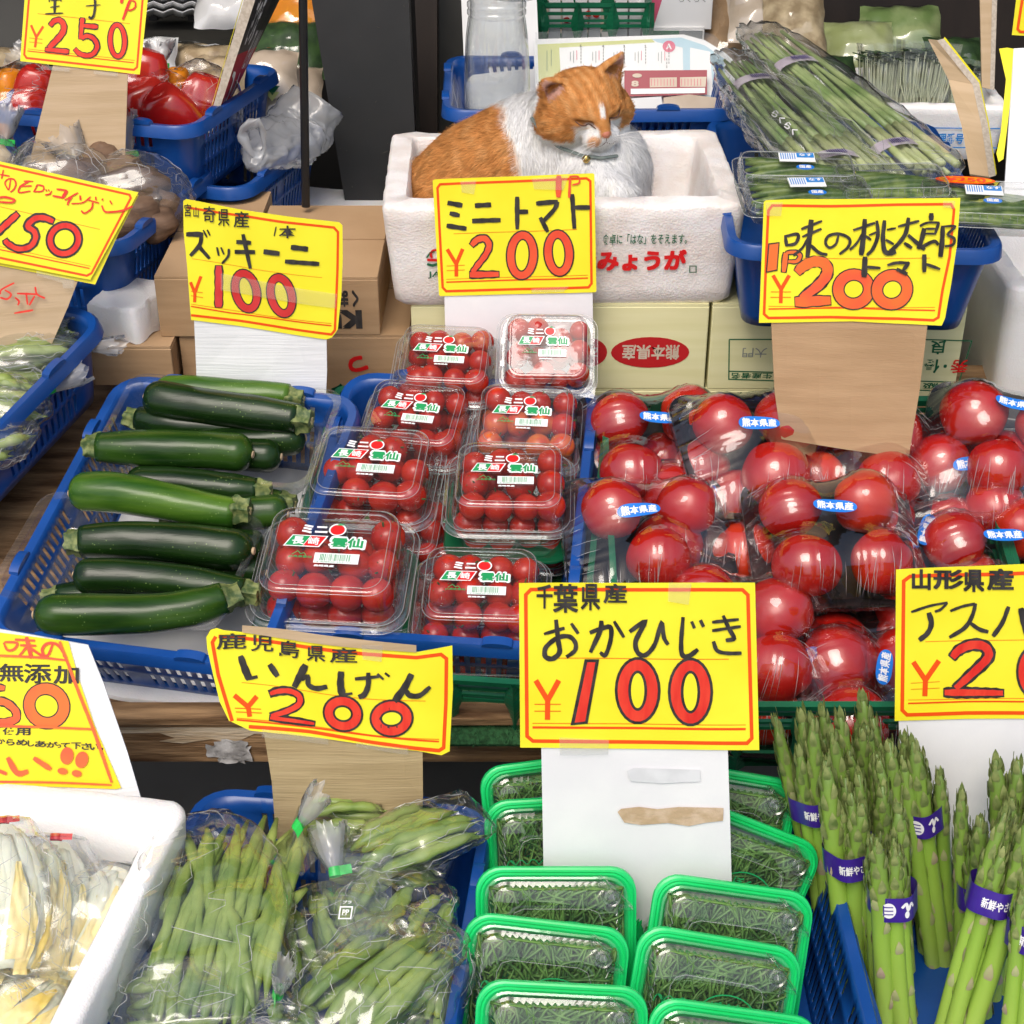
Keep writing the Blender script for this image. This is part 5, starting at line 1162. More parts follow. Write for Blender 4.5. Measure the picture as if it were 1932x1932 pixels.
trays = [ # u, v of the tray middle, height, yaw, tilt, roll, proto, label
 (1185, 905, -.050, 4, 4, 0, 0, 'low tray of tomatoes at the left, mostly under the others'), (1400, 950, -.055, -3, 2, 0, 3, 'low tray of tomatoes in the middle with its sticker in shade'),
 (1700, 880, -.030, 2, 3, 0, 5, 'tray of tomatoes right of the brown card post'), (1620, 1150, -.060, 5, 0, 0, 2, 'dark low tray of tomatoes under the middle stack'),
 (1520, 1290, -.058, -6, 2, 0, 4, 'low tray of tomatoes just behind the green crate rim'), (1660, 1300, -.050, 6, 0, 0, 1, 'low tray of tomatoes behind the green rim, beside the asparagus card'),
 (1740, 1040, -.030, 0, 2, 0, 1, 'tray of tomatoes right of the middle stack, half hidden'),
 (1245, 835, .005, 4, 8, 2, 2, 'back left tray of tomatoes with a level blue sticker'), (1610, 855, .004, -14, 4, -3, 4, 'back tray of tomatoes against the brown card post'),
 (1330, 985, -.020, -5, 2, 0, 1, 'tray of tomatoes squeezed behind the front left tray'), (1440, 840, .034, 12, 12, 5, 3, 'tray of three tomatoes tipped forward on top of the back row'),
 (1850, 905, .004, 6, 4, 0, 0, 'tray of tomatoes at the right with film pleats along its front'), (1895, 830, .040, -20, 10, 0, 5, 'tray of tomatoes stacked highest at the right edge'),
 (1895, 1060, .000, 10, 3, 0, 2, 'tray of tomatoes at the right edge above the asparagus card'), (1225, 995, .020, 3, 4, 1, 0, 'front left tray of tomatoes, large and glossy'),
 (1575, 1005, .030, 2, 6, 0, 2, 'middle tray of tomatoes with an upright blue sticker'), (1395, 1190, -.010, -10, 4, 6, 4, 'tray of tomatoes behind the okahijiki card'),
 (1950, 960, -.03, 0, 0, 0, 3, 'tray of tomatoes cut off by the right edge'), (1800, 1190, -.04, 3, 3, 0, 5, 'tray of tomatoes hidden behind the asparagus card'),
]
used_p = set(); TS = 1.09
for (u, v, h, yaw, tilt, roll, k, lb) in trays:
    p = onpl(u, v, h); e = Matrix.Rotation(D_(yaw), 3, 'Z') @ Matrix.Rotation(RX + D_(tilt), 3, 'X') @ Matrix.Rotation(D_(roll), 3, 'Y')
    q = p - e @ Vector((0, 0, .040))
    if k not in used_p:
        used_p.add(k); o = protos[k]; o.location = q; o.rotation_euler = e.to_euler(); o['label'] = lb; o.scale = (TS,) * 3
    else: copy_tree(protos[k], q, e.to_euler(), lb, TS)
# ---------------------------------------------------------------- the cat
def smin(a, b, k):
    h = np.clip(.5 + .5 * (b - a) / k, 0, 1); return b * (1 - h) + a * h - k * h * (1 - h)
def surface_nets(Fv, org, hs):
    nx, ny, nz = Fv.shape; ins = Fv < 0
    c = np.zeros((nx - 1, ny - 1, nz - 1), int); acc = np.zeros(c.shape + (3,)); cnt = np.zeros(c.shape)
    sl = lambda o, n: slice(o, n - 1 + o)
    cor = {}
    for i in (0, 1):
        for j in (0, 1):
            for k in (0, 1): cor[(i, j, k)] = (Fv[sl(i, nx), sl(j, ny), sl(k, nz)])
    for a in cor:
        for ax in range(3):
            if a[ax] == 0:
                b = list(a); b[ax] = 1; b = tuple(b); fa, fb = cor[a], cor[b]; cr = (fa < 0) != (fb < 0)
                t = np.where(cr, fa / np.where(cr, fa - fb, 1), 0)
                for d in range(3): acc[..., d] += np.where(cr, a[d] + (t if d == ax else 0), 0)
                cnt += cr
    act = cnt > 0; idx = -np.ones(c.shape, int); idx[act] = np.arange(act.sum())
    g = np.stack(np.nonzero(act), 1); V = (g + acc[act] / cnt[act][:, None]) * hs + org
    faces = []
    for ax in range(3):
        o1, o2 = [(1, 2), (2, 0), (0, 1)][ax]
        sA = [slice(None)] * 3; sB = [slice(None)] * 3; sA[ax] = slice(0, -1); sB[ax] = slice(1, None)
        ch = ins[tuple(sA)] != ins[tuple(sB)]; pos = np.stack(np.nonzero(ch), 1)
        ok = (pos[:, o1] > 0) & (pos[:, o2] > 0) & (pos[:, o1] < Fv.shape[o1] - 1) & (pos[:, o2] < Fv.shape[o2] - 1); pos = pos[ok]
        q = []
        for (d1, d2) in ((0, 0), (-1, 0), (-1, -1), (0, -1)):
            p = pos.copy(); p[:, o1] += d1; p[:, o2] += d2; q.append(idx[p[:, 0], p[:, 1], p[:, 2]])
        q = np.stack(q, 1); fl = ins[tuple(sA)][pos[:, 0], pos[:, 1], pos[:, 2]]
        q[~fl] = q[~fl][:, ::-1]; faces.append(q)
    return V, np.concatenate(faces)
HC = np.array(at(1102, 198, y=1.985))              # middle of the skull
yaw_, pit_, rol_ = D_(25), D_(9), D_(7)
Fh = Vector((math.sin(yaw_) * math.cos(pit_), -math.cos(yaw_) * math.cos(pit_), -math.sin(pit_)))
Xh = Vector((0, 0, 1)).cross(Fh).normalized(); Xh = -Xh if Xh.x < 0 else Xh
Uh = Xh.cross(-Fh).normalized() if Xh.cross(-Fh).z > 0 else -Xh.cross(-Fh).normalized()
Xh, Uh = Xh * math.cos(rol_) + Uh * math.sin(rol_), Uh * math.cos(rol_) - Xh * math.sin(rol_)
HB = np.array([tuple(Xh), tuple(-Fh), tuple(Uh)])   # rows: right of image, back, up
HS = .97
def head_local(P): return (P - HC) @ HB.T / HS      # metres; y negative = towards the nose
def ellipsoid(P, c, r, k=None):
    q = (P - np.array(c)) / np.array(r); l = np.sqrt((q * q).sum(-1)) + 1e-9; return (l - 1) * min(r)
def capsule(P, a, b, ra, rb):
    a, b = np.array(a), np.array(b); ab = b - a; t = np.clip(((P - a) @ ab) / (ab @ ab), 0, 1)
    return np.sqrt(((P - a - t[..., None] * ab) ** 2).sum(-1)) - (ra + (rb - ra) * t)
def W3(u, v, y): return np.array(at(u, v, y=y))
EAR = [(-1, (-.037, .002, .026), (-.0590, .000, .0510)), (1, (.034, .002, .030), (.0580, .000, .0600))]
def sd_head(P):
    L = head_local(P)
    d = ellipsoid(L, (0, .004, .001), (.0555, .050, .044))
    for s_ in (-1, 1):
        d = smin(d, ellipsoid(L, (s_ * .037, -.006, -.016), (.029, .027, .023)), .014)      # cheeks
        d = smin(d, ellipsoid(L, (s_ * .020, -.034, .004), (.015, .013, .010)), .010)     # brow and closed lids
        d = smin(d, ellipsoid(L, (s_ * .011, -.050, -.023), (.0145, .013, .0115)), .007)   # whisker pads
    d = smin(d, capsule(L, (0, -.036, .010), (0, -.056, -.011), .013, .0085), .010)          # bridge of the nose
    d = smin(d, ellipsoid(L, (0, -.044, -.034), (.012, .012, .009)), .008)                    # chin
    for s_ in (-1, 1):                                                                         # eye hollows
        g = capsule(L, (s_ * .012, -.047, -.002), (s_ * .031, -.040, .004), .0028, .0022); d = -smin(-d, g, .005)
    for s_, b, tp in EAR:
        b = np.array(b); tp = np.array(tp); ax = tp - b; ln = np.linalg.norm(ax); ax /= ln
        fr = np.array((s_ * .34, -1, .0)); fr -= ax * (fr @ ax); fr /= np.linalg.norm(fr); sd_ = np.cross(ax, fr)
        q = L - b; h = q @ ax; x = q @ sd_; y = q @ fr
        wdt = .0245 * np.clip(1 - h / ln, 0, 1) ** .72 + .0012
        e = np.maximum(np.sqrt((x / 1.0) ** 2 + (y * 2.0) ** 2 + 1e-9) - wdt, np.maximum(-h - .012, h - ln)) * .6
        wi = .0195 * np.clip(1 - h / (ln * .93), 0, 1) ** .75
        ins_ = np.maximum(np.sqrt(x ** 2 + ((y - .0085) * 1.35) ** 2 + 1e-9) - wi, -h + .001)
        e = -smin(-e, ins_ * .6, .002) if False else np.maximum(e, -ins_ * .6)
        d = smin(d, e, .006)
    return d * HS
def sd_body(P):
    d = ellipsoid(P, W3(868, 402, 2.015), (.088, .088, .085))
    d = smin(d, ellipsoid(P, W3(925, 335, 2.03), (.085, .085, .078)), .03)
    d = smin(d, ellipsoid(P, W3(988, 285, 2.035), (.062, .070, .066)), .03)
    d = smin(d, ellipsoid(P, W3(1090, 345, 2.02), (.078, .070, .075)), .03)
    d = smin(d, capsule(P, W3(1020, 250, 2.035), HC + np.array((-.012, .012, -.014)), .050, .044), .02)
    d = smin(d, capsule(P, W3(1080, 300, 2.00), W3(1135, 300, 1.995), .040, .042), .02)
    d = smin(d, capsule(P, W3(1115, 345, 1.95), W3(1165, 372, 1.925), .034, .026), .02)
    d = smin(d, capsule(P, W3(1150, 385, 2.0), W3(1175, 400, 1.99), .032, .025), .02)
    d = smin(d, ellipsoid(P, W3(1150, 330, 2.005), (.052, .052, .062)), .03)
    d = smin(d, ellipsoid(P, W3(960, 420, 1.97), (.12, .07, .05)), .03)
    return d
lo = np.array((-.175, 1.885, .795)); hi = np.array((.235, 2.12, 1.135)); hs = .0030
ax_ = [np.arange(lo[i], hi[i], hs) for i in range(3)]
G = np.stack(np.meshgrid(*ax_, indexing='ij'), -1)
def sd_cat(P): return smin(sd_body(P), sd_head(P), .012)
V, Q = surface_nets(sd_cat(G), lo, hs)
fine_lo = HC - .085 * HS; 
def grad(P, e=.0015):
    g = np.stack([sd_cat(P + np.array(d) * e) - sd_cat(P - np.array(d) * e) for d in np.eye(3)], -1); return g / (np.linalg.norm(g, axis=1, keepdims=True) + 1e-9)
def vnoise(P, f, seed=0):
    r_ = np.random.RandomState(seed); o = np.zeros(len(P))
    for k in range(5):
        d = r_.normal(size=3); d /= np.linalg.norm(d); o += np.sin(P @ d * f * (1 + .37 * k) + r_.rand() * 6.28)
    return o / 5
def ss(a, b, x): t = np.clip((x - a) / (b - a), 0, 1); return t * t * (3 - 2 * t)
def cat_colour(P):
    L = head_local(P); x, f, z = L[:, 0], -L[:, 1], L[:, 2]
    inhead = (sd_head(P) < sd_body(P) + .004)
    n1 = vnoise(P, 60, 1); n2 = vnoise(P, 190, 2); n3 = vnoise(P, 420, 3)
    org = np.array((.62, .27, .080)); drk = np.array((.40, .135, .032)); lgt = np.array((.78, .46, .20)); wht = np.array((.97, .945, .90))
    # body: mackerel stripes running round the flank
    sN = 2 * ss(-.6, .9, np.sin(P[:, 0] * 175 + P[:, 2] * 120 + 2.2 * n1)) - 1
    # head: bars on the brow, rings on the cheeks
    brow = np.sin(x * 520 + 1.3 * n1 + 4 * z * 20) * (z > .006); chk = np.sin((z * 1.2 + np.abs(x) * .6) * 430 + 1.5 * n1) * (z <= .006)
    sH = np.where(z > .006, brow, chk); n4 = vnoise(P * np.array((1, 1, 2.2)), 95, 8); s_ = np.where(inhead, sH * np.where(z > .006, .42, .30), sN * .12) + .36 * n2 + .36 * n4 + .34 * n3
    C = org + np.clip(s_, 0, 1)[:, None] * (lgt - org) * .75 + np.clip(-s_, 0, 1)[:, None] * (drk - org) * .80
    # white: muzzle, chin, thin blaze, bib and chest
    w_ = np.zeros(len(P)); j = .0035 * n2 + .002 * n3
    muz = ss(.020, .028, f + j) * ss(-.004, -.010, z + j) * (1 - ss(.027, .034, np.abs(x) + j))
    patch = ss(.010, .006, np.hypot(x + .014, (z + .021) * 1.2) + j * .5)                       # orange fleck on one pad
    blaze = ss(.0045, .002, np.abs(x - .001) + j * .4) * ss(-.004, .004, z) * ss(.024, .014, z) * (f > .025)
    under = ss(.0050, .0015, np.abs(z + .004 + .4 * np.abs(x + .017)) + j * .3) * (x < -.010) * (x > -.030) * (f > .03)
    low = ss(-.024, -.030, z + j)
    bridge = ss(.0085, .0060, np.abs(x)) * (z > -.016) * (f > .045) * (z < .006)
    wh = np.maximum.reduce([muz * (1 - .85 * patch), blaze, under * .8, low]) * (1 - bridge)
    hx = P[:, 0]; hz = P[:, 2]
    bx = -.010 + .40 * np.clip(.985 - hz, 0, 1) + .006 * n1 + .003 * n2
    bw = ss(-.006, .006, hx - bx)
    w_ = np.where(inhead, wh, bw)
    bothw = bw * (sd_head(P) > -.0005 * 0 + .002)
    w_ = np.maximum(w_, np.where(inhead & (L[:, 1] > .012) & (np.abs(z) < .035) & (x < .03) & (z < .012), ss(.016, .024, L[:, 1] + j), 0))
    C = C * (1 - w_[:, None]) + (wht * (1 + .05 * n2[:, None])) * w_[:, None]
    # pink in the ears
    for sg, b, tp in EAR:
        b = np.array(b); tp = np.array(tp); axx = tp - b; ln = np.linalg.norm(axx); axx /= ln
        fr = np.array((sg * .34, -1, .0)); fr -= axx * (fr @ axx); fr /= np.linalg.norm(fr); sd_ = np.cross(axx, fr)
        q = L - b; h = q @ axx; xx = q @ sd_; y = q @ fr
        m_ = (h > .004) & (h < ln * .9) & (y > .0012) & (np.abs(xx) < .0155 * np.clip(1 - h / ln, 0, 1) ** .7)
        C[m_] = np.array((.66, .38, .30)) * (1 + .12 * n3[m_][:, None])
    nb = (np.abs(x) < .0085) & (f > .0585) & (z > -.020) & (z < -.008)
    return np.clip(C, .01, .9), w_, inhead
def mesh_col(name, V, Fc, C, smooth=True):
    me = bpy.data.meshes.new(name); me.from_pydata([tuple(v) for v in V], [], [tuple(f) for f in Fc])
    ca = me.color_attributes.new('Col', 'FLOAT_COLOR', 'POINT'); ca.data.foreach_set('color', np.concatenate([C, np.ones((len(C), 1))], 1).astype(np.float32).ravel())
    me.polygons.foreach_set('use_smooth', [smooth] * len(me.polygons)); me.update(); return me
CB = np.array((.03, 2.0, .82))
C0, w0, h0 = cat_colour(V)
org_body = None
cat = thing('cat', 'orange and white cat asleep sitting up in the worn white foam box', 'cat', tuple(CB))
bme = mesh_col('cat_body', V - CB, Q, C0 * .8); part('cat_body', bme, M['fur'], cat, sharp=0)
# fur: tapering hairs laid along the body, coloured as the coat they grow from, with shade painted into the roots
rs = np.random.RandomState(4)
A_ = V[Q[:, 0]]; B_ = V[Q[:, 1]]; C_ = V[Q[:, 2]]; D2 = V[Q[:, 3]]
area = np.linalg.norm(np.cross(C_ - A_, D2 - B_), axis=1) / 2
mid = (A_ + C_) / 2; vis = (mid[:, 2] > .83)
hd = sd_head(mid) < sd_body(mid) + .004
pr = area * vis * np.where(hd, 1.7, 1.0); pr /= pr.sum(); NH = 150000
fi = rs.choice(len(Q), NH, p=pr); a, b = rs.rand(NH, 1), rs.rand(NH, 1)
P0 = (A_[fi] * (1 - a) + B_[fi] * a) * (1 - b) + (D2[fi] * (1 - a) + C_[fi] * a) * b
N0 = grad(P0); Cc, wv, ih = cat_colour(P0); L0 = head_local(P0)
flow_b = np.tile(np.array((-.75, .15, -.55)), (NH, 1)); flow_w = np.tile(np.array((.10, -.25, -1.0)), (NH, 1))
fb = np.where((wv > .5)[:, None], flow_w, flow_b)
nose = np.array((0, -.060, -.010)); hl = L0 - nose; hl[:, 2] += .0; fh = hl @ HB
fl = np.where(ih[:, None], fh, fb); fl = fl - N0 * (fl * N0).sum(1, keepdims=True); fl /= (np.linalg.norm(fl, axis=1, keepdims=True) + 1e-9)
# clumps: neighbouring hairs lean the same way
cl = np.stack([vnoise(P0, 170, 21), vnoise(P0, 170, 22), vnoise(P0, 170, 23)], 1) * .42 + np.stack([vnoise(P0, 60, 31), vnoise(P0, 60, 32), vnoise(P0, 60, 33)], 1) * .3
dr = fl + cl + rs.normal(size=(NH, 3)) * .13; dr -= N0 * (dr * N0).sum(1, keepdims=True); dr /= (np.linalg.norm(dr, axis=1, keepdims=True) + 1e-9)
dn = np.linalg.norm(L0 - nose, axis=1)
ln = np.where(ih, .0030 + .0055 * np.clip((dn - .012) / .06, 0, 1), np.where(wv > .5, .0145, .0105)) * rs.uniform(.7, 1.25, NH)
earz = ih & (L0[:, 2] > .040); ln = np.where(earz, .0035, ln)
eyez = ih & (np.abs(np.abs(L0[:, 0]) - .021) < .012) & (np.abs(L0[:, 2] - .001) < .006) & (L0[:, 1] < -.03); ln = np.where(eyez, .0022, ln)
lift = np.where(rs.rand(NH) < .06, .35, 0) + np.where(ih, .20, .25) + .10 * vnoise(P0, 120, 9) + .12 * vnoise(P0, 330, 19)
side = np.cross(dr, N0); wd = np.where(ih, .00019, .00025) * rs.uniform(.7, 1.3, NH)
l1 = ln[:, None]; wd = wd[:, None]
p1 = P0 - side * wd - N0 * .0006; p2 = P0 + side * wd - N0 * .0006
m = P0 + dr * l1 * .55 + N0 * l1 * lift[:, None] * .75; p3 = m - side * wd * .8; p4 = m + side * wd * .8
tp = P0 + dr * l1 + N0 * l1 * (lift[:, None] * .85) + np.array((0, 0, -.0010))
VV = np.stack([p1, p2, p3, p4, tp], 1).reshape(-1, 3) - CB
i0 = (np.arange(NH) * 5)[:, None]
tv = np.concatenate([i0 + np.array([[0, 1, 3]]), i0 + np.array([[0, 3, 2]]), i0 + np.array([[2, 3, 4]])])
var = (1 + (rs.uniform(.80, 1.20, (NH, 1)) - 1) * np.where(wv > .5, .4, 1)[:, None]) * (1 + np.where(wv > .5, .05, .20)[:, None] * vnoise(P0 * np.array((.6, 1, 1.6)), 240, 12)[:, None])
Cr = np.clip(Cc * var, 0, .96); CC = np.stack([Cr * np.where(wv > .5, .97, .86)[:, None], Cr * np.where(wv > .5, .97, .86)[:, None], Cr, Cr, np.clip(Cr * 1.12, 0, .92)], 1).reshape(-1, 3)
fm = mesh_col('fur', VV, tv, CC, smooth=True)
jn = N0 + np.where(wv > .5, .16, .42)[:, None] * np.stack([vnoise(P0, 260, 41), vnoise(P0, 260, 42), vnoise(P0, 260, 43)], 1) + .22 * rs.normal(size=(NH, 3)) + dr * .15
jn /= np.linalg.norm(jn, axis=1, keepdims=True)
fm.normals_split_custom_set_from_vertices([tuple(x) for x in np.repeat(jn, 5, axis=0)])
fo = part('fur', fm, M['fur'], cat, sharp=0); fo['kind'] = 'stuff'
def hw(x, y, z): return Vector(tuple(HC + (np.array((x, y, z)) * HS) @ HB))
def onhead(x, z, off=.0004):
    # the point of the face in front of (x, z)
    lo_, hi_ = -.10, -.005
    for y in np.linspace(-.085, -.005, 161):
        if sd_cat(np.array([tuple(hw(x, y, z))]))[0] < 0: return hw(x, y - off, z)
    return hw(x, -.04, z)
for s_, pts in ((-1, [(-.0325, .0035), (-.027, -.0010), (-.021, -.0030), (-.015, -.0028), (-.0105, -.0060)]), (1, [(.0325, .0035), (.027, -.0010), (.021, -.0030), (.015, -.0028), (.0105, -.0060)])):
    mb = MB(); mb.tube(cat_rom([onhead(x, z, .0012) for x, z in pts], 4), [.0004] + [.00085] * 15 + [.0006], 5); part('closed_eye', mb, M['slit'], cat, True)
mb = MB(); loops = []
ctr = onhead(0, -.0125, 0)
for k, q in enumerate((1.0, .96, .8, .45, .05)):
    L = []
    for i in range(16):
        a = 2 * math.pi * i / 16; xx = .0068 * math.cos(a); zz = .0046 * math.sin(a); xx *= (1 + .28 * math.sin(a)) 
        L.append(onhead(xx * q, -.0130 + zz * q, .0002 + .0016 * (1 - q * q)))
    loops.append(L)
mb.loft(loops, False, True); part('nose', mb, M['nose'], cat, True)
mb = MB(); mb.tube([onhead(0, -.0175, .0004), onhead(0, -.0215, .0004), onhead(0, -.0245, .0004)], .0005, 5)
for s_ in (-1, 1): mb.tube([onhead(0, -.0245, .0004), onhead(s_ * .005, -.0282, .0005), onhead(s_ * .011, -.0290, .0005), onhead(s_ * .016, -.0270, .0004)], [.0006, .0006, .0005, .0003], 5)
part('mouth', mb, M['slit'], cat, True)
for s_ in (-1, 1):
    for k in range(4):
        a = onhead(s_ * .015, -.020 - k * .0025, 0); d = (Vector(tuple((np.array((s_ * 1.0, -.25, .10 - k * .22))) @ HB))).normalized()
        P = [a, a + d * .018 + Vector((0, 0, .001)), a + d * .036 + Vector((0, 0, -.002)), a + d * .050 + Vector((0, 0, -.008))]
        mb = MB(); mb.tube(P, [.0003, .00025, .00018, .00006], 4); part('whisker', mb, M['whisker'], cat, True)
# collar with a small bell
hc = Vector(tuple(HC)); bt = W3(1104, 285, 1.99 - .055)
P = []
for k in range(25):
    a = math.pi * (.03 + .94 * k / 24); c = Vector((.012 + .062 * -math.cos(a), 0, 0)); 
    CP = [(1003, 222), (1020, 248), (1055, 278), (1100, 294), (1135, 298), (1165, 294)]; x5 = k / 24 * 4.999; i5 = int(x5); u = CP[i5][0] + (CP[i5 + 1][0] - CP[i5][0]) * (x5 - i5); v = CP[i5][1] + (CP[i5 + 1][1] - CP[i5][1]) * (x5 - i5)
    # march from the camera until the coat is met
    r = ray(u, v); hit = None
    for tt in np.linspace(1.95, 2.30, 176):
        p = CAM + r * tt
        if sd_body(np.array([tuple(p)]))[0] < .006: hit = p; break
    if hit: P.append(hit)
if len(P) > 4:
    mb = MB(); mb.tube(cat_rom(P, 3), .0028, 6, flat=.7); part('collar', mb, M['collar'], cat, True)
bc = None
r = ray(1106, 300)
for tt in np.linspace(1.9, 2.3, 200):
    p = CAM + r * tt
    if sd_body(np.array([tuple(p)]))[0] < .011: bc = p; break
if bc:
    mb = MB(); mb.lathe([(0, -.0052), (.003, -.0045), (.0050, -.002), (.0054, 0), (.0050, .002), (.003, .0045), (0, .0052)], 14, bc); b = part('bell', mb, M['metal'], cat, True)
    mb = MB(); mb.tube([bc + Vector((-.003, -.0045, -.001)), bc + Vector((.003, -.0045, -.001))], .0007, 4); part('bell_slot', mb, M['slit'], cat, True)
# ---------------------------------------------------------------- see-through bags
def bag_film(path, wid, hei, seed=0, n=44, crump=.004, neck=None, up=(0, 0, 1), sub=10):
    """closed crumpled film round a path; wid, hei: half sizes at each path point"""
    P = cat_rom(path, sub); k = len(P); rn = random.Random(seed)
    def ip(A, i): x = i / (k - 1) * (len(A) - 1); a = min(int(x), len(A) - 2); return A[a] + (A[a + 1] - A[a]) * (x - a)
    loops = []; U = Vector(up)
    for i, p in enumerate(P):
        t = (P[min(i + 1, k - 1)] - P[max(0, i - 1)]).normalized(); w_ = t.cross(U).normalized(); u = w_.cross(t); W, H_ = ip(wid, i), ip(hei, i); L = []
        for j in range(n):
            a = 2 * math.pi * j / n; x, y = math.cos(a), math.sin(a); x = math.copysign(abs(x) ** .8, x); y = math.copysign(abs(y) ** .9, y)
            q = p + w_ * (x * W) + u * (y * H_)
            amp = crump * min(1, (W + H_) / .04) 
            nz = noise.noise_vector(q * 32 + Vector((seed * 3.1, 0, 0))); rg = 1 - abs(noise.noise(Vector((a * 2.2 + seed, i * .16, seed * 2.3)))) * 3
            rg2 = 1 - abs(noise.noise(q * 85 + Vector((0, seed * 2.3, 0)))) * 3
            q = q + nz * amp * .8 + (w_ * x + u * y) * (rg * amp * .8 + rg2 * amp * .30)
            L.append(q)
        loops.append(L)
    mb = MB(); mb.loft(loops, True, True); return mb
def tuft(mb, a, d, ln, w_, seed, n=16, up=(0, 0, 1)):
    """the pleated free end of a bag beyond its tie"""
    rn = random.Random(seed); d = Vector(d).normalized(); s_ = d.cross(Vector(up)).normalized(); u = s_.cross(d); rows = []
    for i in range(8):
        f = i / 7; L = []
        for j in range(n * 2):
            b = 2 * math.pi * j / (n * 2); r = (.0045 + w_ * f ** .8) * (1 + .30 * math.sin(j * math.pi) + (.28 if j % 2 else -.18) * (1 - .3 * f)); 
            q = a + d * (ln * f + rn.gauss(0, .0015 * f)) + s_ * (math.cos(b) * r) + u * (math.sin(b) * r * .55) + noise.noise_vector((a + d * ln * f) * 40 + Vector((b, seed, 0))) * .004 * f
            if f > .85: q += d * rn.uniform(-.006, .006)
            L.append(q)
        rows.append(L)
    mb.loft(rows)
def tie(mb, c, d, r=.0062, wdt=.009, up=(0, 0, 1)):
    d = Vector(d).normalized(); s_ = d.cross(Vector(up)).normalized(); u = s_.cross(d)
    L = [[c + d * z + s_ * (math.cos(a) * r) + u * (math.sin(a) * r * .8) for a in [2 * math.pi * j / 14 for j in range(14)]] for z in (-wdt / 2, wdt / 2)]
    mb.loft(L); e = c + u * r * .5
    mb.grid([[e + d * z + s_ * x for x in (.0, .008, .016)] for z in (-wdt / 2, wdt / 2)])
def ontop(u, v, h): return onpl(u, v, h, .50, 1.05, .12)   # level of the front baskets' contents
def crease_glints(loops_mb, n, seed, k=56):
    # fine whitish tubes put in as highlights along the folds of the film
    rn = random.Random(seed); V_ = loops_mb.v; rows = len(V_) // n; mb = MB()
    for _ in range(k):
        j = rn.randrange(n); i = rn.randrange(2, max(3, rows - 8)); P = []
        for s_ in range(rn.randint(4, 11)):
            if i >= rows - 1: break
            c = sum((Vector(V_[i * n + q]) for q in range(0, n, 4)), Vector()) / (n // 4); p = Vector(V_[i * n + j % n]); P.append(p + (p - c).normalized() * .0006); i += 1; j += rn.choice((-1, 0, 0, 1))
        if len(P) > 2: mb.tube(P, [.00005] + [rn.uniform(.00020, .00046)] * (len(P) - 2) + [.00005], 4)
    return mb
def bag_of(label, name, cat, film_m, path, wid, hei, neck_at=None, tuft_d=None, seed=0, content=None, group=None, crump=.004, up=(0, 0, 1), tl=.045, tw=.014, film_mb=None):
    path = [Vector(p) for p in path]
    t = thing(name, label, cat, path[len(path) // 2], group=group)
    bf_ = bag_film(path, wid, hei, seed, crump=crump, up=up); cr_ = crease_glints(bf_, 44, seed); part('bag_film', bf_, M[film_m], t, True, sharp=0); o = part('film_glints', cr_, M['fold_glint'], t, True, sharp=0); o['kind'] = 'stuff'
    if neck_at is not None:
        c = Vector(neck_at); d = Vector(tuft_d).normalized()
        mb = MB(); tuft(mb, c, d, tl, tw, seed, up=up); part('bag_tuft', mb, M['tuft'], t, True, sharp=0)
        mb = MB(); tie(mb, c, d, up=up); part('green_tape', mb, M['tie'], t, True)
    if content: content(t)
    return t
BEAN = []
def long_bean(t, a, b, sag, r, m='bean', name='green_bean', rn=R, seg=9):
    a, b = Vector(a), Vector(b); P = []; q = Vector((rn.gauss(0, 1), rn.gauss(0, 1), 0)) * .004
    for i in range(seg):
        f = i / (seg - 1); P.append(a.lerp(b, f) + Vector((0, 0, sag * 4 * f * (1 - f))) + q * math.sin(math.pi * f) + noise.noise_vector(a * 31 + Vector((f * 3, 0, 0))) * .0035)
    rad = [.3] + [.82 + .14 * math.sin(i * 2.6) for i in range(seg - 2)] + [.16]
    mb = MB(); mb.tube(P, [x * r for x in rad], 8, flat=.82); tip = (P[-1] - P[-2]).normalized(); mb.tube([P[-1] - tip * .002, P[-1] + tip * .006 + Vector((0, 0, .001))], [r * .16, r * .04], 5)
    part(name, mb, M[m], t, True, sharp=0)
gp = dict(group='clear bags of green beans in the front basket')
def beans(A, B_, n, spread, r, sag, m='bean', seed=1, h=.018, jb=.012):
    A, B_ = Vector(A), Vector(B_)
    def f(t):
        rn = random.Random(seed); d = (B_ - A).normalized(); s_ = d.cross(Vector((0, 0, 1))).normalized(); u = s_.cross(d)
        for i in range(n):
            x = rn.uniform(-1, 1); z = rn.uniform(-1, 1) * math.sqrt(1 - x * x * .8); off = s_ * (x * spread) + u * (z * h); o2 = s_ * (x * spread * rn.uniform(.6, 1.1) + rn.gauss(0, .004)) + u * (z * h * .9)
            long_bean(t, A + off + d * rn.uniform(0, jb * 2), B_ + o2 - d * rn.uniform(0, jb * 3), sag + rn.gauss(0, .002), r * rn.uniform(.85, 1.12), m, rn=rn)
    return f
def P2(*q): return [ontop(*x) for x in q]
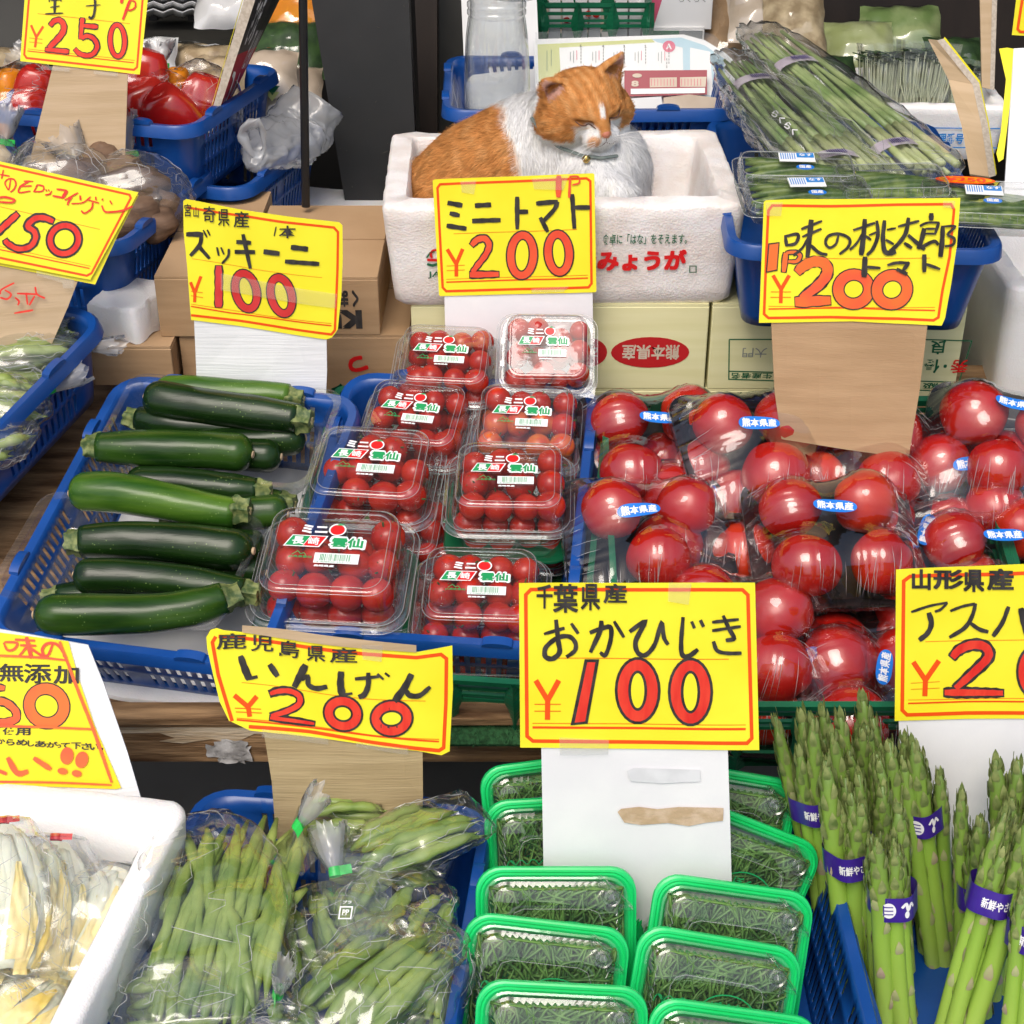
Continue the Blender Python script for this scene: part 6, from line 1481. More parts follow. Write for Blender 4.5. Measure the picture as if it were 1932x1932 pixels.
# loose dark layer under the bags
bag_of('back left bag of green beans lying under the large bag', 'bean_bag', 'bag of beans', 'bag', P2((270, 1790, .0), (300, 1700, .002), (330, 1620, .004), (345, 1580, .004)), [.030, .04, .035, .02], [.016, .022, .02, .01], seed=3, content=beans(ontop(285, 1760, .0), ontop(338, 1600, .002), 7, .028, .0066, .004, seed=3), **gp)
bag_of('bottom left bag of green beans at the lower corner of the basket', 'bean_bag', 'bag of beans', 'bag', P2((215, 1925, .01), (290, 1900, .014), (370, 1880, .016), (440, 1870, .01)), [.030, .045, .045, .03], [.016, .024, .024, .014], seed=4, content=beans(ontop(225, 1900, .008), ontop(430, 1880, .010), 18, .038, .0072, .006, seed=4), **gp)
bag_of('upper right bag of green beans pointing at the okahijiki packs', 'bean_bag', 'bag of beans', 'bag', P2((640, 1640, .018), (700, 1615, .022), (790, 1575, .022), (885, 1540, .016), (905, 1532, .014)), [.008, .034, .036, .030, .024], [.007, .020, .022, .016, .006], neck_at=ontop(632, 1645, .02), tuft_d=ontop(622, 1580, .035) - ontop(632, 1645, .02), seed=5, content=beans(ontop(665, 1640, .010), ontop(885, 1545, .012), 16, .028, .0074, .008, seed=5), **gp)
bag_of('back bag of green beans in shade behind the tied neck', 'bean_bag', 'bag of beans', 'bag', P2((560, 1560, .0), (620, 1560, .002), (720, 1560, .004)), [.02, .028, .026], [.014, .016, .012], seed=6, content=beans(ontop(560, 1565, .0), ontop(735, 1560, .0), 14, .028, .0068, .004, seed=6), **gp)
bag_of('right bag of short upright green beans beside the basket wall', 'bean_bag', 'bag of beans', 'bag', P2((690, 1790, .0), (730, 1740, .006), (775, 1690, .008), (800, 1660, .006)), [.045, .055, .050, .035], [.020, .026, .022, .012], seed=7, content=beans(ontop(690, 1800, .0), ontop(790, 1665, .004), 24, .048, .0070, .006, seed=7, jb=.02), **gp)
bag_of('lower right bag of green beans with a recycling mark on its film', 'bean_bag', 'bag of beans', 'bag', P2((590, 1960, .02), (650, 1900, .026), (720, 1830, .028), (800, 1770, .022), (830, 1745, .016)), [.040, .050, .052, .044, .030], [.020, .028, .028, .02, .008], seed=8, content=beans(ontop(600, 1960, .016), ontop(810, 1765, .020), 30, .046, .0076, .008, seed=8), **gp)
bag_of('lower middle bag of green beans gathered under a green tape', 'bean_bag', 'bag of beans', 'bag', P2((540, 1872, .042), (535, 1900, .034), (530, 1940, .030), (520, 1990, .026)), [.006, .022, .036, .04], [.006, .014, .02, .02], neck_at=ontop(525, 1872, .050), tuft_d=ontop(535, 1832, .075) - ontop(525, 1872, .050), seed=9, tl=.030, tw=.012, content=beans(ontop(540, 1900, .020), ontop(525, 1990, .020), 8, .025, .0072, .006, seed=9), **gp)
big = bag_of('largest bag of green beans lying across the front basket, tied at its top right', 'bean_bag', 'bag of beans', 'bag', P2((325, 1560, .014), (370, 1600, .030), (400, 1680, .036), (395, 1780, .034), (390, 1870, .030), (385, 1960, .024)), [.012, .056, .070, .074, .078, .08], [.006, .026, .034, .034, .032, .028], seed=10, crump=.0045, **gp)
def bb(t):
    rn = random.Random(10)
    tops = [(430, 1560), (470, 1545), (500, 1540), (520, 1545), (555, 1560), (585, 1570), (395, 1590), (365, 1620), (350, 1660), (565, 1590), (535, 1600), (450, 1600), (480, 1590), (340, 1720), (415, 1640), (500, 1640)]
    bots = [(300, 1935), (345, 1950), (380, 1960), (420, 1940), (455, 1945), (475, 1900), (290, 1900), (285, 1870), (280, 1850), (500, 1880), (480, 1930), (330, 1900), (365, 1925), (290, 1890), (310, 1960), (440, 1960)]
    for q in range(20): tops.append((rn.uniform(350, 580), rn.uniform(1550, 1680))); bots.append((rn.uniform(285, 490), rn.uniform(1860, 1965)))
    for i, (a, b) in enumerate(zip(tops, bots)): long_bean(t, ontop(a[0], a[1], .012 + .012 * rn.random()), ontop(b[0], b[1], .010 + .014 * rn.random()), .014 + rn.gauss(0, .003), .0070 * rn.uniform(.85, 1.1), rn=rn)
bb(big)
c_ = ontop(565, 1555, .045); d_ = ontop(600, 1500, .075) - c_
mb = MB(); tuft(mb, c_, d_, .042, .014, 77); part('bag_tuft', mb, M['tuft'], big, True, sharp=0)
mb = MB(); tie(mb, c_, d_, .0068, .011); part('green_tape', mb, M['tie'], big, True)
mb = MB(); rows = []
mb.loft([[c_ + (ontop(u, v, h) - c_) * f + noise.noise_vector(Vector((u * .1, f * 3, 0))) * .004 * f for (u, v, h) in ((520, 1600, .03), (540, 1640, .045), (570, 1650, .045), (600, 1620, .03), (570, 1600, .02))] for f in (.06, .3, .6, 1)]); part('gathered_neck', mb, M['bag_soft'], big, True, sharp=0)
bag_of('low bag of green beans in the middle of the basket, under the others', 'bean_bag', 'bag of beans', 'bag', P2((600, 1700, -.010), (620, 1740, -.004), (630, 1800, -.004), (620, 1850, -.008)), [.05, .06, .06, .05], [.02, .026, .026, .02], seed=12, content=beans(ontop(590, 1680, -.012), ontop(650, 1860, -.008), 26, .052, .0070, .004, seed=12), **gp)
bag_of('low bag of green beans along the right wall of the basket', 'bean_bag', 'bag of beans', 'bag', P2((740, 1960, -.006), (760, 1900, .0), (790, 1830, .0), (800, 1790, -.006)), [.045, .05, .05, .04], [.02, .024, .024, .02], seed=13, content=beans(ontop(760, 1960, -.008), ontop(800, 1780, -.008), 22, .044, .0070, .004, seed=13), **gp)
bag_of('shaded bag of green beans behind the upper right bag', 'bean_bag', 'bag of beans', 'bag', P2((640, 1590, -.016), (720, 1580, -.010), (800, 1590, -.012), (860, 1610, -.016)), [.04, .05, .05, .04], [.016, .02, .02, .016], seed=14, content=beans(ontop(630, 1600, -.016), ontop(860, 1610, -.014), 22, .044, .0068, .004, seed=14), **gp)
# recycling mark on the lower right bag
mk = ontop(652, 1722, .075)
mb = MB(); q = .0055
def rf(x, y): return mk + Vector((x * .96 + y * .15, -y * .35 * 0 + 0, 0)) + Vector((0, y * .45, y * .85))
ribbon(mb, [(-q, -q), (q, -q), (q, q), (-q, q)], .0012, rf, closed=True, smooth=False, step=1); put_text(mb, 'PP', rf, (-.003, -.002, .003, .003), .02); put_text(mb, 'プラ', rf, (-.004, .0085, .004, .0115), .02)
tag(part('recycling_label', mb, M['white_ink'], None, smooth=False), 'small white recycling mark printed on the film flap of the lower right bean bag', 'printed mark')
mb = MB(); mb.grid([[ontop(600 + a * 28, 1790 - b * 45, .058 + .018 * b / 4 + .006 * math.sin(a * 2 + b)) for a in range(6)] for b in range(5)]); tag(part('film_flap', mb, M['bag'], None, sharp=0), 'loose flap of clear film standing above the lower right bean bag', 'bag film')

M['ridge_glint0'] = film('ridge_glint_plastic', haze=.30, rough=.08, bump=0, boost=2.5, ridged=False, hcol=(.95, .97, .95))
# ---------------------------------------------------------------- okahijiki packs
OW, OH, OD = .152, .165, .030
def oka_proto(seed):
    rn = random.Random(seed); t = thing('okahijiki_pack', '', 'greens pack', (0, 0, 0), group='green-rimmed clear packs of okahijiki')
    # local: x across, z up along the pack, -y the clear face
    def L(w_, h_, r, y): return [Vector((p.x, y, p.y + OH / 2)) for p in rr(w_, h_, r, 0, 6)]
    mb = MB(); mb.loft([L(OW - .045, OH - .045, .012, OD - .006), L(OW - .04, OH - .04, .014, OD - .006), L(OW - .022, OH - .022, .018, .002), L(OW - .016, OH - .016, .020, .0005), L(OW - .004, OH - .004, .023, .0), L(OW, OH, .024, .0012), L(OW + .001, OH + .001, .024, .005), L(OW - .001, OH - .001, .024, .005), L(OW - .006, OH - .006, .022, .0022)], True, False)
    part('green_tray', mb, M['green_tray'], t, solid=.0008)
    # raised double lip of the tray
    mb = MB(); mb.loft([L(OW - .003, OH - .003, .0235, -.0006), L(OW - .006, OH - .006, .0225, -.0022), L(OW - .009, OH - .009, .021, -.0006), L(OW - .012, OH - .012, .020, -.0020), L(OW - .016, OH - .016, .019, -.0004)]); part('rim', mb, M['green_tray'], t)
    # clear lid: zigzag step and a shallow inner panel
    def Z(w_, h_, r, y, amp):
        o = []; b = rr(w_, h_, r, 0, 6)
        for i in range(len(b)):
            p, q = b[i], b[(i + 1) % len(b)]; k = 28 if (q - p).length > .04 else 1
            for j in range(k):
                x = p.lerp(q, j / k); nn = Vector((x.x, x.y, 0)).normalized(); x = x - nn * (amp * (j % 2)); o.append(Vector((x.x, y, x.y + OH / 2)))
        return o
    mb = MB(); mb.loft([Z(OW - .016, OH - .016, .019, -.0012, 0), Z(OW - .020, OH - .020, .018, -.002, 0), Z(OW - .022, OH - .022, .018, -.007, 0), Z(OW - .027, OH - .027, .017, -.0085, .0034), Z(OW - .030, OH - .030, .016, -.0120, .0034), Z(OW - .036, OH - .036, .015, -.0135, 0), Z(OW - .060, OH - .064, .012, -.0135, 0), Z(OW - .063, OH - .067, .012, -.0150, 0), Z(OW - .072, OH - .076, .012, -.0150, 0), Z(OW - .075, OH - .079, .012, -.0135, 0)], False, True)
    part('clear_lid', mb, M['clear'], t)
    mb = MB()
    c = Vector((OW / 2 - .024, 0, OH - .024))
    mb.loft([[c + Vector((r * math.cos(a * .393), y, r * math.sin(a * .393))) for a in range(16)] for r, y in ((.0095, -.013), (.0088, -.0155), (.0070, -.0145), (.0050, -.0150), (.0036, -.0185), (.0006, -.0190))], False, True)
    c2 = Vector((OW / 2 - .008, 0, OH - .008)); mb.loft([[c2 + Vector((-r * math.cos(a), y, -r * math.sin(a))) for a in np.linspace(-.15, 1.72, 15, .036)] for r, y in ((.030, -.0105), (.0285, -.0150), (.0270, -.0105), (.0255, -.0140), (.0240, -.0125))])
    part('lid_button', mb, M['clear'], t)
    # the greens
    for nm, mcol, k in (('okahijiki_strands', 'strand', 700),):
        mb = MB()
        for i in range(k):
            x = rn.uniform(-.060, .060); z = OH / 2 + rn.uniform(-.066, .056) if i % 3 else OH / 2 + rn.uniform(.03, .062); y = rn.uniform(-.0115, .010); a = rn.gauss(1.45, .65); ln = rn.uniform(.022, .055); cv = rn.gauss(0, 16); P = []
            for j in range(5):
                P.append(Vector((x, y, z))); x += math.cos(a) * ln / 4; z += math.sin(a) * ln / 4; a += cv * ln / 4; y += rn.gauss(0, .0012)
                x = max(-.063, min(.063, x)); z = max(.014, min(OH - .017, z)); y = max(-.0125, min(.018, y))
            mb.tube(P, [.0014, .0016, .0015, .0011, .0004], 4)
        o = part(nm, mb, M[mcol], t, sharp=0); o['kind'] = 'stuff'
    fn = lambda x, y: Vector((x, -.0152, y))
    mb = MB()
    cz = OH * .60
    rz = MB(); cor = rr(OW - .038, OH - .038, .016, 0, 3); zz = []
    for i in range(len(cor)):
        p, q = cor[i], cor[(i + 1) % len(cor)]; k = max(1, int((q - p).length / .0034))
        for j in range(k): x = p.lerp(q, j / k); nn = Vector((x.x, x.y, 0)).normalized(); x = x + nn * (.0026 * (len(zz) % 2) - .0006); zz.append(Vector((x.x, -.0112 + .0022 * (len(zz) % 2), x.y + OH / 2)))
    rz.tube(zz + [zz[0]], .00048, 5); part('embossed_glint', rz, M['ridge_glint'], t)  # zigzag glint put in as a whitish tube
    rz = MB(); z2 = [Vector((p.x, -.0152, p.y + OH / 2)) for p in rr(OW - .066, OH - .070, .012, 0, 2)]; rz.tube(z2 + [z2[0]], .00036, 5); part('embossed_glint', rz, M['ridge_glint'], t)
    ribbon(mb, ell(.012, cz, .026, .019, 0, 24)[:14], .0013, fn, smooth=False, step=1)
    put_text(mb, 'ぼくも', fn, (-.004, cz + .003, .026, cz + .012), .02); put_text(mb, '食べてね', fn, (-.002, cz - .009, .028, cz - .002), .015)
    ribbon(mb, [(x - .036, cz + .004 + .006 * abs(math.sin((x) * 260))) for x in np.linspace(-.018, .018, 18)], .0009, fn, smooth=False, step=1)
    ribbon(mb, [(-.052 + .004 * math.cos(a), cz + .003 + .007 * math.sin(a)) for a in np.linspace(0, 3.1, 9)], .0009, fn, smooth=False, step=1)
    part('green_print', mb, M['green_print'], t, smooth=False)
    return t
def place_oka(o, tl, y, yaw, roll, lean, label, sc=1.0):
    """tl: top left corner in the picture, y: how far back it stands"""
    a = at(tl[0], tl[1], y=y); yw, rl_ = D_(yaw), D_(roll); x = Vector((math.cos(yw) * math.cos(rl_), math.sin(yw) * math.cos(rl_), math.sin(rl_)))
    z = Vector((0, math.sin(D_(lean)), math.cos(D_(lean)))); z = (z - x * z.dot(x)).normalized(); yv = z.cross(x)
    o.location = a + x * (OW * .485 * sc) - z * (OH * sc); o.rotation_euler = Matrix((x, yv, z)).transposed().to_euler(); o['label'] = label; o.scale = (sc,) * 3
po = [oka_proto(1), oka_proto(2)]
okas = [((908, 1452), 1.245, 8, 3, 24, 'back left okahijiki pack, mostly behind the white sign board', 0), ((917, 1515), 1.205, 4, 1, 26, 'second okahijiki pack from the back in the left column', 1),
        ((903, 1638), 1.110, 0, 0, 30, 'left okahijiki pack just below the white board, its top edge level', 0), ((886, 1722), 1.055, -4, -5, 32, 'left okahijiki pack with its top edge sloping down to the right', 1), ((906, 1850), .985, -2, -2, 32, 'front left okahijiki pack, cut by the bottom of the picture', 0),
        ((1238, 1432), 1.240, -4, -9, 24, 'back right okahijiki pack in shade behind the white board', 1), ((1300, 1502), 1.190, -6, -22, 26, 'steeply sloping okahijiki pack right of the white board', 0),
        ((1245, 1648), 1.100, -3, -8, 30, 'right okahijiki pack directly below the white board corner', 1), ((1215, 1745), 1.045, -4, -9, 32, 'right okahijiki pack second from the front', 0), ((1238, 1882), .975, -3, -8, 34, 'front right okahijiki pack with only its rim in view', 1)]
for i, (a, y, yw, rl_, ln_, lb, k) in enumerate(okas):
    o = po[k] if i in (0, 1) else copy_tree(po[k]); place_oka(o, a, y, yw, rl_, ln_, lb)

# ---------------------------------------------------------------- asparagus
def spear_meshes(seed):
    rn = random.Random(seed); Ht = .255; out = []
    stem = MB(); n = 12; P = []; Rd = []
    bend = rn.gauss(0, .0035); r0 = .0088
    for i in range(15):
        f = i / 14; P.append(Vector((bend * math.sin(f * 3), .6 * bend * math.sin(f * 2 + 1), f * Ht))); Rd.append(r0 * (1 - .12 * f) * (1.0 + .10 * math.sin(max(0, (f - .70) / .2) * 3.14) * (f < .9) if f < .84 else 1 - ((f - .84) / .16) ** 2.3 * .80))
    stem.tube(P, Rd, n)
    def scale(mb, f, ang, ln, wd, open_, cup=.5):
        i = min(13, int(f * 14)); p = P[i].lerp(P[i + 1], f * 14 - i); r = Rd[i] + (Rd[i + 1] - Rd[i]) * (f * 14 - i)
        d = Vector((math.cos(ang), math.sin(ang), 0)); e = Vector((-d.y, d.x, 0)); rows = []
        for a_, w_, o_ in ((0, .75, .0002), (.3, 1, .0009 + open_ * .3), (.65, .7, .0010 + open_ * .8), (1, .04, .0004 + open_)):
            z = p.z + ln * a_; q = Vector((p.x, p.y, z)); rz = r * (1 if a_ < .5 else .96)
            rows.append([q + d * (rz + o_ - abs(s_) * cup * .0012) + e * (s_ * wd * w_) for s_ in (-1, 0, 1)])
        mb.grid(rows)
    br = MB(); k = 0; f = .10
    while f < .74:
        scale(br, f, k * 2.4 + rn.random(), .013 + .003 * rn.random(), .0040, .0005); f += rn.uniform(.055, .085) * (1.1 - .5 * f); k += 1
    tip = MB(); f = .72
    while f < .985:
        g = (f - .72) / .265
        scale(tip, f, k * 2.4 + rn.gauss(0, .12), (.0175 - .005 * g), .0044 * (1 - .30 * g), .0011 * (1 - .6 * g) + rn.random() * .0006); f += .0125; k += 1
    bud = MB(); 
    for q in range(3): scale(bud, .965, q * 2.1, .0115, .0017, -.0002)
    tip.add(bud.v, bud.f)
    return stem.mesh('stalk'), br.mesh('bract'), tip.mesh('tip')
def ramp_z(name, stops, rough=.42, c2=.0, bump=.12):
    m = mat(name, (1, 1, 1), rough, bump=bump, bs=90, spec=.45, sss=.08); t = m.node_tree; N = t.nodes; L = t.links; b = N['Principled BSDF']
    tc = N.new('ShaderNodeTexCoord'); sp = N.new('ShaderNodeSeparateXYZ'); L.new(tc.outputs['Object'], sp.inputs[0])
    nz = N.new('ShaderNodeTexNoise'); nz.inputs['Scale'].default_value = 55; mp = N.new('ShaderNodeMapping'); mp.inputs['Scale'].default_value = (1, 1, .25); L.new(tc.outputs['Object'], mp.inputs[0]); L.new(mp.outputs[0], nz.inputs[0])
    ad = N.new('ShaderNodeMath'); ad.operation = 'MULTIPLY_ADD'; ad.inputs[1].default_value = .06; L.new(nz.outputs[0], ad.inputs[0]); L.new(sp.outputs['Z'], ad.inputs[2])
    ml = N.new('ShaderNodeMath'); ml.operation = 'MULTIPLY'; ml.inputs[1].default_value = 1 / .30; L.new(ad.outputs[0], ml.inputs[0])
    cr = N.new('ShaderNodeValToRGB'); e = cr.color_ramp.elements
    e[0].position = stops[0][0]; e[0].color = stops[0][1] + (1,); e[1].position = stops[-1][0]; e[1].color = stops[-1][1] + (1,)
    for p, c in stops[1:-1]: x = e.new(p); x.color = c + (1,)
    L.new(ml.outputs[0], cr.inputs[0]); L.new(cr.outputs[0], b.inputs['Base Color']); return m
M['asp'] = ramp_z('asparagus_stalk', [(0, (.46, .58, .15)), (.3, (.33, .50, .075)), (.62, (.26, .44, .055)), (.85, (.18, .30, .05)), (1, (.12, .19, .05))])
M['asp_tip'] = mat('asparagus_tip_scale', (.10, .16, .035), .5, (.30, .34, .12), vs=90, vlo=.35, vhi=.65, bump=.2, bs=120)
M['asp_br'] = mat('asparagus_bract', (.36, .42, .16), .55, (.40, .28, .22), vs=50, vlo=.4, vhi=.65)
SP = [spear_meshes(i) for i in range(4)]
def bunch(label, top, base, n, seed, text='新鮮やさい', bandf=.63, rad=.020, lean_len=1.0, emblem=False, gm='upright asparagus bunches with purple bands'):
    """top, base: world points of the middle of the tips and of the cut ends"""
    rn = random.Random(seed); top, base = Vector(top), Vector(base); ax = (top - base); Ln = ax.length; ax.normalize()
    q = Vector((0, 0, 1)).rotation_difference(ax).to_matrix().to_4x4(); t = thing('asparagus_bunch', label, 'asparagus bunch', base, q.to_euler(), group=gm, scale=1.0)
    pts = [(0, 0)] if n > 5 else []
    k = n - len(pts)
    for i in range(k): a = 2 * math.pi * i / k + rn.random() * .4; pts.append((rad * .66 * math.cos(a), rad * .66 * math.sin(a)))
    for i, (x, y) in enumerate(pts):
        sm, bm, tm_ = SP[(i + seed) % 4]; s_ = Ln / .255 * rn.uniform(.84, 1.0); w_ = rn.uniform(.85, 1.2)
        sp = part('asparagus_spear', sm, M['asp'], t, sharp=0); sp.location = (x, y, 0); fan = rn.uniform(.9, 1.5)
        sp.rotation_euler = (-y * fan * 1.6 + rn.gauss(0, .012), x * fan * 1.6 + rn.gauss(0, .012), rn.random() * 6); sp.scale = (w_, w_, s_)
        a = part('bracts', bm, M['asp_br'], sp, sharp=0); b = part('tip', tm_, M['asp_tip'], sp, sharp=0)
    bz = Ln * bandf; R0 = rad + .0015; mb = MB(); hh = .0135
    def BP(a, z): return Vector((R0 * (1 + .05 * math.sin(a * 5 + seed)) * math.cos(a), R0 * (1 + .05 * math.sin(a * 5 + seed)) * math.sin(a), bz + z))
    mb.loft([[BP(2 * math.pi * j / 40, z) for j in range(40)] for z in (-hh, hh)]); part('purple_band', mb, M['band'], t)
    def fn(x, y): a = -math.pi / 2 + x / R0; p = BP(a, y); return p * 1.0 + Vector((math.cos(a), math.sin(a), 0)) * .0005
    mb = MB()
    if emblem:
        fillpoly(mb, ell(-.008, 0, .0068, .0085), fn, .004); ribbon(mb, [(.004, .003), (.008, .007), (.010, .000), (.013, .006), (.0165, .001)], .0028, fn, step=.002); fillpoly(mb, ell(.0088, -.005, .0022, .004), fn, .003)
        m2 = MB()
        def f2(x, y): p = fn(x, y); return p + Vector((p.x, p.y, 0)).normalized() * .0003
        for z in (-.004, 0, .004): ribbon(m2, [(-.0125, z), (-.0040, z)], .0012, f2, smooth=False, step=.003)
        ribbon(m2, [(-.0125, -.006), (-.0125, .006)], .0010, f2, smooth=False, step=.003)
        part('band_emblem', m2, M['band'], t, smooth=False)
    else: put_text(mb, text, fn, (-.0165, -.0052, .0165, .0052), .03)
    part('band_print', mb, M['white_ink'], t, smooth=False)
    return t
def bpair(u0, v0, y0, u1, y1, z1=.365): a = at(u0, v0, y=y0); b = at(u1, 1900, y=y1); return a, Vector(((u1 - 966) / F * (y1 / .69) * 1.0, y1, z1))
def stand(u0, v0, y0, u1, v1, y1): return at(u0, v0, y=y0), at(u1, v1, y=y1)
A = [
 ('back bunch of dark asparagus tips against the green crate', stand(1630, 1322, 1.255, 1665, 1800, 1.225), 6, 1, False, .60), ('back left bunch of dark asparagus tips, tallest at the left', stand(1560, 1318, 1.235, 1640, 1800, 1.215), 5, 2, False, .62),
 ('bunch of thick asparagus by the white board, its band showing an emblem', stand(1720, 1385, 1.205, 1770, 1850, 1.175), 5, 3, True, .69),
 ('left bunch of asparagus leaning left with its band near the tips', stand(1512, 1340, 1.215, 1600, 1870, 1.175), 7, 4, False, .70),
 ('asparagus bunch between the left and front bunches, band reading fresh vegetables', stand(1592, 1435, 1.165, 1632, 1930, 1.120), 7, 5, False, .66),
 ('asparagus bunch behind the front one with pale twisted tips', stand(1665, 1400, 1.190, 1690, 1870, 1.15), 6, 6, False, .60),
 ('front centre asparagus bunch with a round emblem on its band', stand(1680, 1530, 1.110, 1690, 1985, 1.065), 6, 7, True, .66),
 ('right bunch of asparagus standing straight beside the white board', stand(1850, 1490, 1.150, 1842, 1960, 1.110), 6, 8, True, .62),
 ('right-hand asparagus bunch leaning steeply to the left in front', stand(1915, 1510, 1.105, 1790, 2010, 1.035), 6, 9, False, .66),
 ('asparagus bunch at the right edge, partly out of the picture', stand(1930, 1420, 1.18, 1920, 1930, 1.13), 6, 10, False, .64),
 ('front asparagus bunch at the bottom right corner', stand(1965, 1600, 1.07, 1905, 2050, 1.0), 5, 12, False, .66)]
for lb, (a, b), n, sd, em, bf in A: bunch(lb, a, b, n, sd, emblem=em, bandf=bf, rad=.0250 if n > 6 else (.0215 if n > 5 else .0195))

# ---------------------------------------------------------------- pickled cabbage in its foam box
styro_box('white foam box of pickled cabbage at the lower left corner', .46, .50, .22, (-.580, .965, .345), (0, 0, D_(-9)), th=.034, r=.022, lip=.014, seed=5)
def cabbage(label, top, base, r, seed, red=False):
    top, base = Vector(top), Vector(base); rn = random.Random(seed); t = thing('pickled_cabbage', label, 'pickled cabbage', base, group='bagged pickled napa cabbages')
    d = top - base; mb = MB(); s_ = Vector((1, 0, 0)); s_ = (s_ - d.normalized() * s_.dot(d.normalized())).normalized(); u = d.normalized().cross(s_)
    def body(k0, rad, off, n=26, m=14, fold=.10, a0=0, a1=2 * math.pi):
        rows = []
        for i in range(m + 1):
            f = i / m; q = rad * (math.sin(math.pi * min(1, .16 + f * .80)) ** .62) * (1 - .12 * f); row = []
            for j in range(n):
                a = a0 + (a1 - a0) * j / (n - 1); k = 1 + fold * math.sin(a * 6 + k0 + f * 2) + .04 * noise.noise(Vector((a * 3, f * 8, k0)))
                row.append(base + d * f + off + s_ * (math.cos(a) * q * k) + u * (math.sin(a) * q * k * .72))
            rows.append(row)
        return rows
    mb.grid(body(seed, r * .9, Vector((0, 0, 0)), n=60, fold=.035)); part('leaf_head', mb, M['cabbage_w'], t, True, sharp=0)
    for k in range(16):
        a = -3.1 + k * .40 + rn.gauss(0, .12); rows = []; f0, f1 = rn.uniform(-.05, .05), rn.uniform(.45, .86)
        for i in range(23):
            f = f0 + (f1 - f0) * i / 22; ff = max(0, f); q = r * (1.0 + .05 * (k % 2)) * (math.sin(math.pi * min(1, .16 + ff * .80)) ** .62); row = []
            for j in range(9):
                g = (j - 4) / 4; aa = a + g * .22 * (1 - .8 * (i / 22) ** 2); e = 1 + .05 * noise.noise(Vector((g * 2 + k, f * 9, seed))) + .025 * abs(g) * math.sin(i * .9 + j + k)
                row.append(base + d * f + s_ * (math.cos(aa) * q * e) + u * (math.sin(aa) * q * e * .72))
            rows.append(row)
        mb = MB(); mb.grid(rows); part('yellow_leaf', mb, M['yleaf'], t, True, sharp=0)
    for k in range(15):
        a = -3.1 + k * .42 + rn.gauss(0, .1); wd = rn.uniform(.22, .40); rows = []; m = 16; top_f = rn.uniform(.88, 1.0)
        for i in range(m + 1):
            f = (i / m) * top_f; q = r * (.93 + .04 * (k % 3)) * (math.sin(math.pi * min(1, .16 + f * .80)) ** .62) * (1 - .12 * f); row = []
            for j in range(9):
                g = (j - 4) / 4; aa = a + g * wd * (1.15 - .6 * f) + .10 * math.sin(f * 7 + k); e = 1 - .10 * g * g + .05 * math.sin(f * 22 + g * 9 + k) * (1 - f) * abs(g)
                row.append(base + d * f + s_ * (math.cos(aa) * q * e) + u * (math.sin(aa) * q * e * .72))
            rows.append(row)
        mb = MB(); mb.grid(rows); part('cabbage_leaf', mb, M['cabbage_w'], t, True, sharp=0, solid=.0012)
    mb = bag_film([base - d * .02, base.lerp(top, .3), base.lerp(top, .7), top + d * .03], [r * 1.1, r * 1.2, r * 1.1, r * .5], [r * .8, r * .9, r * .85, r * .4], seed, crump=.004, up=tuple(-u)); cr_ = crease_glints(mb, 44, seed); part('bag_film', mb, M['bag'], t, True, sharp=0); o = part('film_glints', cr_, M['fold_glint'], t, True, sharp=0); o['kind'] = 'stuff'
    if red:
        mb = MB(); tie(mb, top + d * .04, d, .006, .006); part('red_tie', mb, M['red_print'], t, True)
def cb_(u0, v0, y0, u1, v1, y1): return at(u0, v0, y=y0), at(u1, v1, y=y1)
for lb, (a, b), r, sd, rd in [('half napa cabbage in the middle of the pickle box, pale folded ribs on top', cb_(105, 1590, 1.13, 70, 1860, 1.02), .052, 1, True), ('yellow-leaved napa cabbage at the left edge with a red tie', cb_(5, 1560, 1.12, 0, 1840, 1.0), .050, 2, True),
        ('yellow napa cabbage lying against the foam box wall', cb_(225, 1640, 1.12, 140, 1860, 1.02), .044, 3, False), ('pale napa cabbage at the bottom left corner', cb_(120, 1860, 1.02, -20, 1960, .96), .050, 4, False)]:
    cabbage(lb, a, b, r, sd, rd)
mb = MB(); mb.box((-.52, .95, .43), (.36, .40, .005)); single('pickle_ice_liner', mb, M['paper'], 'pale liner at the bottom of the pickle box', 'liner', smooth=False)

# ---------------------------------------------------------------- flat beans, left edge
gl = dict(group='clear bags of flat runner beans at the left edge')
def q3(u, v, h=0): return onpl(u, v, h, .735, 1.70, .283)
def fbag(label, pts, wid, hei, nk, td, seed, n=10, spread=.03):
    P = [q3(*p) for p in pts]
    bag_of(label, 'flat_bean_bag', 'bag of beans', 'bag_soft', P, wid, hei, neck_at=q3(*nk), tuft_d=q3(*td) - q3(*nk), seed=seed, content=beans(P[0], P[-1] * .85 + P[-2] * .15, int(n * 1.4), spread, .0086, .006, 'flat_bean', seed=seed, h=.020), crump=.003, **gl)
fbag('top bag of flat beans, tied with green tape near the cardboard post', [(-60, 640, .010), (0, 620, .014), (50, 615, .014), (80, 622, .012)], [.045, .050, .042, .010], [.03, .034, .028, .008], (85, 622, .012), (135, 615, .025), 1, 14, .036)
fbag('second bag of flat beans with a white pleated tail over the basket rim', [(-60, 680, .012), (20, 675, .016), (100, 665, .016), (155, 655, .014)], [.045, .048, .042, .008], [.026, .030, .026, .007], (160, 654, .014), (225, 650, .022), 2, 15, .036)
fbag('third bag of flat beans with its green tape loose on the white liner', [(-60, 730, .006), (0, 730, .008), (50, 730, .008), (92, 732, .006)], [.04, .046, .040, .008], [.022, .026, .022, .007], (98, 735, .006), (150, 705, .016), 3, 13, .034)
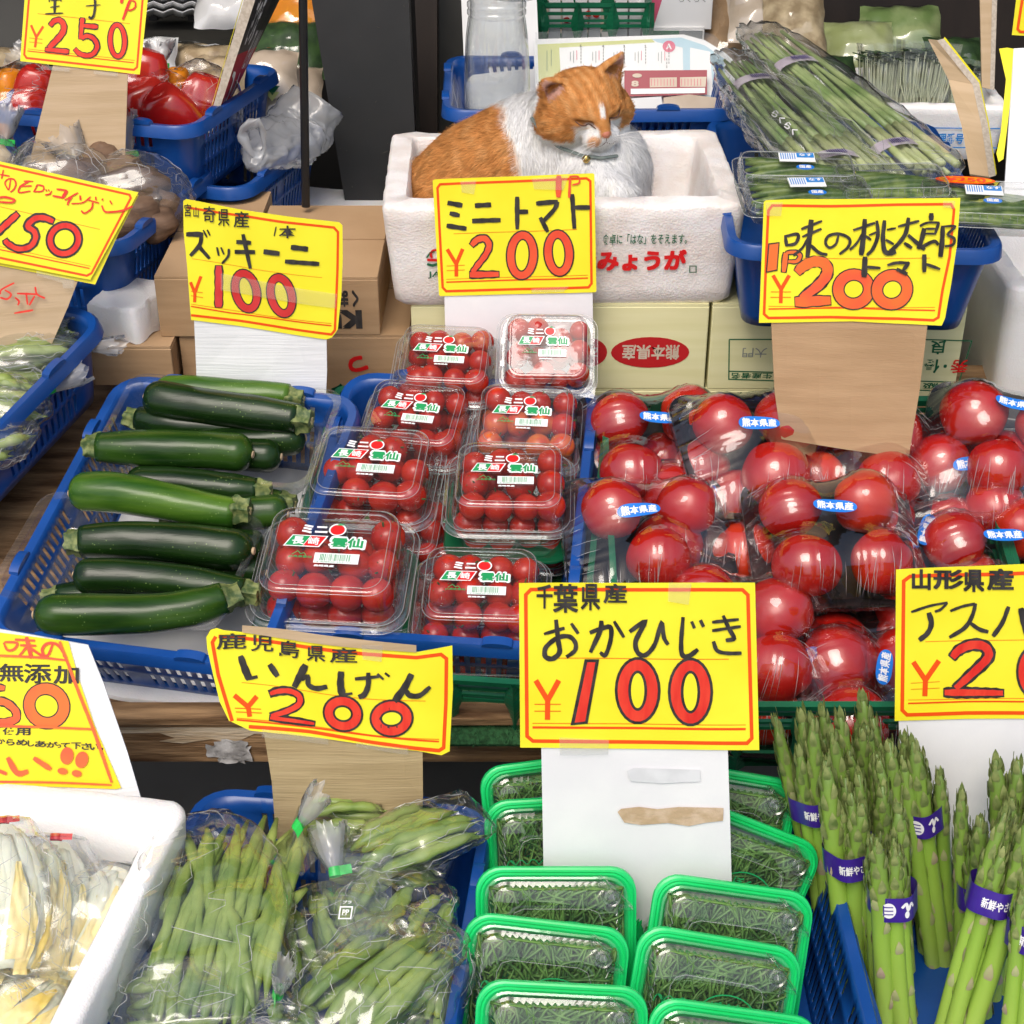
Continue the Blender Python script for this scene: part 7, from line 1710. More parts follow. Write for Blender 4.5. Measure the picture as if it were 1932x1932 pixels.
fbag('lowest bag of flat beans at the left edge', [(-80, 840, .004), (-20, 830, .006), (20, 815, .008), (62, 800, .004)], [.04, .05, .045, .02], [.02, .026, .024, .008], (-100, 850, .004), (-150, 860, .01), 4, 14, .04)
fbag('low bag of flat beans filling the back of the left basket', [(-60, 655, -.01), (20, 650, -.006), (110, 640, -.006), (165, 632, -.01)], [.05, .055, .05, .02], [.03, .034, .03, .01], (-100, 655, .0), (-150, 655, .0), 5, 16, .045)
fbag('low bag of flat beans in the middle of the left basket', [(-80, 780, -.004), (-20, 770, .0), (40, 765, .0), (95, 760, -.006)], [.05, .055, .05, .02], [.026, .03, .028, .01], (-110, 780, .0), (-150, 785, .0), 6, 14, .042)
mb = MB(); mb.grid([[q3(u + 3 * math.sin(v), v, -.030 + .002 * math.sin(u * .1)) for u in [-160 + (350 - (v - 600) * .72) * g / 6 for g in range(7)]] for v in (600, 660, 720, 780, 840, 900)]); single('basket_liner', mb, M['paper'], 'white paper lining the basket of flat beans', 'paper liner', solid=.0006)
# ---------------------------------------------------------------- bagged tubers and peppers at the left back
def lump(mb, c, r, seed, flat=.85, nz=.25):
    rows = []; c = Vector(c)
    for i in range(11):
        a = math.pi * i / 10; L = []
        for j in range(14):
            b = 2 * math.pi * j / 14; d = Vector((math.sin(a) * math.cos(b), math.sin(a) * math.sin(b), math.cos(a) * flat)); L.append(c + d * r * (1 + nz * noise.noise(d * 1.6 + Vector((seed, 0, 0)))))
        rows.append(L)
    mb.loft(rows, True, True)
def lumps(name, m, items):
    def f(t):
        for i, (p, r) in enumerate(items): mb = MB(); lump(mb, p, r, i * 3.3 + r * 100, .8, .35); part(name, mb, M[m], t, True, sharp=0)
    return f
gtu = dict(group='clear bags of brown tubers')
W_ = lambda u, v, y: at(u, v, y=y)
bag_of('bag of brown tubers at the right end of the basket, tied with green tape', 'tuber_bag', 'bag of tubers', 'bag_soft', [W_(250, 425, 2.03), W_(245, 380, 2.06), W_(235, 330, 2.10), W_(238, 300, 2.12)], [.075, .085, .06, .01], [.05, .065, .05, .01], neck_at=W_(240, 292, 2.12), tuft_d=W_(222, 225, 2.13) - W_(240, 292, 2.12), seed=21, up=(0, -.8, .6), tl=.055, tw=.02,
  content=lumps('tuber', 'tuber', [(W_(190, 310, 2.08), .034), (W_(235, 335, 2.06), .036), (W_(270, 350, 2.06), .033), (W_(215, 375, 2.04), .036), (W_(265, 400, 2.02), .036), (W_(300, 390, 2.04), .026), (W_(295, 425, 2.01), .028), (W_(230, 420, 2.0), .034)]), **gtu)
bag_of('bag of tubers half hidden behind the 150 card with its tail up', 'tuber_bag', 'bag of tubers', 'bag_soft', [W_(110, 400, 2.02), W_(110, 350, 2.05), W_(105, 310, 2.08), W_(128, 283, 2.10)], [.08, .08, .05, .01], [.05, .06, .04, .01], neck_at=W_(130, 278, 2.1), tuft_d=W_(140, 215, 2.12) - W_(130, 278, 2.1), seed=22, up=(0, -.8, .6), tl=.05, tw=.022,
  content=lumps('tuber', 'tuber', [(W_(120, 345, 2.05), .034), (W_(150, 330, 2.06), .026), (W_(80, 340, 2.06), .03)]), **gtu)
bag_of('bag of tubers with a round printed mark, its green tape at the neck', 'tuber_bag', 'bag of tubers', 'bag_soft', [W_(100, 330, 2.10), W_(75, 310, 2.12), W_(60, 290, 2.14)], [.06, .06, .03], [.04, .04, .02], neck_at=W_(160, 325, 2.06), tuft_d=W_(120, 260, 2.08) - W_(160, 325, 2.06), seed=23, up=(0, -.8, .6), tl=.06, tw=.02, content=lumps('tuber', 'mush', [(W_(70, 320, 2.11), .026), (W_(100, 325, 2.10), .026)]), **gtu)
bag_of('clear bag with a green tape at the far left edge', 'tuber_bag', 'bag of tubers', 'bag_soft', [W_(-20, 330, 2.1), W_(-10, 290, 2.12), W_(5, 270, 2.14)], [.06, .05, .012], [.04, .03, .01], neck_at=W_(8, 268, 2.14), tuft_d=W_(8, 205, 2.15) - W_(8, 268, 2.14), seed=24, up=(0, -.8, .6), tl=.05, tw=.02, content=lumps('tuber', 'mush', [(W_(-10, 310, 2.11), .03)]), **gtu)
gpp = dict(group='clear bags of peppers')
def pepper(t, c, r, m, d=(0, 0, 1), seed=0):
    mb = MB(); rows = []; c = Vector(c); q = Vector((0, 0, 1)).rotation_difference(Vector(d).normalized()).to_matrix()
    for i in range(13):
        f = i / 12; a = math.pi * f; L = []
        for j in range(20):
            b = 2 * math.pi * j / 20; k = math.sin(a) ** .7 * (1 + .10 * math.cos(3 * b + seed)) * (1 - .15 * f); z = -math.cos(a) * 1.25 - (.25 * math.exp(-(math.sin(a) / .3) ** 2) if f > .5 else 0)
            L.append(c + q @ Vector((r * k * math.cos(b), r * k * math.sin(b), r * z)))
        rows.append(L)
    mb.loft(rows, True, True); part('pepper', mb, M[m], t, True, sharp=0)
def peps(items):
    def f(t):
        for i, (p, r, m, d) in enumerate(items): pepper(t, p, r, m, d, i * 1.7)
    return f
bag_of('bag of two large red peppers nearest the shop board', 'pepper_bag', 'bag of peppers', 'wrap', [W_(365, 245, 2.24), W_(355, 205, 2.27), W_(330, 165, 2.3), W_(322, 150, 2.31)], [.07, .08, .06, .01], [.045, .06, .04, .01], neck_at=W_(322, 160, 2.30), tuft_d=W_(350, 170, 2.28) - W_(322, 160, 2.30), seed=31, up=(0, -.8, .6), tl=.03, tw=.010,
  content=peps([(W_(380, 200, 2.27), .042, 'pepper', (.3, .2, 1)), (W_(330, 225, 2.22), .044, 'pepper', (-.4, -.3, 1)), (W_(335, 160, 2.30), .022, 'orange_pepper', (.2, 0, 1))]), **gpp)
bag_of('bag of red peppers leaning on the tan cardboard post', 'pepper_bag', 'bag of peppers', 'wrap', [W_(280, 240, 2.24), W_(275, 200, 2.27), W_(275, 150, 2.3), W_(290, 120, 2.32)], [.06, .07, .06, .01], [.04, .05, .04, .01], neck_at=W_(300, 125, 2.32), tuft_d=W_(300, 90, 2.33) - W_(300, 125, 2.32), seed=32, up=(0, -.8, .6), tl=.035, tw=.016,
  content=peps([(W_(285, 215, 2.25), .046, 'pepper', (-.3, -.2, 1)), (W_(270, 150, 2.29), .040, 'pepper', (.3, .2, 1))]), **gpp)
bag_of('bag of purple-red peppers left of the tan cardboard post', 'pepper_bag', 'bag of peppers', 'wrap', [W_(50, 250, 2.22), W_(45, 215, 2.25), W_(55, 160, 2.29), W_(75, 120, 2.32)], [.06, .07, .05, .01], [.04, .05, .04, .01], neck_at=W_(75, 125, 2.32), tuft_d=W_(45, 105, 2.34) - W_(75, 125, 2.32), seed=33, up=(0, -.8, .6), tl=.05, tw=.02,
  content=peps([(W_(60, 215, 2.24), .034, 'pepper', (0, 0, 1)), (W_(68, 170, 2.28), .032, 'pepper', (.3, 0, 1)), (W_(20, 225, 2.26), .028, 'orange_pepper', (0, 0, 1)), (W_(20, 165, 2.31), .024, 'orange_pepper', (0, 0, 1))]), **gpp)
# leaning shop board with red and black print, seen nearly edge on
t = thing('shop_board', 'narrow red and black shop board leaning in the pepper basket, seen almost edge on', 'shop sign', W_(390, 250, 2.21))
e0, e1, e2, e3 = W_(387, 252, 2.205), W_(400, 250, 2.205), W_(488, -20, 2.24), W_(466, -20, 2.24)
f1, f2 = W_(408, 246, 2.30), W_(537, -20, 2.36)
mb = MB(); mb.add([e0, e1, e2, e3], [(0, 1, 2, 3)]); part('cut_edge', mb, M['card_edge'], t, True, smooth=False)
mb = MB(); mb.add([e0 + Vector((-.0015, .001, 0)), e3 + Vector((-.0015, .001, 0)), e3 + Vector((-.004, .02, 0)), e0 + Vector((-.004, .02, 0))], [(0, 1, 2, 3)]); part('yellow_face', mb, M['yellow'], t, True, smooth=False)
def bfn(h):
    n = (f2 - e1).cross(f1 - e1).normalized(); n = -n if n.x < 0 else n
    def g(x, y): return (e1 * (1 - y) + e2 * y) * (1 - x) + (f1 * (1 - y) + f2 * y) * x + n * h
    return g
mb = MB(); fillpoly(mb, [(0, 0), (1, 0), (1, .60), (0, .55)], bfn(0), .3); part('red_face', mb, M['box_red'], t, True, smooth=False)
mb = MB(); fillpoly(mb, [(0, .55), (1, .60), (1, 1), (0, 1)], bfn(0), .3); part('black_face', mb, M['ink'], t, True, smooth=False)
mb = MB(); put_text(mb, 'さつま', bfn(.001), (.15, .62, .45, .98), .02); put_text(mb, 'PLAN', bfn(.001), (.55, .45, .85, .72), 0); ribbon(mb, [(.1, .12), (.35, .2), (.3, .38), (.08, .42)], .05, bfn(.001), step=.1); ribbon(mb, [(.55, .1), (.7, .3), (.6, .42)], .03, bfn(.001), step=.1); part('white_lettering', mb, M['paper'], t, True, smooth=False)
# root-slice and noodle packets, white bag
gk = dict(group='soft packets piled behind the pepper basket')
def packet(label, c, w_, h, m, seed, m2='wrap', sx=1.0, name='food_packet', extra=None, up=(0, -.7, .7), **k):
    t = thing(name, label, 'packet', c, **k); c = Vector(c); mb = MB(); u = Vector(up).normalized(); s_ = Vector((1, 0, 0)); v = u.cross(s_).normalized(); rows = []
    for i in range(17):
        row = []
        for j in range(17):
            a, b = i / 8 - 1, j / 8 - 1; e = max(0, (1 - abs(a) ** 3) * (1 - abs(b) ** 3)); p = c + s_ * (a * w_) + v * (b * h); p += u * (.022 * e * sx) + noise.noise_vector(p * 45 + Vector((seed, 0, 0))) * .005; row.append(p)
        rows.append(row)
    mb.grid(rows); part('packet_body', mb, M[m], t, True, sharp=0)
    mb = MB(); mb.grid([[p + u * .004 + noise.noise_vector(p * 60) * .003 for p in r] for r in rows]); part('packet_film', mb, M[m2], t, True, sharp=0)
    if extra: extra(t, c, u, s_, v)
    return t
def tri(t, c, u, s_, v):
    for m_, k in (('leaf_y', .010), ('dgreen_print', 0)):
        mb = MB(); b = c + u * .034 + s_ * .018 - v * (.03); mb.add([b + v * -k + s_ * (-.011), b + v * -k + s_ * .011, b + v * (-k - .016) + s_ * .002 * 0], [(0, 1, 2)]); part('leaf_emblem', mb, M[m_], t, True, smooth=False)
packet('packet of sliced roots with a printed white label behind the peppers', W_(370, 130, 2.42), .055, .04, 'mush', 1, **gk)
packet('second packet of pale sliced roots nearer the shop board', W_(400, 150, 2.40), .05, .04, 'mush', 2, **gk)
packet('cream packet with a green triangle mark beside the black pole', W_(500, 150, 2.45), .05, .05, 'cream', 3, extra=tri, **gk)
packet('cream packet right behind the pole', W_(555, 165, 2.50), .045, .04, 'cream', 4, **gk)
packet('dark green vegetable packet behind the pole, shiny', W_(545, 95, 2.55), .06, .05, 'leaf', 5, 'bag', **gk)
packet('cloudy packet under the cream packets', W_(520, 210, 2.42), .05, .03, 'cream', 6, 'bag', **gk)
packet('pale orange packet of carrots at the top behind the pole', W_(560, 30, 2.62), .05, .05, 'orange_pepper', 7, 'bag_soft', **gk)
packet('yellow and green packet left of the pepper bag', W_(15, 135, 2.45), .06, .04, 'mush', 8, 'bag', **gk)
mb = MB(); c = W_(540, 290, 2.28)
P = cat_rom([W_(478, 318, 2.20), W_(500, 285, 2.24), W_(530, 270, 2.28), W_(560, 250, 2.33), W_(600, 190, 2.36)], 5)
mb = bag_film(P[::4] if len(P) > 8 else P, [.010, .034, .045, .050, .04], [.006, .018, .026, .03, .03], 41, crump=.006, up=(0, -.7, .7)); single('shopping_bag', mb, M['plastic_bag'], 'crumpled white plastic shopping bag hanging by the black post', 'plastic bag', sharp=0)
mb = MB(); rows = [[W_(470 + 28 * math.cos(a) * f + 10, 262 + 42 * math.sin(a) * f, 2.215 - .01 * f) for a in [2 * math.pi * k / 18 for k in range(18)]] for f in (.45, .7, .95)]; mb.loft([[p + noise.noise_vector(p * 60) * .010 for p in r] for r in rows]); single('bag_handle', mb, M['plastic_bag'], 'open handle loop of the white shopping bag', 'bag handle', sharp=0, solid=.0008)
# egg tray and papers at the very top
t = thing('egg_tray', 'grey cardboard egg trays stacked on the dark shelf at the top', 'egg tray', W_(330, 30, 2.9))
for k in range(3):
    mb = MB(); 
    for i in range(24):
        pass
    rows = [[W_(262 + a * 9.2, 20 - k * 14 + 3.5 * math.sin(a * 1.6) + b * 3.4, 2.86 + b * .02) for a in range(22)] for b in range(4)]; mb.grid(rows); part('tray_layer', mb, M['paper'], t, True, solid=.002)
mb = MB(); mb.box(W_(370, 48, 2.95), (.36, .25, .012)); single('dark_shelf', mb, M['grey_dark'], 'dark shelf edge under the egg trays', 'shelf', smooth=False)
for u in (300, 372): mb = MB(); mb.box(W_(u, 120, 2.97), (.014, .02, .22)); single('shelf_post', mb, M['pole'], 'thin dark shelf post below the egg trays' + (' at the left' if u < 330 else ' at the right'), 'post', smooth=False)
packet('white printed packet at the top left of the shop board', W_(430, 15, 2.7), .055, .04, 'paper', 9, **gk)
packet('white wrapped tray at the top right of the shop board', W_(560, -5, 2.7), .06, .03, 'paper', 10, **gk)

# ---------------------------------------------------------------- behind the cat: jar, leaflets, crate, cartons
t = thing('plastic_jar', 'large clear empty plastic jar with a screw neck standing behind the cat', 'jar', W_(938, 222, 2.37))
b0 = W_(938, 222, 2.37); q = .000757
prof = [(0, .002), (.040, .002), (.0455, .006), (.0465, .03), (.0455, .07), (.0425, .115), (.0395, .138), (.0380, .142), (.0405, .145), (.0405, .149), (.0380, .151), (.0405, .155), (.0405, .159), (.0375, .162), (.0390, .166), (.0390, .172), (.0370, .172), (.0360, .162), (.0365, .142), (.0410, .112), (.0445, .05), (.0432, .008), (.039, .005)]
mb = MB(); mb.lathe([(r * 1.08, z * 1.08) for r, z in prof], 40, b0); part('jar_body', mb, M['clear_tray'], t, True, sharp=60)
mb = MB(); prof2 = [(.0355, .166), (.0380, .172), (.0380, .182), (.036, .184), (.0365, .192), (.038, .202), (.0370, .203), (.0350, .186), (.035, .168)]
mb.lathe([(r * 1.15, z * 1.08) for r, z in prof2], 32, b0 + Vector((.010, .012, .0)), Matrix.Rotation(.05, 3, 'Y')); part('loose_screw_lid', mb, M['clear_tray'], t, True)
board_between('backing_board', 'white board standing behind the clear jar', 'board', 'paper', W_(880, 220, 2.50), W_(1022, 215, 2.50), W_(1010, -60, 2.60), W_(868, -60, 2.60), .006)
def leaf_sheet(name, label, pts, m, y0, y1, items=(), th=.0012, cat='leaflet', sleeve=None):
    """flat sheets leaning back; pts in the picture, y from bottom (v=230) to top (v=60)"""
    def fn(h):
        def g(u, v):
            p0 = W_(1190, 225, y0); p1 = W_(1190, 60, y1); b = (p1 - p0).normalized(); n = Vector((1, 0, 0)).cross(b).normalized(); n = n if n.y < 0 else -n
            r = ray(u, v); tt = (p0 - CAM).dot(n) / r.dot(n); return CAM + r * tt + n * h
        return g
    mb = MB(); slab(mb, pts, fn(0), fn(-th)); o = thing(name, label, cat, fn(0)(*pts[0])); part('sheet', mb, M[m], o, True, smooth=False)
    for i, (m_, k, q) in enumerate(items):
        mb = MB(); h = .0003 + .00012 * i
        if k == 'p': fillpoly(mb, q, fn(h))
        elif k == 't': put_text(mb, q[0], fn(h), (q[1], q[4], q[3], q[2]), q[5])
        elif k == 'l':
            for ln in q: ribbon(mb, ln, 1.1, fn(h), smooth=False, step=20)
        part('printing', mb, M[m_], o, True, smooth=False)
    if sleeve: mb = MB(); fillpoly(mb, sleeve, fn(.0018 + .0003)); part('clear_sleeve', mb, M['sleeve'], o, True, smooth=False)
rl = random.Random(3)
cols = []
for i, u in enumerate((1262, 1218, 1178, 1138, 1096)):
    cols.append(('ink', 't', (str(i + 1) + '.', u - 2, 86, u + 2, 91, .02)))
    cols.append(('ink', 'l', [[(u, 93 + k * 6), (u, 97 + k * 6)] for k in range(5)])); cols.append(('pink', 'l', [[(u - 8, 97), (u - 8, 97 + 18)]])); cols.append(('grey_print', 'l', [[(u - 14, 98), (u - 14, 120)], [(u - 20, 100), (u - 20, 116)]]))
leaf_sheet('menu_leaflet', 'large pale green and blue leaflet lying sideways in a clear sleeve behind the cat', [(1006, 74), (1290, 65), (1330, 76), (1366, 98), (1382, 112), (1392, 205), (1012, 212)], 'paper', 2.40, 2.50,
  [('leaf_y', 'p', [(1014, 84), (1230, 74), (1236, 80), (1055, 90), (1062, 200), (1018, 204)]), ('sky_print', 'p', [(1230, 74), (1285, 71), (1330, 86), (1365, 110), (1372, 190), (1290, 190), (1288, 90), (1240, 80)]), ('paper', 'p', [(1055, 91), (1256, 83), (1256, 180), (1060, 180)]), ('paper', 'p', [(1302, 90), (1340, 98), (1345, 180), (1302, 180)]),
   ('pink', 'p', ell(1262, 88, 12, 11)), ('white_ink', 't', ('A', 1257, 83, 1267, 93, .03)), ('ink', 'l', [[(1258, 110 + 7 * k), (1258, 115 + 7 * k)] for k in range(3)]), ('dgreen_print', 'l', [[(1040, 94), (1040, 125)], [(1032, 96), (1032, 135)]])] + cols, sleeve=[(1010, 62), (1290, 52), (1345, 66), (1384, 104), (1396, 215), (1012, 220)])
leaf_sheet('maroon_leaflet', 'maroon leaflet with pale text panels in front of the large leaflet', [(1178, 133), (1334, 132), (1334, 178), (1178, 182)], 'maroon', 2.385, 2.47,
  [('cream', 'p', [(1226, 147), (1277, 146), (1277, 164), (1226, 165)]), ('cream', 'p', [(1283, 146), (1333, 145), (1331, 164), (1283, 164)]), ('pink', 'l', [[(1229 + 6 * k, 149), (1229 + 6 * k, 162)] for k in range(8)]), ('pink', 'l', [[(1286 + 6 * k, 149), (1286 + 6 * k, 162)] for k in range(7)]), ('cream', 't', ('8', 1192, 153, 1204, 163, .05)), ('cream', 'p', ell(1202, 143, 9, 4)), ('paper', 'p', [(1190, 168), (1330, 166), (1330, 176), (1190, 178)])])
leaf_sheet('folded_paper', 'folded white paper lying on the rim of the basket behind the cat', [(1180, 186), (1248, 182), (1250, 206), (1180, 210)], 'paper', 2.36, 2.40)
leaf_sheet('folded_paper', 'grey-green folded paper right of the white one in the same basket', [(1252, 184), (1300, 178), (1350, 184), (1388, 200), (1330, 206), (1252, 208)], 'cream', 2.37, 2.42)
crate('small dark green crate with white packets at the top behind the leaflets', .175, .16, .100, W_(1117, 96, 2.75), (0, 0, 0))
for i in range(7):
    mb = MB(); mb.box(W_(1046 + i * 25, 50 if i != 4 else 78, 2.72), (.019, .05, .082 if i != 4 else .02)); tag(part('white_packet', mb, M['paper'], None, smooth=False), 'white packet number %s in the small green crate, counted from the left' % ('one', 'two', 'three', 'four', 'five, low', 'six', 'seven')[i], 'packet', 'white packets in the small green crate')
    o = bpy.data.objects[-1] if False else None
mb = MB()
for (u, v) in ((1069, 38), (1110, 26), (1125, 28)): fillpoly(mb, ell(0, 0, .006, .005), lambda x, y, c=W_(u, v, 2.69): c + Vector((x, 0, y)))
tag(part('red_flower_print', mb, M['red_print'], None, smooth=False), 'red flower prints on the packets in the green crate', 'printed mark')
t = carton('white_carton', 'white carton with a pink triangle at the top behind the leaflets', W_(1205, 50, 2.7).x, W_(1345, 50, 2.7).x, 2.72, 2.85, W_(1200, 55, 2.72).z, W_(1200, 55, 2.72).z + .08, 'paper', cat='carton')
front_print(t, .13, .13, [('pink', 'p', [(-.034, .010), (-.022, .055), (-.046, .055)]), ('grey_print', 't', ('らくらく', (.005, .045, .05, .055), 0))], flip=False)
t = carton('white_carton', 'white carton with a dark teal stripe under the pink triangle carton', W_(1212, 80, 2.7).x, W_(1330, 80, 2.7).x, 2.715, 2.85, W_(1200, 108, 2.71).z, W_(1200, 57, 2.71).z, 'paper', cat='carton')
front_print(t, .11, .135, [('dgreen_print', 'p', [(-.045, .030), (.01, .030), (.01, .044), (-.045, .044)]), ('grey_print', 'p', [(.01, .030), (.05, .030), (.05, .044), (.01, .044)])], flip=False)
board_between('backing_board', 'pale wall board behind the green crate and cartons', 'board', 'cream', W_(1015, 200, 2.92), W_(1420, 200, 2.92), W_(1420, -60, 3.0), W_(1015, -60, 3.0), .006)

# ---------------------------------------------------------------- wrapped green onions
def onions(label, a, b, wid, n, seed, tapes=(.35, .92), dark=False):
    A_, B2 = Vector(a), Vector(b); rn = random.Random(seed); d = (B2 - A_).normalized(); s_ = d.cross(Vector((0, 0, 1))).normalized(); u = s_.cross(d); Ln = (B2 - A_).length
    t = thing('onion_bundle', label, 'green onion bundle', A_.lerp(B2, .5), group='long clear-wrapped bundles of green onions')
    for i in range(n):
        x = (i + .5) / n * 2 - 1; z = rn.uniform(-.7, .7); P = []; r = rn.uniform(.0038, .0056)
        for k in range(12):
            f = k / 11; w_ = wid * (.55 + .35 * f); P.append(A_ + d * (Ln * f) + s_ * (x * w_ + .004 * math.sin(f * 5 + i)) + u * (z * .010 + .003 * math.sin(f * 4 + i * 2)))
        mb = MB(); mb.tube(P[:9], [r * (.5 + .06 * k) for k in range(9)], 9); part('onion_leaf', mb, M['cuke' if dark else 'onion'], t, True, sharp=0)
        mb = MB(); mb.tube(P[8:], [r * q for q in (.98, 1.0, 1.05, .9)], 9); part('onion_stem', mb, M['onion' if dark else 'onion_pale'], t, True, sharp=0)
    path = [A_ - d * .03, A_ + d * (Ln * .1), A_.lerp(B2, .5), B2 - d * .02, B2 + d * .015]
    bf_ = bag_film(path, [wid * .5, wid * .8, wid * 1.1, wid * 1.15, wid * .7], [.012, .018, .022, .020, .006], seed, crump=.005); cr_ = crease_glints(bf_, 44, seed, 60); part('wrap_film', bf_, M['bag_soft'], t, True, sharp=0); o = part('film_glints', cr_, M['fold_glint'], t, True, sharp=0); o['kind'] = 'stuff'
    for f in tapes:
        c = A_.lerp(B2, f); mb = MB(); mb.loft([[c + d * z + s_ * (math.cos(q) * wid * .62) + u * (math.sin(q) * .014) for q in [2 * math.pi * k / 18 for k in range(18)]] for z in (-.010, .010)]); part('bundle_tape', mb, M['sky_print' if rn.random() < .0 else 'label_tape'], t, True)
        mb = MB()
        for q in range(9): x = -.012 + q * .003; mb.add([c + u * .0152 + d * z + s_ * xx for xx in (x, x + .0014) for z in (-.006, .006)], [(0, 1, 3, 2)])
        part('barcode', mb, M['band'], t, True, smooth=False)
M['label_tape'] = mat('pinkish_label_tape', (.50, .42, .50), .4, (.60, .54, .58), vs=40)
onions('green onion bundle on top, running down to the basket middle', W_(1390, 120, 2.28), W_(1600, 330, 1.90), .055, 13, 1, (.22, .90))
onions('green onion bundle on the right side of the pile', W_(1440, 70, 2.34), W_(1740, 325, 1.92), .056, 13, 2, (.25, .86))
onions('dark green bundle at the left of the pile with white print', W_(1398, 190, 2.18), W_(1530, 305, 1.97), .036, 5, 3, (), True)
mb = MB(); wf = lambda x, y: W_(1455 + x * 42 - y * 8, 235 + x * 40 + y * 8 - 8, 2.085 - .12 * x) + Vector((0, -.02, .02)); put_text(mb, 'らくらく', wf, (0, 1, 1, -.2), .03); tag(part('white_print', mb, M['white_ink'], None, smooth=False), 'white lettering printed along the dark green bundle', 'printed mark')
# packs of small cucumbers and okra in the same basket
def veg_pack(label, c, w_, d, yaw, seed, sticker=True, name='cucumber_pack', veg='cuke', tilt=8, price=False):
    t = thing(name, label, 'vegetable pack', c, (D_(tilt), 0, D_(yaw)), group='clear packs of small green vegetables in the right-hand basket'); rn = random.Random(seed); h = .032
    def rb(ww, dd, r, z, a):
        o = []; b = rr(ww, dd, r, z, 4)
        for i in range(len(b)):
            p, q = b[i], b[(i + 1) % len(b)]; k = 18 if (q - p).length > .03 else 1
            for j in range(k): x = p.lerp(q, j / k); nn = Vector((x.x, x.y, 0)).normalized(); o.append(x + nn * (a * ((j // 2) % 2)))
        return o
    mb = MB(); mb.loft([rb(w_ - .03, d - .03, .01, 0, 0), rb(w_ - .018, d - .018, .012, .010, .003), rb(w_ - .012, d - .012, .012, .016, 0), rb(w_, d, .014, .017, 0), rb(w_ - .012, d - .012, .012, .019, 0), rb(w_ - .020, d - .020, .012, h - .002, .0015), rb(w_ - .032, d - .032, .010, h, 0)], True, True); part('clear_shell', mb, M['clear'], t)
    mb = MB()
    for LL in (rr(w_, d, .014, .0175, 4), rr(w_ - .021, d - .021, .012, h - .001, 4), rr(w_ - .014, d - .014, .012, .020, 4)): mb.tube(LL + [LL[0]], .0006, 5, cap=False)
    for k in range(-8, 9): mb.tube([(k * w_ / 19, -d / 2 + .0075, .018), (k * w_ / 19, -d / 2 + .0105, h - .002)], .0004, 4)
    for k in range(-4, 5):
        for s1 in (-1, 1): mb.tube([(s1 * (w_ / 2 - .0075), k * d / 11, .018), (s1 * (w_ / 2 - .0105), k * d / 11, h - .002)], .0004, 4)
    part('lid_glints', mb, M['ridge_glint'], t, sharp=0)  # whitish tubes put in as highlights on the clear shell edges
    for i in range(9):
        y = -d / 2 + .014 + (d - .028) * i / 8; mb = MB(); P = [Vector((-w_ / 2 + .016 + (w_ - .032) * k / 7, y + .002 * math.sin(k + i), .015 + .005 * math.sin(k * .5 + i))) for k in range(8)]
        mb.tube(P, [.002, .0055, .0062, .0064, .0064, .006, .0045, .0015], 8); part('small_cucumber', mb, M[veg], t, sharp=0)
    if sticker:
        mb = MB(); mb.add([(-.022, .002, h + .0008), (.022, .002, h + .0008), (.022, .026, h + .0008), (-.022, .026, h + .0008)], [(0, 1, 2, 3)]); part('label', mb, M['paper'], t, smooth=False)
        mb = MB(); f = lambda x, y: Vector((x, y, h + .0012)); fillpoly(mb, [(0, .013), (.021, .013), (.021, .025), (0, .025)], f)
        for k in range(7): fillpoly(mb, [(-.020 + k * .0028, .008), (-.0188 + k * .0028, .008), (-.0188 + k * .0028, .024), (-.020 + k * .0028, .024)], f)
        part('label_print', mb, M['blue_print'], t, smooth=False); mb = MB(); fillpoly(mb, ell(.008, -.012, .011, .007), lambda x, y: Vector((x, y, h + .0008))); part('round_sticker', mb, M['sticker'], t, smooth=False); mb = MB(); put_text(mb, '国産', lambda x, y: Vector((x, y, h + .0014)), (.001, -.016, .015, -.008), .03); part('sticker_text', mb, M['white_ink'], t, smooth=False)
        mb = MB(); put_text(mb, 'なす', lambda x, y: Vector((x, y, h + .0016)), (.003, .016, .019, .023), .03); part('sticker_text', mb, M['white_ink'], t, smooth=False)
    if price:
        mb = MB(); fillpoly(mb, ell(-.02, .038, .036, .010), lambda x, y: Vector((x, y, h + .0010))); part('price_sticker', mb, M['orange_line'], t, smooth=False)
        mb = MB(); fillpoly(mb, ell(-.02, .038, .032, .0075), lambda x, y: Vector((x, y, h + .0014))); part('price_sticker_centre', mb, M['orange_pepper'], t, smooth=False)
        mb = MB(); put_text(mb, '¥250', lambda x, y: Vector((x, y, h + .0018)), (-.044, .033, .004, .043), .03); part('price_sticker_text', mb, M['red_ink'], t, smooth=False)
veg_pack('clear pack of small cucumbers with a blue label at the back left of the basket', W_(1500, 352, 1.885), .155, .085, -3, 1)
veg_pack('clear pack of small cucumbers behind the left half of the large tomato card', W_(1520, 400, 1.825), .165, .090, 2, 2)
veg_pack('clear pack of small cucumbers behind the right half of the large tomato card', W_(1675, 375, 1.86), .15, .085, 4, 3, sticker=False)
veg_pack('clear ribbed pack with an oval orange 250 yen sticker beside the large tomato card', W_(1850, 415, 1.82), .165, .105, -8, 4, price=True)

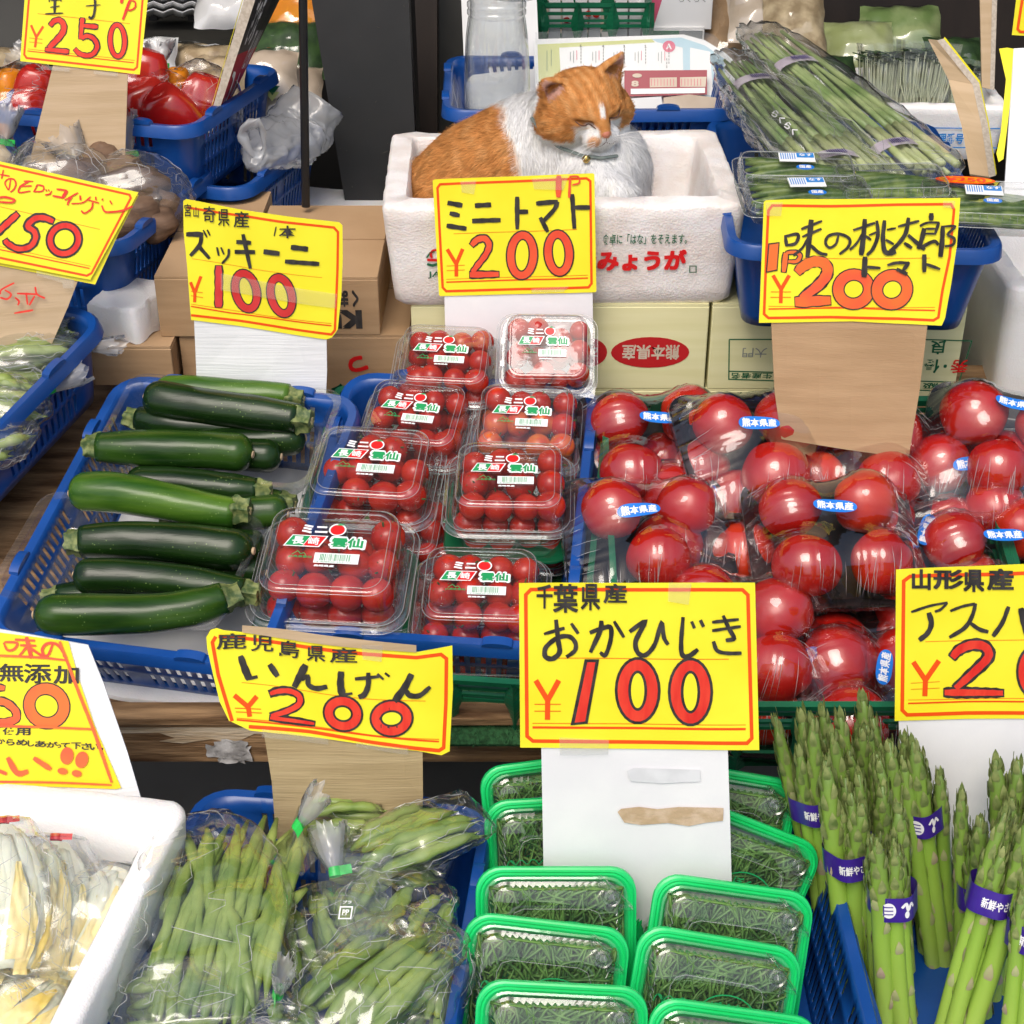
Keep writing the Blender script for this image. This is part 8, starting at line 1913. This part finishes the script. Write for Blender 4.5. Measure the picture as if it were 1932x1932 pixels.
# ---------------------------------------------------------------- sprouts in a foam box, boards at the right
fb = styro_box('white foam box with blue lettering holding packs of sprouts at the top right', .235, .22, .085, W_(1722, 262, 2.46) , (0, 0, D_(-2)), th=.022, seed=9)
mb = MB(); MF = MW[fb.name]
def ffn(x, z): return MF @ Vector((x, -.1085 - .0015, z))
put_text(mb, '管理番号', ffn, (.000, .028, .052, .044), .03); 
for ln in ([(-.085, .052), (.105, .052)], [(-.085, .022), (.105, .022)], [(-.010, .052), (-.010, .0)], [(-.045, .052), (-.045, .0)]): ribbon(mb, ln, .0018, ffn, smooth=False, step=1)
part('blue_print', mb, M['blue_print'], fb, True, smooth=False)
def sprout_pack(label, c, w_, h, seed, lean=0):
    t = thing('sprout_pack', label, 'sprout pack', c, (D_(-12), D_(lean), 0), group='clear packs of radish sprouts'); rn = random.Random(seed)
    st, lf = MB(), MB()
    for i in range(170):
        x, y = rn.uniform(-w_, w_), rn.uniform(-.025, .025); q = rn.gauss(0, .006); a = Vector((x * .8, y, .002)); b = Vector((x * 1.05 + q, y, h * rn.uniform(.75, .95))); st.tube([a, (a + b) / 2 + Vector((q * .5, 0, 0)), b], .0008, 3, cap=False)
        for k in range(2):
            an = rn.random() * 6.28; r = rn.uniform(.005, .009); d = Vector((math.cos(an), math.sin(an), .3)) * r; e = Vector((-math.sin(an), math.cos(an), 0)) * r * .7; lf.add([b, b + d + e, b + d * 1.7, b + d - e], [(0, 1, 2, 3)])
    o = part('sprout_stems', st, M['sprout'], t, sharp=0); o['kind'] = 'stuff'; o = part('sprout_leaves', lf, M['leaf'], t, sharp=0); o['kind'] = 'stuff'
    mb = MB(); mb.loft([[Vector((x, y, z)) for x, y in ((-w_ * k, -.028), (w_ * k, -.028), (w_ * k, .028), (-w_ * k, .028))] for z, k in ((0, .9), (h * .5, 1.05), (h * .8, 1.15), (h * 1.1, 1.25))], True, False); part('clear_pack', mb, M['bag'], t, smooth=False)
sprout_pack('left pack of radish sprouts in the top right foam box', W_(1668, 208, 2.46), .036, .092, 1); sprout_pack('right pack of radish sprouts in the top right foam box', W_(1735, 205, 2.45), .036, .092, 2, 4)
sprout_pack('small curly-leaved sprout pack behind the leaning cardboard sign', W_(1800, 205, 2.47), .020, .070, 3, 8); 
packet('wrapped leek tips standing behind the onions at the top', W_(1500, 60, 2.6), .05, .08, 'mush', 11, 'bag', name='vegetable_packet', group='packets behind the onions'); packet('green leaf packet left of the sprouts', W_(1560, 160, 2.5), .045, .05, 'leaf', 12, 'bag', name='vegetable_packet', group='packets behind the onions')
packet('clear packet with a small red flower drawing above the onions', W_(1430, 30, 2.65), .05, .05, 'cream', 13, 'bag', name='vegetable_packet', group='packets behind the onions')
packet('brown packet at the top middle behind the onions', W_(1380, 60, 2.75), .05, .08, 'card', 14, 'bag', name='vegetable_packet', group='packets behind the onions')
board_between('dark_wall', 'dark brown wall behind the sprouts at the top right', 'panel', 'brown_dark', W_(1400, 260, 3.0), W_(1960, 260, 3.0), W_(1960, -60, 3.05), W_(1400, -60, 3.05), .01)
t = thing('sign_back', 'back of a cardboard sign leaning at the right, its corrugated edge showing', 'cardboard sign', W_(1830, 335, 1.98))
a, b, c, d = W_(1840, 340, 1.98), W_(1752, 76, 2.12), W_(1790, 110, 2.10), W_(1872, 335, 1.97)
mb = MB(); q = [W_(*x) for x in ((1832, 290, 2.0), (1800, 240, 2.06), (1752, 72, 2.16), (1768, 72, 2.15), (1842, 240, 2.04), (1868, 335, 1.97))]
A1 = [W_(1752, 74, 2.16), W_(1790, 150, 2.13), W_(1815, 240, 2.07), W_(1830, 330, 1.98)]; B1 = [W_(1768, 76, 2.15), W_(1835, 160, 2.11), W_(1852, 240, 2.055), W_(1866, 335, 1.97)]
mb = MB(); mb.grid([A1, B1]); part('board_back', mb, M['card2'], t, True, smooth=False, solid=.003)
B2_ = [p + Vector((.010, .005, .001)) for p in B1]; mb = MB(); mb.grid([B1, B2_]); part('corrugated_edge', mb, M['card_edge'], t, True, smooth=False)
B3 = [p + Vector((.0025, .006, .001)) for p in B2_]; mb = MB(); mb.grid([B2_, B3]); part('yellow_front_edge', mb, M['yellow'], t, True, smooth=False)
t = thing('sign_back', 'tall strip of cardboard standing at the top right corner', 'cardboard sign', W_(1850, 160, 2.4))
mb = MB(); mb.add([W_(1852, 165, 2.4), W_(1868, 168, 2.4), W_(1872, -20, 2.45), W_(1848, -20, 2.45)], [(0, 1, 2, 3)]); part('board_back', mb, M['card2'], t, True, smooth=False, solid=.003)
mb = MB(); mb.add([W_(1868, 168, 2.398), W_(1876, 170, 2.398), W_(1882, -20, 2.448), W_(1872, -20, 2.448)], [(0, 1, 2, 3)]); part('corrugated_edge', mb, M['card_edge'], t, True, smooth=False)
t = thing('price_sign_edge', 'white and yellow sign board cut off by the right edge above the foam box', 'price sign', W_(1910, 360, 1.9))
mb = MB(); mb.add([W_(1893, 385, 1.88), W_(1990, 385, 1.88), W_(1990, 88, 1.98), W_(1912, 92, 1.98)], [(0, 1, 2, 3)]); part('white_board', mb, M['white_board'], t, True, smooth=False, solid=.003)
mb = MB(); P = [(1912, 92), (1900, 90), (1885, 92), (1898, 150), (1888, 250), (1880, 290), (1884, 306), (1893, 300), (1905, 200)]; fillpoly(mb, [(u, v) for u, v in P], lambda u, v: W_(u, v, 1.955 - (v - 92) * .00026)); part('yellow_flap', mb, M['yellow'], t, True, smooth=False, solid=.0008)
t = thing('price_sign_corner', 'corner of a yellow price card at the top right of the picture', 'price sign', W_(1925, 60, 2.1))
f9 = lambda h: (lambda u, v: W_(u, v, 2.1 - h)); mb = MB(); slab(mb, [(1909, 66), (1922, -40), (2050, -40), (2050, 74)], f9(0), f9(-.001)); part('card', mb, M['yellow'], t, True, smooth=False); mb = MB(); ribbon(mb, [(1935, -40), (1920, 55), (1925, 60), (2050, 66)], 5, f9(.0006), smooth=False); part('printed_frame', mb, M['orange_line'], t, True, smooth=False)

packet('dark leafy packet in the shade behind the leaning sign', W_(1800, 120, 2.7), .05, .05, 'leaf', 15, 'bag', name='vegetable_packet', group='packets behind the onions')
packet('pale packet behind the sprouts at the top', W_(1620, 90, 2.75), .06, .05, 'onion_pale', 16, 'bag', name='vegetable_packet', group='packets behind the onions')
packet('green leafy packet at the top right above the sprouts', W_(1700, 60, 2.8), .07, .05, 'onion', 17, 'bag', name='vegetable_packet', group='packets behind the onions')
packet('small shiny packet between the 250 card and the shop board', W_(290, 105, 2.40), .035, .03, 'paper', 18, 'bag', **gk)
packet('yellowish packet behind the red peppers at the right', W_(330, 115, 2.44), .05, .03, 'mush', 19, 'bag', **gk)
